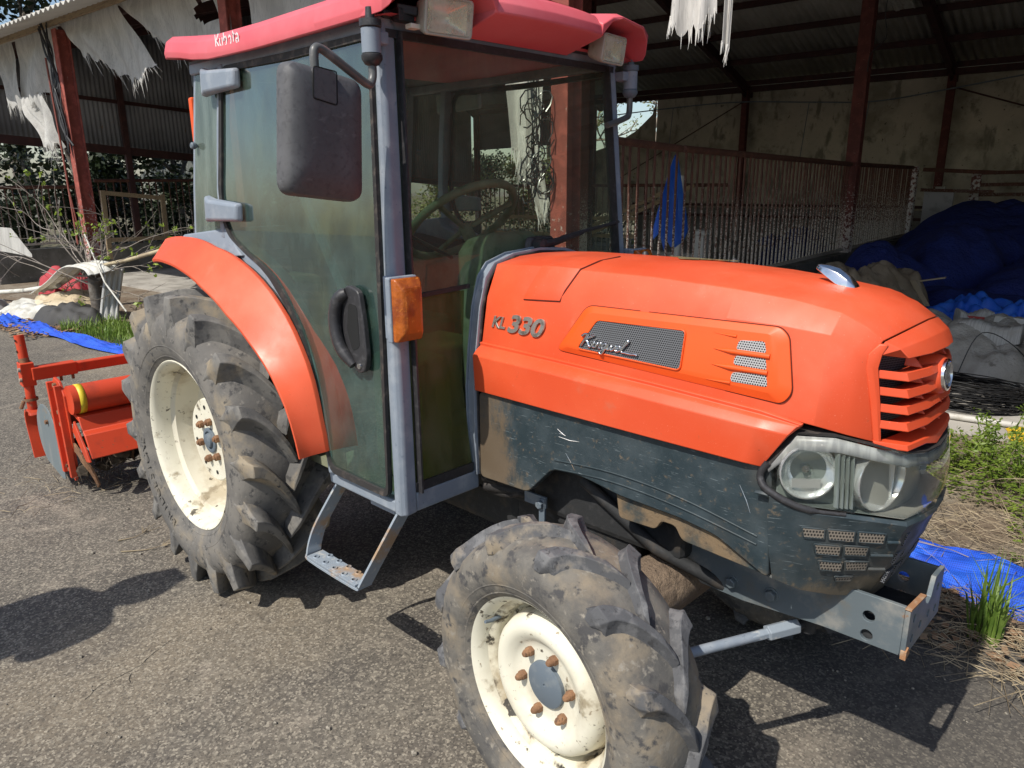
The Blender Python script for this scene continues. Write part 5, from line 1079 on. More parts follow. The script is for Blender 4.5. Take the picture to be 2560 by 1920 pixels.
# ---------------- running gear
ch = MB()
ch.box((.20, 0, .56), (.75, .44, .40)); ch.box((.85, 0, .56), (.70, .30, .30)); 
obj('gearbox', ch, m_chassis, tr, bevel=.03)
en = MB(); en.box((1.50, 0, .72), (.62, .36, .34)); en.box((1.40, 0, .52), (.5, .28, .14)); obj('engine', en, m_chassis, tr, bevel=.02)
ra = MB(); ra.tube([(0, -.55, .571), (0, -.30, .571), (0, .30, .571), (0, .55, .571)], [.085, .13, .13, .085], 16); obj('rear_axle', ra, m_chassis, tr, smooth=50)
rl_ = MB()
for s in (-1, 1):
    rl_ = MB(); rl_.prism([(1.02, s*.150, .60), (1.02, s*.150, .68), (1.62, s*.150, .655), (1.66, s*.150, .53), (1.60, s*.150, .49), (1.35, s*.150, .53)], (0, s*.012, 0)); obj('frame_rail', rl_, m_chassis, tr, bevel=.003)
    for x, z in ((1.54, .585), (1.585, .572), (1.20, .63)):
        b = MB(); b.lathe([(0, .016), (.004, .016), (.004, .001)], (x, s*.162, z), (0, s, 0), 16); b.hexnut((x, s*.165, z), (0, s, 0), .011, .012); obj('frame_bolt', b, m_chassis, tr, bevel=.001)
    lk = MB(); lk.box((1.335, s*.215, .605), (.085, .008, .035)); lk.box((1.365, s*.219, .572), (.022, .008, .09)); lk.hexnut((1.362, s*.224, .60), (0, s, 0), .013, .012); obj('link_plate', lk, m_hub, tr, bevel=.002)
    hz = MB(); hz.tube(smoothpath([(1.14, s*.24, .635), (1.20, s*.215, .628), (1.30, s*.16, .60)]), .020, 8); hz.tube(smoothpath([(1.14, s*.235, .600), (1.22, s*.21, .602), (1.32, s*.15, .585)]), .018, 8); hz.tube(smoothpath([(1.10, s*.22, .58), (1.22, s*.22, .585), (1.30, s*.17, .61)]), .008, 6); obj('hoses', hz, m_rubber, tr, smooth=60)
    pr = MB(); pr.tube([(1.50, s*.20, .71), (1.74, s*.19, .58), (1.92, s*.10, .49)], .017, 10); obj('brace_rod', pr, m_chassis, tr, smooth=60)
# front axle with caked mud, knuckles
fa = MB(); fa.tube([(1.731, -.50, .386), (1.731, -.42, .40), (1.731, -.34, .425), (1.731, -.20, .45), (1.731, .20, .45), (1.731, .34, .425), (1.731, .42, .40), (1.731, .50, .386)], [.055, .075, .062, .085, .085, .062, .075, .055], 16); obj('front_axle', fa, m_mud, tr, smooth=60)
cl = MB(); cl.blob((1.745, -.40, .475), (.045, .03, .02), 12, 8, .3); obj('mud_clod', cl, mat('dry_clod', (.34, .25, .16), .95, bump=(60, .8, .01)), tr)
for s in (-1, 1):
    kn = MB(); kn.box((1.76, s*.46, .40), (.12, .07, .16)); obj('steering_knuckle', kn, m_chassis, tr, bevel=.02)
td = MB()
for s in (-1, 1):
    td = MB(); a, b = Vector((2.105, s*.055, .455)), Vector((1.90, s*.40, .425)); d = (b-a)
    td.tube([a+d*.36, a+d*.6, b], .0125, 10); tro = obj('tie_rod', td, m_cab, tr, smooth=60)
    hx = MB(); hx.lathe([(0, .012), (.001, .020), (.085, .020), (.086, .013), (.10, .014), (.13, .013)], a+d*.08, d, 6); obj('rod_adjuster', hx, m_step, tro, bevel=.002)
    bj = MB(); bj.lathe([(-.022, .001), (-.022, .018), (.012, .022), (.022, .012), (.035, .010), (.035, .001)], a, (0, 0, 1), 14); bj.tube([a, a+d*.10], .012, 8); obj('ball_joint', bj, m_chassis, tro, smooth=40)
# ---------------- front weight bracket with real holes and a notch
X0 = 1.80
bk_holes = [circ(2.259, .572, .0135), circ(2.259, .524, .0135)]
for s in (-1, 1):
    o2 = [(X0, .60), (X0-.02, .55), (X0+.04, .49), (X0+.16, .487), (2.16, .503), (2.328, .505), (2.3297, .511), (2.3297, .624), (2.30, .624), (2.10, .62), (1.95, .615)]
    b = plate(o2, bk_holes if s < 0 else [circ(2.259, .572, .0135), circ(2.259, .524, .0135)], (0, s*.124, 0), (1, 0, 0), (0, 0, 1), (0, -s*.011, 0)); obj('bracket_side_plate', b, m_brkt, tr, bevel=.0012)
    for x, z in ((1.93, .528), (2.035, .535), (2.075, .535)):
        if x > 2.06: 
            continue
        q = MB(); q.lathe([(0, .018), (.003, .018), (.003, .001)], (x, s*.124, z), (0, s, 0), 16); q.hexnut((x, s*.126, z), (0, s, 0), .0145, .014); obj('bracket_bolt', q, m_brkt, tr, bevel=.0015)
fo = [(-.124, .505), (.124, .505), (.124, .628), (.055, .628), (.047, .612), (.035, .585), (.012, .577), (-.006, .590), (-.016, .606), (-.124, .617)]
fh = [circ(y, z, .0095) for y, z in ((-.085, .585), (-.085, .535), (-.03, .545), (.03, .545), (.085, .535), (.085, .59))]
b = plate(fo, fh, (2.330, 0, 0), (0, 1, 0), (0, 0, 1), (.011, 0, 0)); obj('bracket_front_plate', b, m_brkt, tr, bevel=.0012)
b = MB(); b.beam((2.3365, -.126, .622), (2.3365, -.016, .6105), .013, .004); obj('rusted_rim', b, m_rustedge, tr)
b = MB(); b.prism([(2.3445, -.127, .500), (2.3445, -.100, .506), (2.3445, -.112, .526), (2.3445, -.127, .520)], (-.012, 0, 0)); obj('rusted_corner', b, m_rustedge, tr)
b = MB(); b.box((2.05, 0, .522), (.5, .226, .02)); obj('bracket_floor', b, m_chassis, tr)
# ---------------- entry steps
for s in (-1, 1):
    q = []; path = [(.785, .605, .545), (.735, .475, .60), (.722, .418, .622), (.726, .370, .640), (.75, .354, .646), (.985, .354, .646), (1.012, .363, .643), (1.024, .393, .632), (1.10, .605, .545)]
    path = smoothpath([(x, s*y, z) for x, z, y in path], 4)
    mbs = MB(); W_ = .052; rows = []
    for i, p in enumerate(path):
        t = (path[min(i+1, len(path)-1)]-path[max(i-1, 0)]).normalized(); sd = Vector((0, s, -.0)); nn_ = t.cross(sd).normalized()*.004
        rows.append([p+nn_, p+nn_-sd*W_, p-nn_-sd*W_, p-nn_])
    mbs.loft(rows, closed=True, caps=True); stp = obj('entry_step', mbs, m_step, tr, smooth=40, bevel=.0015)
    hol = []
    for i in range(5):
        for j in range(2): 
            if i == 4 and j == 1: continue
            hol.append(circ(.765+.052*i+(.026 if j else 0), .020+.034*j, .0072, 12))
    tp = plate([(.735, .004), (1.0, .004), (1.0, .062), (.735, .062)], hol, (0, s*.648, .3605), (1, 0, 0), (0, -s, 0), (0, 0, .006)); obj('step_tread', tp, m_step, stp, bevel=.001)
    for h in hol:
        cx_, cy2 = sum(p[0] for p in h)/12, sum(p[1] for p in h)/12
        rg = MB(); rg.lathe([(0, .0105), (.0035, .0085), (.0035, .0072), (0, .0072)], (cx_, s*(.648-cy2), .3665), (0, 0, 1), 14); obj('tread_eyelet', rg, m_step, stp)
    gs_ = MB(); gs_.box((1.0, s*.515, .588), (.12, .03, .03)); obj('step_mount', gs_, m_cab, tr, bevel=.002)

# ================================================================ ROTARY TILLER
tl = thing('rotary_tiller', 'orange rotary tiller hitched behind the tractor, tines clogged with dry weeds', 'tiller', (-1.4, 0, 0))
b = MB(); b.lathe([(-.735, .001), (-.735, .072), (.735, .072), (.735, .001)], (-1.27, 0, .505), (0, 1, 0), 28); tube_ = obj('beam_tube', b, m_till, tl, smooth=40)
b = MB(); b.lathe([(-.705, .0735), (-.675, .0735)], (-1.27, 0, .505), (0, 1, 0), 28); obj('yellow_band', b, m_yellow, tube_, smooth=60, solid=.001)
b = MB(); pr = [(-1.62, .30), (-1.52, .40), (-1.38, .455), (-1.22, .425), (-1.19, .36), (-1.16, .345), (-1.10, .24), (-1.108, .235), (-1.175, .335), (-1.22, .40), (-1.38, .435), (-1.50, .385), (-1.60, .29)]
b.loft([[(x, -.72, z) for x, z in pr], [(x, .72, z) for x, z in pr]], closed=True, caps=True); obj('tine_cover', b, m_till, tl, smooth=30, bevel=.003)
for s in (-1, 1):
    b = MB(); b.prism([(-1.13, s*.735, .27), (-1.10, s*.735, .225), (-1.15, s*.735, .215), (-1.30, s*.735, .34), (-1.26, s*.735, .40)], (0, -s*.010, 0)); obj('cover_end_plate', b, m_till, tl, bevel=.002)
    b = MB()
    b.prism([(-1.36, s*.745, .585), (-1.44, s*.745, .595), (-1.49, s*.745, .55), (-1.50, s*.745, .30), (-1.47, s*.745, .10), (-1.36, s*.745, .06), (-1.32, s*.745, .12), (-1.30, s*.745, .38), (-1.31, s*.745, .52)], (0, -s*.014, 0)); side = obj('side_plate', b, m_till, tl, bevel=.003)
    for dx in (-1.465, -1.345):
        b = MB(); b.prism([(dx-.012, s*.745, .57), (dx+.012, s*.745, .57), (dx+.045, s*.745, .10), (dx+.02, s*.745, .10)], (0, s*.028, 0)); obj('plate_rib', b, m_till, side, bevel=.002)
    for x, z in ((-1.41, .56), (-1.38, .54), (-1.41, .42), (-1.40, .36), (-1.34, .24), (-1.43, .13), (-1.39, .12)):
        b = MB(); b.hexnut((x, s*.745, z), (0, s, 0), .013, .016); obj('plate_bolt', b, m_rust, side, bevel=.001)
    b = MB(); pl = [(-1.64+.19*math.cos(R(a)), .235+.18*math.sin(R(a))) for a in range(60, 250, 12)]+[(-1.50, .04), (-1.45, .05), (-1.46, .30)]
    b.prism([(x, s*.765, z) for x, z in pl], (0, -s*.006, 0)); obj('grey_side_guard', b, mat('grey_guard', (.15, .18, .19), .6, layers=((6, (.24, .25, .24), .45, .65, 8, (1, 1, .3)), (9, (.24, .19, .13), .58, .7)), bump=(80, .1, .002)) if s < 0 else bpy.data.materials['grey_guard'], tl, bevel=.003)
    b = MB(); b.hexnut((-1.60, s*.766, .33), (0, s, 0), .012, .014); obj('guard_bolt', b, m_rust, tl)
    # gauge post with holes and fork
    px, py = -1.905, s*.755
    b = MB(); b.tube([(px-.012, py, .30), (px+.008, py, .50), (px-.02, py, .745)], .024, 14); post = obj('depth_post', b, m_till, tl, smooth=50)
    for z in (.72, .66, .60):
        b = MB(); b.lathe([(0, .007), (.002, .007), (.002, .001)], (px-.005, py-.0245, z), (0, -1, .0), 10); obj('post_hole', b, m_dark, post)
    b = MB(); b.tube([(px-.018, py, .70), (px-.010, py, .645)], .0246, 14); b.tube([(px-.004, py, .62), (px+.002, py, .585)], .0246, 14); obj('bare_rust_band', b, m_rust, post, smooth=50)
    b = MB(); b.box((px+.004, py, .535), (.066, .066, .13), Matrix.Rotation(R(4), 3, 'Y')); obj('post_clamp', b, m_till, post, bevel=.004)
    b = MB(); b.lathe([(.385, .034), (.40, .034)], (px, py, 0), (0, 0, 1), 14); b.tube([(px-.03, py-.03, .38), (px-.03, py-.05, .34)], .01, 8); obj('post_collar', b, m_rust, post, smooth=40)
    for z in (.565, .51): obj('clamp_bolt', MB().lathe([(0, .012), (.012, .011), (.014, .001)], (px+.028, py-.033, z), (0, -1, 0), 10), m_step, post, smooth=50)
    b = MB(); fk = smoothpath([(px+.05, .325), (px-.02, .335), (px-.075, .31), (px-.085, .24), (px-.06, .15), (px-.035, .06)], 4)
    b.loft([[(x, py-s*.03, z), (x, py+s*.03, z), (x+.012, py+s*.03, z-.012), (x+.012, py-s*.03, z-.012)] for x, y_, z in [(p.x, 0, p.y) for p in [Vector((a[0], a[1], 0)) for a in fk]]], closed=True, caps=True); obj('wheel_fork', b, m_till, tl, smooth=40, bevel=.002)
    b = MB(); b.lathe([(-.03, .03), (-.03, .145), (-.012, .16), (.012, .16), (.03, .145), (.03, .03)], (px+.10, s*.69, .162), (0, 1, 0), 28, closed=True); obj('gauge_wheel', b, m_rust, tl, smooth=40)
b = MB(); b.beam((-1.885, -.74, .535), (-1.885, .74, .535), .055, .055); bar = obj('gauge_bar', b, m_till, tl, bevel=.006)
for s in (-1, 1):
    b = MB(); b.beam((-1.885, s*.74, .535), (-1.885, s*.52, .535), .070, .070); obj('bar_sleeve', b, m_till, bar, bevel=.005)
    for k in (.60, .54): obj('sleeve_bolt', MB().lathe([(0, .008), (.03, .008), (.03, .001)], (-1.885, s*k, .50), (0, 0, -1), 8), m_rust, bar)
    b = MB(); b.beam((-1.885, s*.22, .55), (-1.35, s*.22, .62), .05, .06); obj('hitch_arm', b, m_till, tl, bevel=.004)
b = MB(); b.box((-1.22, 0, .55), (.28, .26, .26)); b.beam((-1.15, 0, .60), (-.62, 0, .85), .05, .06); b.beam((-1.1, -.25, .42), (-.15, -.30, .45), .03, .05); b.beam((-1.1, .25, .42), (-.15, .30, .45), .03, .05); obj('hitch_frame', b, m_till, tl, bevel=.01)
sh = MB(); sh.tube([(-1.36, -.70, .255), (-1.36, .70, .255)], .03, 12); obj('tine_shaft', sh, m_rust, tl, smooth=60)
for k in range(14):
    y = -.66+k*.1015; a0 = k*2.4
    if k == 0: y, a0 = -.735, 6.25
    b = MB(); rows = []
    for i in range(9):
        t = i/8; a = a0-.9*t*t; r = .03+.218*t; bend = (.055*max(0, t-.55)/.45)*(1 if k % 2 == 0 else -1); wd = lerp(.024, .020, t)
        c_ = Vector((-1.36+r*math.cos(a), y+bend, .255+r*math.sin(a))); tn = Vector((-math.sin(a), 0, math.cos(a)))
        rows.append([c_+tn*wd+Vector((0, .004, 0)), c_-tn*wd+Vector((0, .004, 0)), c_-tn*wd-Vector((0, .004, 0)), c_+tn*wd-Vector((0, .004, 0))])
    b.loft(rows, closed=True, caps=True); obj('tine', b, m_rust, tl)
m_weed = mat('dry_root_tangle', (.060, .046, .032), .95, layers=((40, (.15, .115, .075), .55, .7),))
b = MB()
for k in range(900):
    y = random.uniform(-.74, .70); a = random.uniform(0, 6.28); r = random.uniform(.02, .2)
    p = Vector((-1.34+r*math.cos(a)*1.1, y, .20+r*math.sin(a)*.8)); 
    d = Vector((random.uniform(-.6, .6), random.uniform(-.5, .7), random.uniform(-1, .2)))*random.uniform(.05, .16)
    p.z = max(p.z, .02); e = p+d; e.z = max(e.z, .006); md = (p+e)/2+Vector((random.uniform(-.03, .03), random.uniform(-.03, .03), 0)); md.z = max(md.z, .005)
    b.tube([p, md, e], .0016, 3, cap=False)
for k in range(60): b.blob((-1.34+random.uniform(-.15, .17), random.uniform(-.72, .7), random.uniform(.08, .30)), (.04, .05, .03), 6, 4, .3)
tag(obj('dry_weed_tangle', b, m_weed, tl, weld=False, recalc=False), kind='stuff')
# ================================================================ heaps, junk, plants
def fold_noise(x, y, ph, f): return (abs(math.sin(x*f+ph[0]+1.3*math.sin(y*f*.6+ph[1])))*.5+abs(math.sin((x+y)*f*1.7+ph[2]+math.sin(x*f*2)))*.3+abs(math.sin((x*.4-y)*f*3.1+ph[3]))*.2)
def heap(name, label, cat, k, s_, rx, ry, h, m, seed, rot=0, group=None, fold=.16, freq=3, n=46, z0=.0, flat=.75, solid=0, kind=None):
    rnd = random.Random(seed); ph = [rnd.uniform(0, 6) for _ in range(6)]; c = B(k, s_); mb = MB(); vs = []; fs = []
    for j in range(n+1):
        for i in range(n+1):
            u, v = i/n*2-1, j/n*2-1; 
            uu, vv = u*math.sqrt(max(0, 1-v*v/2)), v*math.sqrt(max(0, 1-u*u/2)); rr = math.hypot(uu, vv)
            edge = 1+.13*math.sin(3*math.atan2(vv, uu)+ph[0])+.07*math.sin(7*math.atan2(vv, uu)+ph[1])
            x, y = uu*rx*edge, vv*ry*edge; xr = x*math.cos(rot)-y*math.sin(rot); yr = x*math.sin(rot)+y*math.cos(rot)
            prof = max(0, 1-rr**2.4)**flat
            z = h*prof*(1+.22*math.sin(2.2*x/rx+ph[2])*math.cos(1.9*y/ry+ph[3]))+fold*h*(fold_noise(x, y, ph, freq)-.5)*min(1, (1-rr)*5)+rnd.uniform(-.004, .004)
            vs.append(c+EV*xr+NV*yr+Vector((0, 0, max(z0+z, .008+.01*(1-rr)))))
    for j in range(n):
        for i in range(n): fs.append((j*(n+1)+i, j*(n+1)+i+1, (j+1)*(n+1)+i+1, (j+1)*(n+1)+i))
    mb.add(vs, fs); return tag(obj(name, mb, m, smooth=50, recalc=False, rootloc=c, solid=solid), label, cat, group, kind)
m_navy = mat('navy_netting', (.010, .022, .16), .85, layers=((4, (.014, .032, .21), .45, .65), (120, (.006, .012, .08), .5, .62)), bump=(9, .8, .05))
m_blue = mat('bright_blue_sheet', (.012, .10, .55), .55, layers=((5, (.03, .16, .62), .5, .7),), bump=(60, .3, .006))
def net_mat():
    m = mat('blue_garden_net', (.012, .085, .60), .7, layers=((6, (.02, .13, .70), .45, .65), (10, (.006, .04, .36), .55, .7)), bump=(40, .3, .006)); nt = m.node_tree; b = nt.nodes['Principled BSDF']
    co = coords(nt); sx = nt.nodes.new('ShaderNodeSeparateXYZ'); nt.links.new(co, sx.inputs[0])
    a = _math(nt, 'ABSOLUTE', _math(nt, 'SINE', _math(nt, 'MULTIPLY', sx.outputs[0], 420))); c_ = _math(nt, 'ABSOLUTE', _math(nt, 'SINE', _math(nt, 'MULTIPLY', sx.outputs[1], 420)))
    f = _ramp(nt, _math(nt, 'MULTIPLY', a, c_), .25, .75); src = b.inputs['Base Color'].links[0].from_socket
    nt.links.new(_mix(nt, _math(nt, 'MULTIPLY', f, .6), src, (.004, .02, .18)), b.inputs['Base Color']); return m
m_net = net_mat()
m_canvas = mat('grey_canvas', (.33, .31, .27), .9, layers=((5, (.42, .40, .355), .42, .62, 8), (16, (.21, .195, .165), .58, .7)), bump=(14, .9, .03))
m_beige = mat('brown_paper_sacking', (.225, .175, .12), .9, layers=((5, (.29, .235, .17), .42, .62), (18, (.14, .105, .07), .58, .7)), bump=(30, .4, .008))
GN = 'heaps of navy netting in the shed'
heap('net_heap', 'big rounded navy netting heap at the back, topmost against the far wall', 'netting', .36, 8.2, 1.35, 1.3, 1.12, m_navy, 1, group=GN, flat=.45, fold=.12)
heap('net_heap', 'navy netting heap in the middle of the pile beside the low wall', 'netting', .30, 6.4, .95, 1.25, .86, m_navy, 2, group=GN, flat=.5)
heap('net_heap', 'navy netting heap at the right of the pile above the cartons', 'netting', .62, 6.2, 1.0, 1.5, .78, m_navy, 3, group=GN, flat=.5)
heap('net_heap', 'front lobe of navy netting nearest the brown sacking', 'netting', .22, 5.0, .55, .65, .72, m_navy, 4, group=GN, flat=.45)
heap('net_heap', 'flat navy netting spread in front of the pile above the blue sheet', 'netting', .46, 4.9, .75, .75, .48, m_navy, 5, group=GN)
heap('sacking_heap', 'crumpled brown paper sacking between the low wall and navy heap', 'sacking', .24, 3.75, .62, .8, .66, m_beige, 6, fold=.34, freq=7, flat=.5)
for i, (a, b, l) in enumerate((((.30, 4.0, .52), (.42, 4.0, .62), 'upper'), ((.35, 3.9, .58), (.405, 3.6, .40), 'lower'))):
    q = MB(); q.beam(B(*a), B(*b), .05, .012); tag(obj('paper_strip', q, mat('kraft_paper', (.34, .27, .18), .9) if i == 0 else bpy.data.materials['kraft_paper'], rootloc=B(*a)), f'{l} stiff brown paper strip sticking out of the crumpled sacking', 'paper strip')
heap('canvas_heap', 'long folded grey canvas lying above the grille', 'canvas', .38, 3.15, .75, .5, .46, m_canvas, 7, rot=-.5, fold=.3, freq=6)
heap('canvas_heap', 'big grey canvas heap beside the emblem and wire coil', 'canvas', .60, 2.95, .62, .62, .40, m_canvas, 8, fold=.30, freq=6, flat=.42)
heap('blue_sheet', 'crumpled bright blue sheet below the navy heap, left piece', 'plastic sheet', .475, 3.9, .34, .35, .40, m_blue, 9, fold=.5, freq=9, flat=.5, group='crumpled blue sheets')
heap('blue_sheet', 'crumpled bright blue sheet behind the cartons, right piece', 'plastic sheet', .60, 3.95, .45, .35, .42, m_blue, 10, fold=.5, freq=9, flat=.5, group='crumpled blue sheets')
m_card = mat('white_carton', (.50, .48, .43), .85, layers=((8, (.40, .38, .33), .5, .7),), bump=(40, .1, .003))
ct = MB(); ct.box((0, 0, .06), (.34, .26, .12)); rt = Matrix.Rotation(R(-6), 3, 'Z') @ Matrix.Rotation(R(-28), 3, 'X')
cm_ = B(.615, 3.12, .275); ct.v = [tuple(rt @ Vector(v)+cm_) for v in ct.v]; car = tag(obj('carton', ct, m_card, rootloc=cm_, bevel=.004), 'white carton with blue printing on top of the grey canvas', 'box', 'white cartons')
tx = text_mb('農林水産資材', .036, .0006); txw = tx
txw.v = [tuple(rt @ Vector((v[0]-.11, -.1315, v[1]+.045))+cm_) for v in txw.v]; obj('printed_text', txw, mat('blue_ink', (.03, .06, .25), .7), car)
for i, (k, s_, z, w, d, h, r, lab) in enumerate(((.575, 2.72, .36, .42, .20, .075, -4, 'ribbed white sack folded flat just below the printed carton'), (.70, 2.62, .30, .40, .22, .08, 8, 'ribbed white sack at the right edge below the printed carton'), (.52, 3.3, .36, .26, .2, .07, 25, 'small white sack with red print beside the printed carton'))):
    q = MB(); n_ = 18; rows = []
    for a in range(n_+1):
        x = (a/n_-.5)*w; rows.append([B(k, s_, z)+EV*(x*math.cos(R(r))-y*math.sin(R(r)))+NV*(x*math.sin(R(r))+y*math.cos(R(r)))+Vector((0, 0, zz+.006*math.sin(a*2.6)+.02*math.sin(a*.4+i))) for y, zz in ((-d/2, -.06), (-d/2+.02, h*.7), (-d/4, h), (d/4, h), (d/2-.02, h*.7), (d/2, -.06))])
    q.loft(rows, caps=True); so = tag(obj('white_sack', q, mat(f'sack_weave_{i}', (.46, .45, .42), .8, layers=((1, (.33, .32, .29), .45, .6, 2, (90, 1, 1)), (9, (.36, .34, .30), .5, .7))), smooth=50, rootloc=B(k, s_, z)), lab, 'sack', 'white sacks')
    if i == 2: obj('red_print', MB().box(B(k, s_-.10, z+.03)+EV*.02, (.14, .01, .03)), mat('red_ink', (.35, .05, .04), .7), so)
# coil of black wire, rope, hose and other things on the floor
mb = MB(); rnd = random.Random(11); cc_ = Vector((1.50, 3.98, .035))
for i in range(60):
    ra, rb_ = rnd.uniform(.30, .46), rnd.uniform(.22, .38); ph = rnd.uniform(0, 6); dz = rnd.uniform(0, .13); ti = rnd.uniform(-.06, .06); pts = []
    for a in range(25):
        t = a/24*2*math.pi+ph; pts.append(cc_+Vector((ra*math.cos(t)+rnd.uniform(-.004, .004), rb_*math.sin(t), dz*(1-.2*math.sin(t))+ti*math.cos(t)+.008)))
    for p in pts: p.z = max(p.z, .034)
    mb.tube(pts, .0032, 4, cap=False)
mb.tube(smoothpath([cc_+Vector((-.1, .3, .12)), cc_+Vector((.0, .35, .42)), cc_+Vector((.28, .2, .34)), cc_+Vector((.48, .1, .05))]), .0035, 5)
tag(obj('wire_coil', mb, mat('black_wire', (.014, .014, .015), .35), smooth=60, rootloc=cc_), 'flattened coil of black wire on the floor below the grey canvas', 'wire coil')
mb = MB(); rnd = random.Random(12)
for i in range(5):
    p = Vector((2.02, 4.2, .16)); pts = [p+Vector((rnd.uniform(-.16, .22), rnd.uniform(-.2, .16), rnd.uniform(.0, .16))) for _ in range(7)]; mb.tube(smoothpath(pts, 5), .011, 6)
tag(obj('rope_tangle', mb, mat('tan_rope', (.30, .22, .14), .9, bump=(90, .6, .006)), smooth=60, rootloc=(2.02, 4.2, .15)), 'tan rope tangle lying on the grey canvas at the right edge', 'rope')
hz = MB(); hz.tube(smoothpath([(1.15, 3.40, .052), (1.5, 3.455, .052), (1.8, 3.50, .054), (2.1, 3.56, .052), (2.7, 3.62, .052)]), .020, 10); tag(obj('white_hose', hz, mat('dirty_white_hose', (.52, .50, .45), .6, layers=((12, (.36, .33, .27), .5, .68),)), smooth=60, rootloc=(1.8, 3.5, .03)), 'dirty white hose lying along the edge of the concrete floor', 'hose')
yb = MB(); yb.blob((1.985, 3.33, .05), (.09, .05, .05), 10, 6, .3); tag(obj('yellow_bag', yb, mat('yellow_plastic', (.62, .40, .02), .45), smooth=30, rootloc=(1.985, 3.33, .01)), 'crumpled yellow plastic bag at the right edge beside the white hose', 'bag')
cr = thing('yellow_crate', 'yellow plastic crate at the right edge behind the navy heap', 'crate', B(.73, 5.6))
for dx, dy, w, d in ((0, -.16, .44, .012), (0, .16, .44, .012), (-.22, 0, .012, .32), (.22, 0, .012, .32)):
    pl = plate([(-w/2 if w > .1 else -d/2, 0), (w/2 if w > .1 else d/2, 0), (w/2 if w > .1 else d/2, .30), (-w/2 if w > .1 else -d/2, .30)], [[(a-.012, b), (a+.012, b), (a+.012, b+.03), (a-.012, b+.03)] for a in [(-.15+.05*i) if w > .1 else (-.1+.05*i) for i in range(7 if w > .1 else 5)] for b in (.05, .11, .17, .23)], B(.73, 5.6, .42)+EV*dx+NV*dy, EV if w > .1 else NV, (0, 0, 1), (NV if w > .1 else EV)*.008)
    obj('crate_side', pl, mat('crate_yellow', (.45, .30, .04), .6) if 'crate_yellow' not in bpy.data.materials else bpy.data.materials['crate_yellow'], cr)
q = MB(); q.box(B(.73, 5.6, .43), (.44, .32, .012)); obj('crate_base', q, bpy.data.materials['crate_yellow'], cr)
# blue net strips on the ground
def netroll(label, pts, wid, h, seed):
    rnd = random.Random(seed); P = smoothpath(pts, 10); rows = []; n = 22; ph = [rnd.uniform(0, 6) for _ in range(4)]
    for i, p in enumerate(P):
        t = (P[min(i+1, len(P)-1)]-P[max(i-1, 0)]).normalized(); sd = Vector((-t.y, t.x, 0)); w = interp([(j/(len(wid)-1), a) for j, a in enumerate(wid)], i/(len(P)-1)); row = []
        for j in range(n+1):
            v = j/n*2-1; z = h*max(0, 1-v*v)**.5*(.75+.4*math.sin(i*.35+ph[0]+v*2))+.022*abs(math.sin(v*7+ph[1]+math.sin(i*.22+v)*1.8))+.006*math.sin(v*23+i*.5)
            row.append(p+sd*w*(v+.06*math.sin(i*.9+ph[2])*abs(v))+Vector((0, 0, max(.006, z))))
        rows.append(row)
    mb = MB(); mb.loft(rows); return tag(obj('blue_net', mb, m_net, smooth=60, recalc=False, rootloc=pts[0]), label, 'netting', 'blue garden netting on the ground')
netroll('bunched blue net lying on the verge in front of the steel bracket', [(1.70, 1.42, 0), (2.05, 1.39, 0), (2.45, 1.36, 0), (3.0, 1.34, 0), (3.6, 1.40, 0)], (.10, .19, .20, .20, .15), .055, 3)
netroll('thin strip of blue net trailing across the yard behind the tiller', [(-7.6, .36, 0), (-6.9, .38, 0), (-6.3, .42, 0), (-5.7, .50, 0), (-5.1, .56, 0), (-4.4, .72, 0), (-3.6, .86, 0)], (.17, .18, .10, .07, .12, .10, .05), .05, 4)
# blue cloths by the fence
q = MB(); rows = []
for j in range(15):
    v = j/14; rows.append([B(-.025-.025*math.sin(i*1.3+v*2)*.5*v, lerp(1.66, lerp(1.36, 1.84, i/12), v**.7), lerp(1.74, 1.04+.07*math.sin(i*1.7), v)) for i in range(13)])
q.loft(rows); tag(obj('blue_cloth', q, m_blue, smooth=60, solid=.003, recalc=False, rootloc=B(0, 1.7, 1.7)), 'bright blue cloth draped over the rusty bar fence behind the cab', 'cloth')
heap('blue_cloth', 'dark blue cloth bundle on the ground under the draped blue cloth', 'cloth', -.22, 1.2, .6, .8, .62, m_navy, 21, fold=.4, freq=6, flat=.4)
heap('blue_cloth', 'faded blue sheet crumpled inside the pen behind the bars', 'cloth', -.42, 8.3, .75, 1.3, .62, mat('faded_navy_sheet', (.03, .045, .14), .85, bump=(40, .4, .006)), 22, fold=.4, freq=5)
heap('blue_cloth', 'navy cloth lying against the pen side of the low wall', 'cloth', -.14, 3.4, .4, 1.3, .60, m_navy, 23, fold=.3, freq=5, flat=.3)
hy = MB(); hy.box(B(-.62, 6.8, .28), (1.5, 2.4, .55)); tag(obj('hay_trough', hy, mat('pale_trough', (.30, .28, .25), .9, layers=((6, (.2, .19, .17), .45, .65),), bump=(30, .4, .01)), bevel=.04, rootloc=B(-.62, 6.8, 0)), 'pale concrete feed trough inside the pen behind the bars', 'trough')
pp = MB(); pp.tube([B(-.42, 4.6, 0), B(-.42, 4.6, 1.58)], .045, 12); tag(obj('white_pipe', pp, mat('white_pipe', (.55, .54, .5), .6), smooth=60, rootloc=B(-.42, 4.6, 0)), 'upright white pipe inside the pen behind the bars', 'pipe')
pb = MB(); pb.box(B(-.38, 4.95, .44), (.12, .12, .88)); pb.blob(B(-.38, 4.95, .88), (.11, .12, .05), 10, 6, .25); tag(obj('white_bollard', pb, bpy.data.materials['white_pipe'], smooth=40, rootloc=B(-.38, 4.95, 0)), 'short white post with a lumpy cap inside the pen', 'post')

for i, (s_, kk, h) in enumerate(((.6, -3.45, 2.0), (2.4, -3.5, 1.9), (4.3, -3.45, 2.0), (6.3, -3.5, 1.9))):
    pass
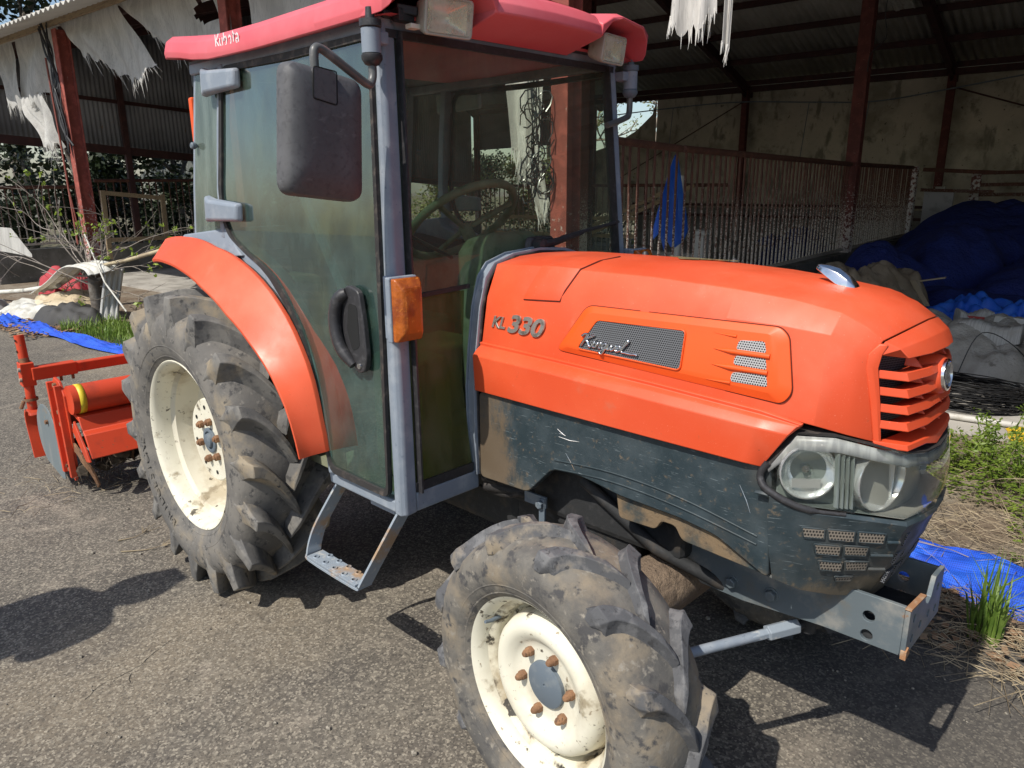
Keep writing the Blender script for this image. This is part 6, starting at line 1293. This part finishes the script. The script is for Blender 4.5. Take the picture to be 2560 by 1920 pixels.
# ---------------- junk on the left
def arch(label, pts, w, m, name='plastic_scrap', cat='plastic panel', th=.012, n=10):
    P = smoothpath(pts, 6); q = MB(); rows = []
    for i, p in enumerate(P):
        t = (P[min(i+1, len(P)-1)]-P[max(i-1, 0)]).normalized(); sd = Vector((.25, .95, .15)).normalized(); rows.append([p+sd*w*(j/n-.5)+t.cross(sd).normalized()*.012*math.sin(j*2.2) for j in range(n+1)])
    q.loft(rows); return tag(obj(name, q, m, smooth=60, solid=th, recalc=False, rootloc=pts[0]), label, cat)
m_junkw = mat('dirty_white_plastic', (.62, .61, .55), .6, layers=((6, (.45, .43, .36), .48, .66, 8), (20, (.25, .22, .17), .64, .74)), bump=(30, .2, .006))
arch('bent white plastic panel arched over the junk pile behind the bush', [(-8.1, .9, .22), (-7.4, .92, .42), (-6.85, .95, .62), (-6.5, .97, .67), (-6.2, 1.0, .66), (-6.12, 1.02, .60)], .30, m_junkw)
arch('tattered white film hanging from the end of the bent panel', [(-6.18, 1.15, .62), (-6.26, 1.12, .40), (-6.30, 1.08, .18), (-6.2, 1.02, .02)], .20, cloth_mat('torn_white_film', (.66, .66, .64)), 'white_film', 'plastic film', .002)
wp_ = MB(); wp_.tube([(-9.9, .55, .07), (-8.6, .80, .20), (-7.6, .95, .34)], .030, 10); tag(obj('white_pipe', wp_, m_junkw, smooth=60, rootloc=(-9.9, .55, .05)), 'long white pipe lying at the left edge of the junk pile', 'pipe')
bp_ = MB(); bp_.tube([(-6.7, 1.02, .60), (-5.6, 1.12, .77), (-4.6, 1.2, .95)], .020, 8); tag(obj('bamboo_pole', bp_, mat('bamboo', (.46, .38, .24), .6, layers=((1, (.34, .27, .17), .45, .6, 3, (6, 1, 1)),)), smooth=60, rootloc=(-6.7, 1.02, .6)), 'pale bamboo pole slanting up behind the orange fender', 'pole')
rp = MB(); rp.tube([(-6.5, 1.0, 1.0), (-5.95, .96, .52), (-5.3, .92, .28)], .008, 6); tag(obj('rope', rp, m_junkw, smooth=60, rootloc=(-6.5, 1, 1)), 'white cord stretched down from the bush to the rear tyre', 'rope')
def junk(name, label, cat, x, y, rx, ry, h, m, seed, fold=.5, freq=8, rot=0):
    p = Vector((x, y, 0))-P3v; k, s_ = p.dot(EV)/3.675, p.dot(NV); return heap(name, label, cat, k, s_, rx, ry, h, m, seed, rot=rot, fold=fold, freq=freq, n=30)
junk('plastic_scrap', 'crumpled dirty white sheet at the front of the left junk pile', 'plastic sheet', -7.75, .62, .75, .28, .16, m_junkw, 31)
junk('plastic_scrap', 'grey plastic heap at the left edge of the photo by the leaves', 'plastic sheet', -8.35, .28, .55, .25, .24, mat('grey_film', (.24, .23, .22), .6), 32)
junk('sacking_heap', 'beige cardboard heap under the bent white panel', 'cardboard', -7.3, .95, .8, .4, .24, mat('beige_card', (.46, .37, .24), .9, layers=((6, (.58, .50, .36), .45, .62), (20, (.30, .24, .15), .6, .7))), 33)
junk('red_cloth', 'red cloth heap behind the bush at the left', 'cloth', -8.3, 1.25, .65, .3, .45, mat('red_fabric', (.42, .05, .06), .8), 34)
junk('plastic_scrap', 'pale bluish plastic scrap beside the stump of the bush', 'plastic sheet', -6.9, .82, .28, .18, .16, mat('bluish_film', (.40, .45, .52), .5), 35)
heap('canvas_heap', 'dark sheeting slumped behind the bush stump', 'canvas', -1.72, -.72, .5, .35, .22, mat('dark_sheeting', (.05, .048, .045), .7), 36, fold=.5, freq=7, n=30)
for i, (a, b) in enumerate((((-6.95, .95, .22), (-6.35, .88, .04)), ((-7.05, 1.0, .16), (-6.4, .78, .03)), ((-6.8, .8, .05), (-6.2, .98, .06)))):
    q = MB(); q.beam(a, b, .07, .02); tag(obj('scrap_board', q, m_timber, rootloc=a), ('upper', 'middle', 'lowest')[i]+' of the weathered scrap boards leaning at the bush stump', 'board')
bl = MB(); bl.blob((-8.0, .33, .24), (.10, .04, .05), 8, 5, .3); tag(obj('blue_scrap', bl, m_blue, rootloc=(-8.0, .33, .2)), 'tiny blue plastic scrap on the junk at the left edge', 'plastic scrap')
lp_ = MB(); lp_.loft([[B(-2.72, -.25, .95), B(-2.55, -.25, .95), B(-2.38, -.25, .62)], [B(-2.72, -.25, .60), B(-2.55, -.27, .60), B(-2.38, -.25, .58)]]); tag(obj('clear_film', lp_, m_cloth, solid=.002, rootloc=B(-2.5, -.25, .6)), 'corner of translucent film hanging at the left edge of the photo', 'plastic film')
# ---------------- plants
def leafcloud(mb, pts, n, sz, rnd, up=.3, aspect=.5, spread=1.0):
    for _ in range(n):
        c, rad = rnd.choice(pts); d = Vector((rnd.gauss(0, 1), rnd.gauss(0, 1), rnd.gauss(0, 1))).normalized()*rad*(rnd.random()**.45)*spread
        p = c+d; a = Vector((rnd.gauss(0, 1), rnd.gauss(0, 1), rnd.gauss(0, .6)+up)).normalized(); b = a.cross(Vector((rnd.gauss(0, 1), rnd.gauss(0, 1), rnd.gauss(0, 1)))).normalized(); s_ = sz*rnd.uniform(.6, 1.4)
        mb.add([p-a*s_*.5, p+b*s_*aspect*.5, p+a*s_*.5, p-b*s_*aspect*.5], [(0, 1, 2, 3)])
def leaf_mat(name, c1, c2, tr=.25, sc=1.5):
    m = bpy.data.materials.new(name); m.use_nodes = True; nt = m.node_tree; b = nt.nodes['Principled BSDF']; out = nt.nodes['Material Output']; co = coords(nt)
    c_ = _mix(nt, _ramp(nt, _noise(nt, co, sc, 6, .7), .40, .60), c1, c2); nt.links.new(c_, b.inputs['Base Color']); b.inputs['Roughness'].default_value = .5
    t = nt.nodes.new('ShaderNodeBsdfTranslucent'); nt.links.new(c_, t.inputs[0]); mx = nt.nodes.new('ShaderNodeMixShader'); mx.inputs[0].default_value = tr
    nt.links.new(b.outputs[0], mx.inputs[1]); nt.links.new(t.outputs[0], mx.inputs[2]); nt.links.new(mx.outputs[0], out.inputs[0]); return m
m_evg = leaf_mat('evergreen_leaves', (.010, .020, .008), (.032, .050, .016), .12); m_decid = leaf_mat('spring_leaves', (.16, .20, .05), (.24, .26, .09), .35); m_bud = leaf_mat('fresh_buds', (.24, .34, .04), (.34, .44, .07), .35)
m_grass = leaf_mat('fresh_grass', (.12, .21, .03), (.24, .34, .07), .3, 5); m_straw = mat('dry_straw', (.34, .27, .17), .85, layers=((9, (.17, .13, .085), .42, .60), (25, (.48, .40, .27), .55, .7)))
m_bark = mat('grey_bark', (.13, .11, .09), .9, layers=((9, (.22, .20, .175), .45, .65),), bump=(40, .6, .01)); m_twig = mat('sunlit_twigs', (.27, .22, .165), .85)
def branchy(mb, p, d, L, r, depth, rnd, tips, spread=.7, fork=(2, 3), droop=0, kink=.25):
    n = 4; pts = [p]
    for i in range(n):
        d = (d+Vector((rnd.gauss(0, kink), rnd.gauss(0, kink), rnd.gauss(0, kink)-droop))*.5).normalized(); pts.append(pts[-1]+d*L/n)
    mb.tube(pts, [r*(1-.45*i/n) for i in range(n+1)], 6 if r > .01 else 4, cap=False)
    if depth == 0: tips.append(pts[-1]); tips.append(pts[2]); return
    for _ in range(rnd.randint(*fork)):
        nd = (d+Vector((rnd.gauss(0, spread), rnd.gauss(0, spread), rnd.gauss(0, spread*.7)))).normalized(); q = pts[rnd.choice((2, 3, 4, 4))]
        branchy(mb, q, nd, L*rnd.uniform(.55, .85), r*.58, depth-1, rnd, tips, spread, fork, droop, kink)
def tree(name, label, x, y, h, cr, seed, leaf, nleaf, lsz, group, bare=False, zlow=.3, depth=3, m_t=None):
    rnd = random.Random(seed); t = thing(name, label, 'tree', (x, y, 0), group); mb = MB(); tips = []
    branchy(mb, Vector((x, y, 0)), Vector((rnd.uniform(-.1, .1), rnd.uniform(-.1, .1), 1)), h*(.45 if not bare else .35), h*.022+.02, depth, rnd, tips, .6, (3, 4) if not bare else (3, 4), kink=.2)
    obj('trunk', mb, m_t or m_bark, t, weld=False, recalc=False, smooth=60)
    cm2 = MB(); cl = [(p, cr*rnd.uniform(.16, .34)) for p in tips]
    for _ in range(14):
        a = rnd.uniform(0, 6.28); zz = rnd.uniform(zlow, .95); rr = cr*math.sqrt(max(.05, 1-(2*(zz-.55))**2))*rnd.uniform(.4, 1); cl.append((Vector((x+rr*math.cos(a), y+rr*math.sin(a), h*zz)), cr*rnd.uniform(.2, .42)))
    if not bare: leafcloud(cm2, cl, nleaf, lsz, rnd)
    else: leafcloud(cm2, [(p, .25) for p in tips], nleaf, lsz, rnd)
    obj('crown', cm2, leaf, t, weld=False, recalc=False); return t
GT = 'trees standing beyond the shed'
for i, (x, y, h, cr, n_, lab) in enumerate(((-15.0, 1.5, 3.6, 1.3, 6000, 'dark evergreen shrub tree nearest the left edge beyond the bars'), (-16.2, 3.8, 4.0, 1.5, 7000, 'dark evergreen tree beyond the bars left of the red post'), (-16.5, 6.3, 3.7, 1.3, 6500, 'dark evergreen tree beyond the bars right of the red post'), (-19.0, 3.4, 10.5, 2.6, 12000, 'tall evergreen tree whose crown rises above the roof at top left'))):
    tree('evergreen_tree', lab, x, y, h, cr, 40+i, m_evg, n_, .15 if i < 3 else .2, GT, zlow=.15)
for i, (x, y, h, lab) in enumerate(((-6.9, 17.5, 6.5, 'bare sunlit tree seen through the gap beside the tarpaulin wall'), (-10.0, 18.0, 6.0, 'bare tree behind the hanging strip seen through the windscreen'), (-14.0, 17.0, 6.0, 'thin bare tree left in the windscreen view beyond the shed'), (-18.5, 12.5, 5.0, 'bare twiggy tree beside the neighbouring roof beyond the bars'))):
    tree('bare_tree', lab, x, y, h, 1.6, 60+i, m_decid, 1500 if i else 900, .09, GT, bare=True, depth=4, m_t=m_twig)
for i, (x, y, h, lab) in enumerate(((-8.5, 16.2, 2.4, 'bushy green shrub low behind the pen seen through the windscreen'), (-12.0, 15.8, 2.2, 'bushy green shrub behind the dashboard seen through the windscreen'), (-5.9, 15.4, 1.9, 'bushy green shrub behind the end of the tarpaulin wall'))):
    tree('green_shrub', lab, x, y, h, 1.3, 80+i, m_decid, 5000, .11, 'shrubs behind the shed', zlow=.1, depth=2)
for i, (s_, h) in enumerate(((.5, 1.7), (2.2, 1.6), (4.0, 1.7), (6.0, 1.6), (8.2, 1.7))):
    p_ = B(-3.42, s_); tree('hedge_shrub', ('dense dark hedge shrub behind the bars at the very left edge', 'dense dark hedge shrub behind the bars beside the left red post', 'dense dark hedge shrub behind the wooden gate frame', 'dense dark hedge shrub behind the bars next to the cab', 'dense dark hedge shrub farthest back behind the bars')[i], p_.x, p_.y, h, 1.15, 140+i, m_evg, 6500, .10, 'hedge shrubs behind the bars', zlow=.02, depth=2)
for i, (x, y, h) in enumerate(((-16.5, 14.8, 2.3), (-14.3, 14.6, 2.5), (-11.9, 14.4, 2.1), (-9.6, 14.2, 2.4), (-7.5, 14.2, 2.0))):
    tree('hedge_shrub', ('leafy hedge shrub first from the left in the windscreen view', 'leafy hedge shrub second from the left in the windscreen view', 'leafy hedge shrub in the middle of the windscreen view', 'leafy hedge shrub left of the hanging strip in the windscreen view', 'leafy hedge shrub right of the hanging strip in the windscreen view')[i], x, y, h, 1.4, 160+i, m_evg if i % 2 else m_decid, 5000, .11, 'hedge shrubs behind the pen', zlow=.03, depth=2)
# neighbouring house roof beyond the bars
nh = thing('neighbour_house', 'neighbouring house with a low grey roof beyond the bars at left', 'house', (-20, 10, 0))
q = MB(); q.box((-21, 11.5, .9), (5, 5, 1.8)); obj('house_wall', q, mat('cream_render', (.42, .38, .30), .9), nh)
q = MB(); q.prism([(-24.5, 8.2, 1.7), (-17.5, 8.2, 1.7), (-21, 8.2, 3.0)], (0, 7, 0)); obj('house_roof', q, mat('grey_tiles', (.10, .11, .10), .8, layers=((9, (.16, .165, .15), .45, .65),), bump=(20, .5, .01)), nh)
# budding bush by the left post
def bush():
    rnd = random.Random(91); t = thing('budding_bush', 'bare grey bush with fresh green buds in front of the left red post', 'bush', (-6.6, 1.06, 0)); mb = MB(); tips = []
    st = MB(); st.tube(smoothpath([(-6.62, 1.06, 0), (-6.60, 1.06, .2), (-6.56, 1.05, .44), (-6.52, 1.05, .52)]), .075, 10); obj('stump', st, m_bark, t, smooth=60)
    base = Vector((-6.55, 1.05, .5))
    for dx, dy, dz, L in ((-1, -.1, .25, 1.0), (-1, .05, .45, 1.1), (-.9, -.2, .1, 1.1), (-.8, 0, .7, .95), (-.45, -.1, 1, .9), (-.2, .1, 1, .85), (.2, 0, 1, .75), (.6, .1, .7, .8), (.9, .1, .5, .9), (1, 0, .35, .85), (-.6, -.1, .0, .9), (.9, -.1, .15, .7), (-1, .2, .6, 1.2), (-.9, -.2, -.1, .8), (-.7, -.25, .3, .9), (-1.0, .1, .15, 1.3), (-.3, -.2, .5, .7)):
        branchy(mb, base+Vector((rnd.uniform(-.04, .04), rnd.uniform(-.04, .04), rnd.uniform(-.1, .04))), Vector((dx, dy, dz)).normalized(), L*(1.0 if dz < .6 else .5), .010, 2, rnd, tips, .42, (2, 3), kink=.22)
    obj('branches', mb, mat('pale_twigs', (.27, .235, .20), .85, layers=((14, (.17, .145, .12), .45, .65),)), t, weld=False, recalc=False, smooth=60)
    lf = MB(); sel = [p for p in tips if rnd.random() < .36]
    for p in sel: leafcloud(lf, [(p, .035)], rnd.randint(3, 7), .045, rnd, up=.8, aspect=.55)
    obj('buds', lf, m_bud, t, weld=False, recalc=False)
bush()
def blades(mb, c, n, h, spread, rnd, w=.006, lean=.5):
    for _ in range(n):
        a = rnd.uniform(0, 6.28); rr = spread*rnd.random()**.5; p = Vector((c[0]+rr*math.cos(a), c[1]+rr*math.sin(a), 0)); L = h*rnd.uniform(.5, 1.1); l2 = rnd.uniform(0, lean); b2 = rnd.uniform(0, 6.28)
        o = Vector((math.cos(b2), math.sin(b2), 0)); sd = Vector((-o.y, o.x, 0))*w*rnd.uniform(.6, 1.2); p1 = p+o*L*l2*.3+Vector((0, 0, L*.55)); p2 = p+o*L*l2+Vector((0, 0, L*(1-.35*l2)))
        mb.add([p-sd, p+sd, p1+sd*.8, p1-sd*.8, p2], [(0, 1, 2, 3), (3, 2, 4)])
gr_ = MB(); rnd = random.Random(95); blades(gr_, (2.32, .975), 60, .33, .05, rnd, .0055, .55)
tag(obj('grass_clump', gr_, m_grass, weld=False, recalc=False, rootloc=(2.32, .975, 0)), 'tall clump of green grass growing beside the steel bracket', 'grass clump')
gl = MB()
for _ in range(120): blades(gl, (rnd.uniform(-6.5, -4.9), 0, 0), 0, .1, .1, rnd)
for _ in range(95):
    x = rnd.uniform(-6.35, -4.6); y = rnd.uniform(.62, 1.12)+.08*(x+6); blades(gl, (x, y), 16, rnd.uniform(.08, .20), .09, rnd, .006, .7)
tag(obj('grass_patch', gl, m_grass, weld=False, recalc=False), kind='stuff')
gw = MB(); 
def clover(x, y, z, s_):
    for j in range(3):
        a = rnd.uniform(0, 2)+j*2.1; o = Vector((math.cos(a), math.sin(a), rnd.uniform(-.1, .3))).normalized(); sd = Vector((-o.y, o.x, 0)); p = Vector((x, y, z)); gw.add([p, p+o*s_*.6+sd*s_*.45, p+o*s_, p+o*s_*.6-sd*s_*.45], [(0, 1, 2, 3)])
for _ in range(4200):
    x, y = rnd.uniform(1.55, 3.0), rnd.uniform(1.62, 2.75); d = math.sin(x*5.1+1)*math.sin(y*4.3)+.4*math.sin(x*13)*math.cos(y*11)
    if d < -.25: continue
    clover(x, y, rnd.uniform(.02, .13)*(1+.5*d), rnd.uniform(.010, .021))
tag(obj('ground_weeds', gw, leaf_mat('weed_leaves', (.15, .23, .03), (.27, .36, .06), .35, 4), weld=False, recalc=False), kind='stuff')
def weedplant(label, x, y, h, seed):
    rnd = random.Random(seed); t = thing('weed_plant', label, 'plant', (x, y, 0), 'feathery green weeds on the verge'); mb = MB(); lf = MB()
    for _ in range(9):
        d = Vector((rnd.gauss(0, .35), rnd.gauss(0, .35), 1)).normalized(); L = h*rnd.uniform(.6, 1.05); pts = [Vector((x, y, 0))+d*L*i/5+Vector((0, 0, -.04*(i/5)**2*rnd.random())) for i in range(6)]; mb.tube(pts, .0025, 4, cap=False)
        for i in range(2, 6):
            for _ in range(5): leafcloud(lf, [(pts[i], .045)], 4, .026, rnd, up=.2, aspect=.4)
    obj('stems', mb, m_grass, t, weld=False, recalc=False); obj('leaves', lf, bpy.data.materials['weed_leaves'], t, weld=False, recalc=False)
for i, (x, y, h, lab) in enumerate(((1.98, 2.62, .42, 'tallest feathery green weed at the right edge, front of the white hose'), (2.16, 2.45, .34, 'feathery green weed at the right edge nearest the blue net'), (1.82, 2.55, .30, 'feathery green weed just right of the headlamp'))): weedplant(lab, x, y, h, 100+i)
# dry stalks, straw and leaf litter
sw = MB(); rnd = random.Random(120)
for n_, (x0, x1, y0, y1, zmx, L) in ((420, (2.02, 2.75, .70, 1.18, .035, .20)), (380, (1.6, 3.0, 1.55, 2.9, .12, .30)), (170, (1.75, 2.7, 1.5, 1.75, .10, .30)), (140, (-7.6, -6.3, .35, .85, .03, .15)), (60, (-2.2, -1.2, -1.1, -.5, .01, .12))):
    for _ in range(n_):
        x, y = rnd.uniform(x0, x1), rnd.uniform(y0, y1); a = rnd.uniform(0, 6.28); l_ = L*rnd.uniform(.4, 1.2); z1, z2 = rnd.uniform(.004, zmx), rnd.uniform(.004, zmx*1.6)
        p, e = Vector((x, y, z1)), Vector((x+l_*math.cos(a), y+l_*math.sin(a), z2)); sw.tube([p, (p+e)/2+Vector((0, 0, rnd.uniform(0, .02))), e], rnd.uniform(.0006, .0017), 3, cap=False)
tag(obj('dry_straw', sw, m_straw, weld=False, recalc=False), kind='stuff')
lt = MB()
for _ in range(900):
    x, y = rnd.uniform(-7.9, -6.0), rnd.uniform(.10, .85); a = rnd.uniform(0, 6.28); s_ = rnd.uniform(.015, .04); o = Vector((math.cos(a), math.sin(a), rnd.uniform(-.3, .3)))*s_; sd = Vector((-o.y, o.x, rnd.uniform(-.5, .5)*s_))*.6; p = Vector((x, y, rnd.uniform(.012, .05))); lt.add([p-o, p+sd, p+o, p-sd], [(0, 1, 2, 3)])
for _ in range(260):
    x, y = rnd.uniform(2.0, 2.9), rnd.uniform(.8, 1.2); a = rnd.uniform(0, 6.28); s_ = rnd.uniform(.01, .03); o = Vector((math.cos(a), math.sin(a), 0))*s_; sd = Vector((-o.y, o.x, .3*s_))*.6; p = Vector((x, y, rnd.uniform(.01, .03))); lt.add([p-o, p+sd, p+o, p-sd], [(0, 1, 2, 3)])
tag(obj('leaf_litter', lt, mat('dead_leaves', (.25, .145, .08), .9, layers=((8, (.34, .22, .13), .45, .65),)), weld=False, recalc=False), kind='stuff')
gv = MB()
for _ in range(700):
    x, y = rnd.uniform(-2.5, 2.9), rnd.uniform(-1.6, .7)
    s_ = rnd.uniform(.0015, .005) if rnd.random() < .93 else rnd.uniform(.006, .011); gv.blob((x, y, s_*.5), (s_, s_*.8, s_*.7), 5, 3, .25)
tag(obj('loose_grit', gv, mat('grit', (.30, .27, .22), .95, layers=((30, (.10, .085, .07), .5, .6),)), weld=False, recalc=False), kind='stuff')
def drytwig(label, pts, r):
    q = MB(); P = smoothpath(pts, 4); q.tube(P, [r*(1-.6*i/len(P)) for i in range(len(P))], 5); rnd = random.Random(int(abs(pts[0][0])*1000))
    for _ in range(7):
        p = P[-1]; d = (P[-1]-P[-3]).normalized(); e = p+(d+Vector((rnd.uniform(-.7, .7), rnd.uniform(-.7, .7), rnd.uniform(0, .3))))*.05; e.z = max(e.z, .004); q.tube([p, e], .0014, 4)
    tag(obj('dry_stem', q, m_straw, rootloc=pts[0]), label, 'dry stem', 'dry stems on the asphalt')
drytwig('dry seed stem lying in front of the rear wheel', [(-.50, -.83, .006), (-.44, -.75, .006), (-.42, -.69, .01)], .003)
drytwig('short dry stem lying left of the seed stem on the asphalt', [(-.62, -.80, .005), (-.60, -.74, .006), (-.61, -.70, .008)], .003)
# wooden stake at the right edge
sk_ = MB(); sk_.beam((2.42, 1.72, 0), (2.44, 1.73, .34), .03, .03); tag(obj('wooden_stake', sk_, mat('orange_wood', (.42, .25, .08), .7), rootloc=(2.42, 1.72, 0)), 'short orange-brown wooden stake at the right edge by the blue net', 'stake')
# ---------------- the bystander whose shadow falls on the yard
def person():
    x, y = -.17, -2.26; t = thing('person', 'person in a cap, work shirt and trousers standing on the asphalt left of the tractor', 'person', (x, y, 0))
    V = {'pel': (0, 0, .93, .135), 'wai': (0, .0, 1.08, .15), 'che': (0, .0, 1.28, .17), 'nb': (0, .0, 1.44, .075), 'nk': (0, .005, 1.50, .055), 'hd': (0, .02, 1.58, .085), 'ht': (0, .015, 1.68, .075)}
    E_ = [('pel', 'wai'), ('wai', 'che'), ('che', 'nb'), ('nb', 'nk'), ('nk', 'hd'), ('hd', 'ht')]
    for s, n in ((-1, 'l'), (1, 'r')):
        V.update({n+'sh': (s*.17, 0, 1.40, .065), n+'el': (s*.19, .04, 1.13, .05), n+'wr': (s*.17, .14, .98, .030), n+'ha': (s*.10, .19, .98, .036), n+'hip': (s*.095, 0, .88, .095), n+'kn': (s*.105, .01, .49, .062), n+'an': (s*.11, -.01, .09, .045), n+'to': (s*.125, .13, .035, .038), n+'he': (s*.11, -.04, .04, .04)})
        E_ += [('nb', n+'sh'), (n+'sh', n+'el'), (n+'el', n+'wr'), (n+'wr', n+'ha'), ('pel', n+'hip'), (n+'hip', n+'kn'), (n+'kn', n+'an'), (n+'an', n+'to'), (n+'an', n+'he')]
        for f in range(4): V[n+'f%d' % f] = (s*(.02-.004*f), .225, .955+.018*f, .009); V[n+'g%d' % f] = (s*.055, .215, .955+.018*f, .011); E_ += [(n+'ha', n+'g%d' % f), (n+'g%d' % f, n+'f%d' % f)]
        V[n+'th'] = (s*.06, .19, 1.035, .011); E_.append((n+'ha', n+'th'))
    ks = list(V); me = bpy.data.meshes.new('body'); me.from_pydata([Vector(V[k][:3]) for k in ks], [(ks.index(a), ks.index(b)) for a, b in E_], []); o = bpy.data.objects.new('body', me); C.objects.link(o); o.parent = t
    sk = o.modifiers.new('skin', 'SKIN'); sl_ = me.skin_vertices[0].data
    for i, k in enumerate(ks): sl_[i].radius = (V[k][3], V[k][3]*(.75 if k in ('che', 'wai', 'pel') else 1)); sl_[i].use_root = (k == 'pel')
    sb = o.modifiers.new('sub', 'SUBSURF'); sb.levels = 2; sb.render_levels = 2
    me.materials.append(mat('work_clothes', (.10, .13, .18), .85, layers=((8, (.13, .16, .21), .45, .65),)))
    q = MB(); q.lathe([(1.625, .112), (1.67, .112), (1.72, .095), (1.745, .05), (1.75, .001)], (x, y+.015, 0), (0, 0, 1), 20); q.prism([(x-.085, y+.10, 1.635), (x+.085, y+.10, 1.635), (x+.06, y+.20, 1.62), (x-.06, y+.20, 1.62)], (0, 0, .008)); obj('cap', q, mat('cap_fabric', (.05, .06, .09), .9), t, smooth=50)
person()
print('objects', len(bpy.data.objects))
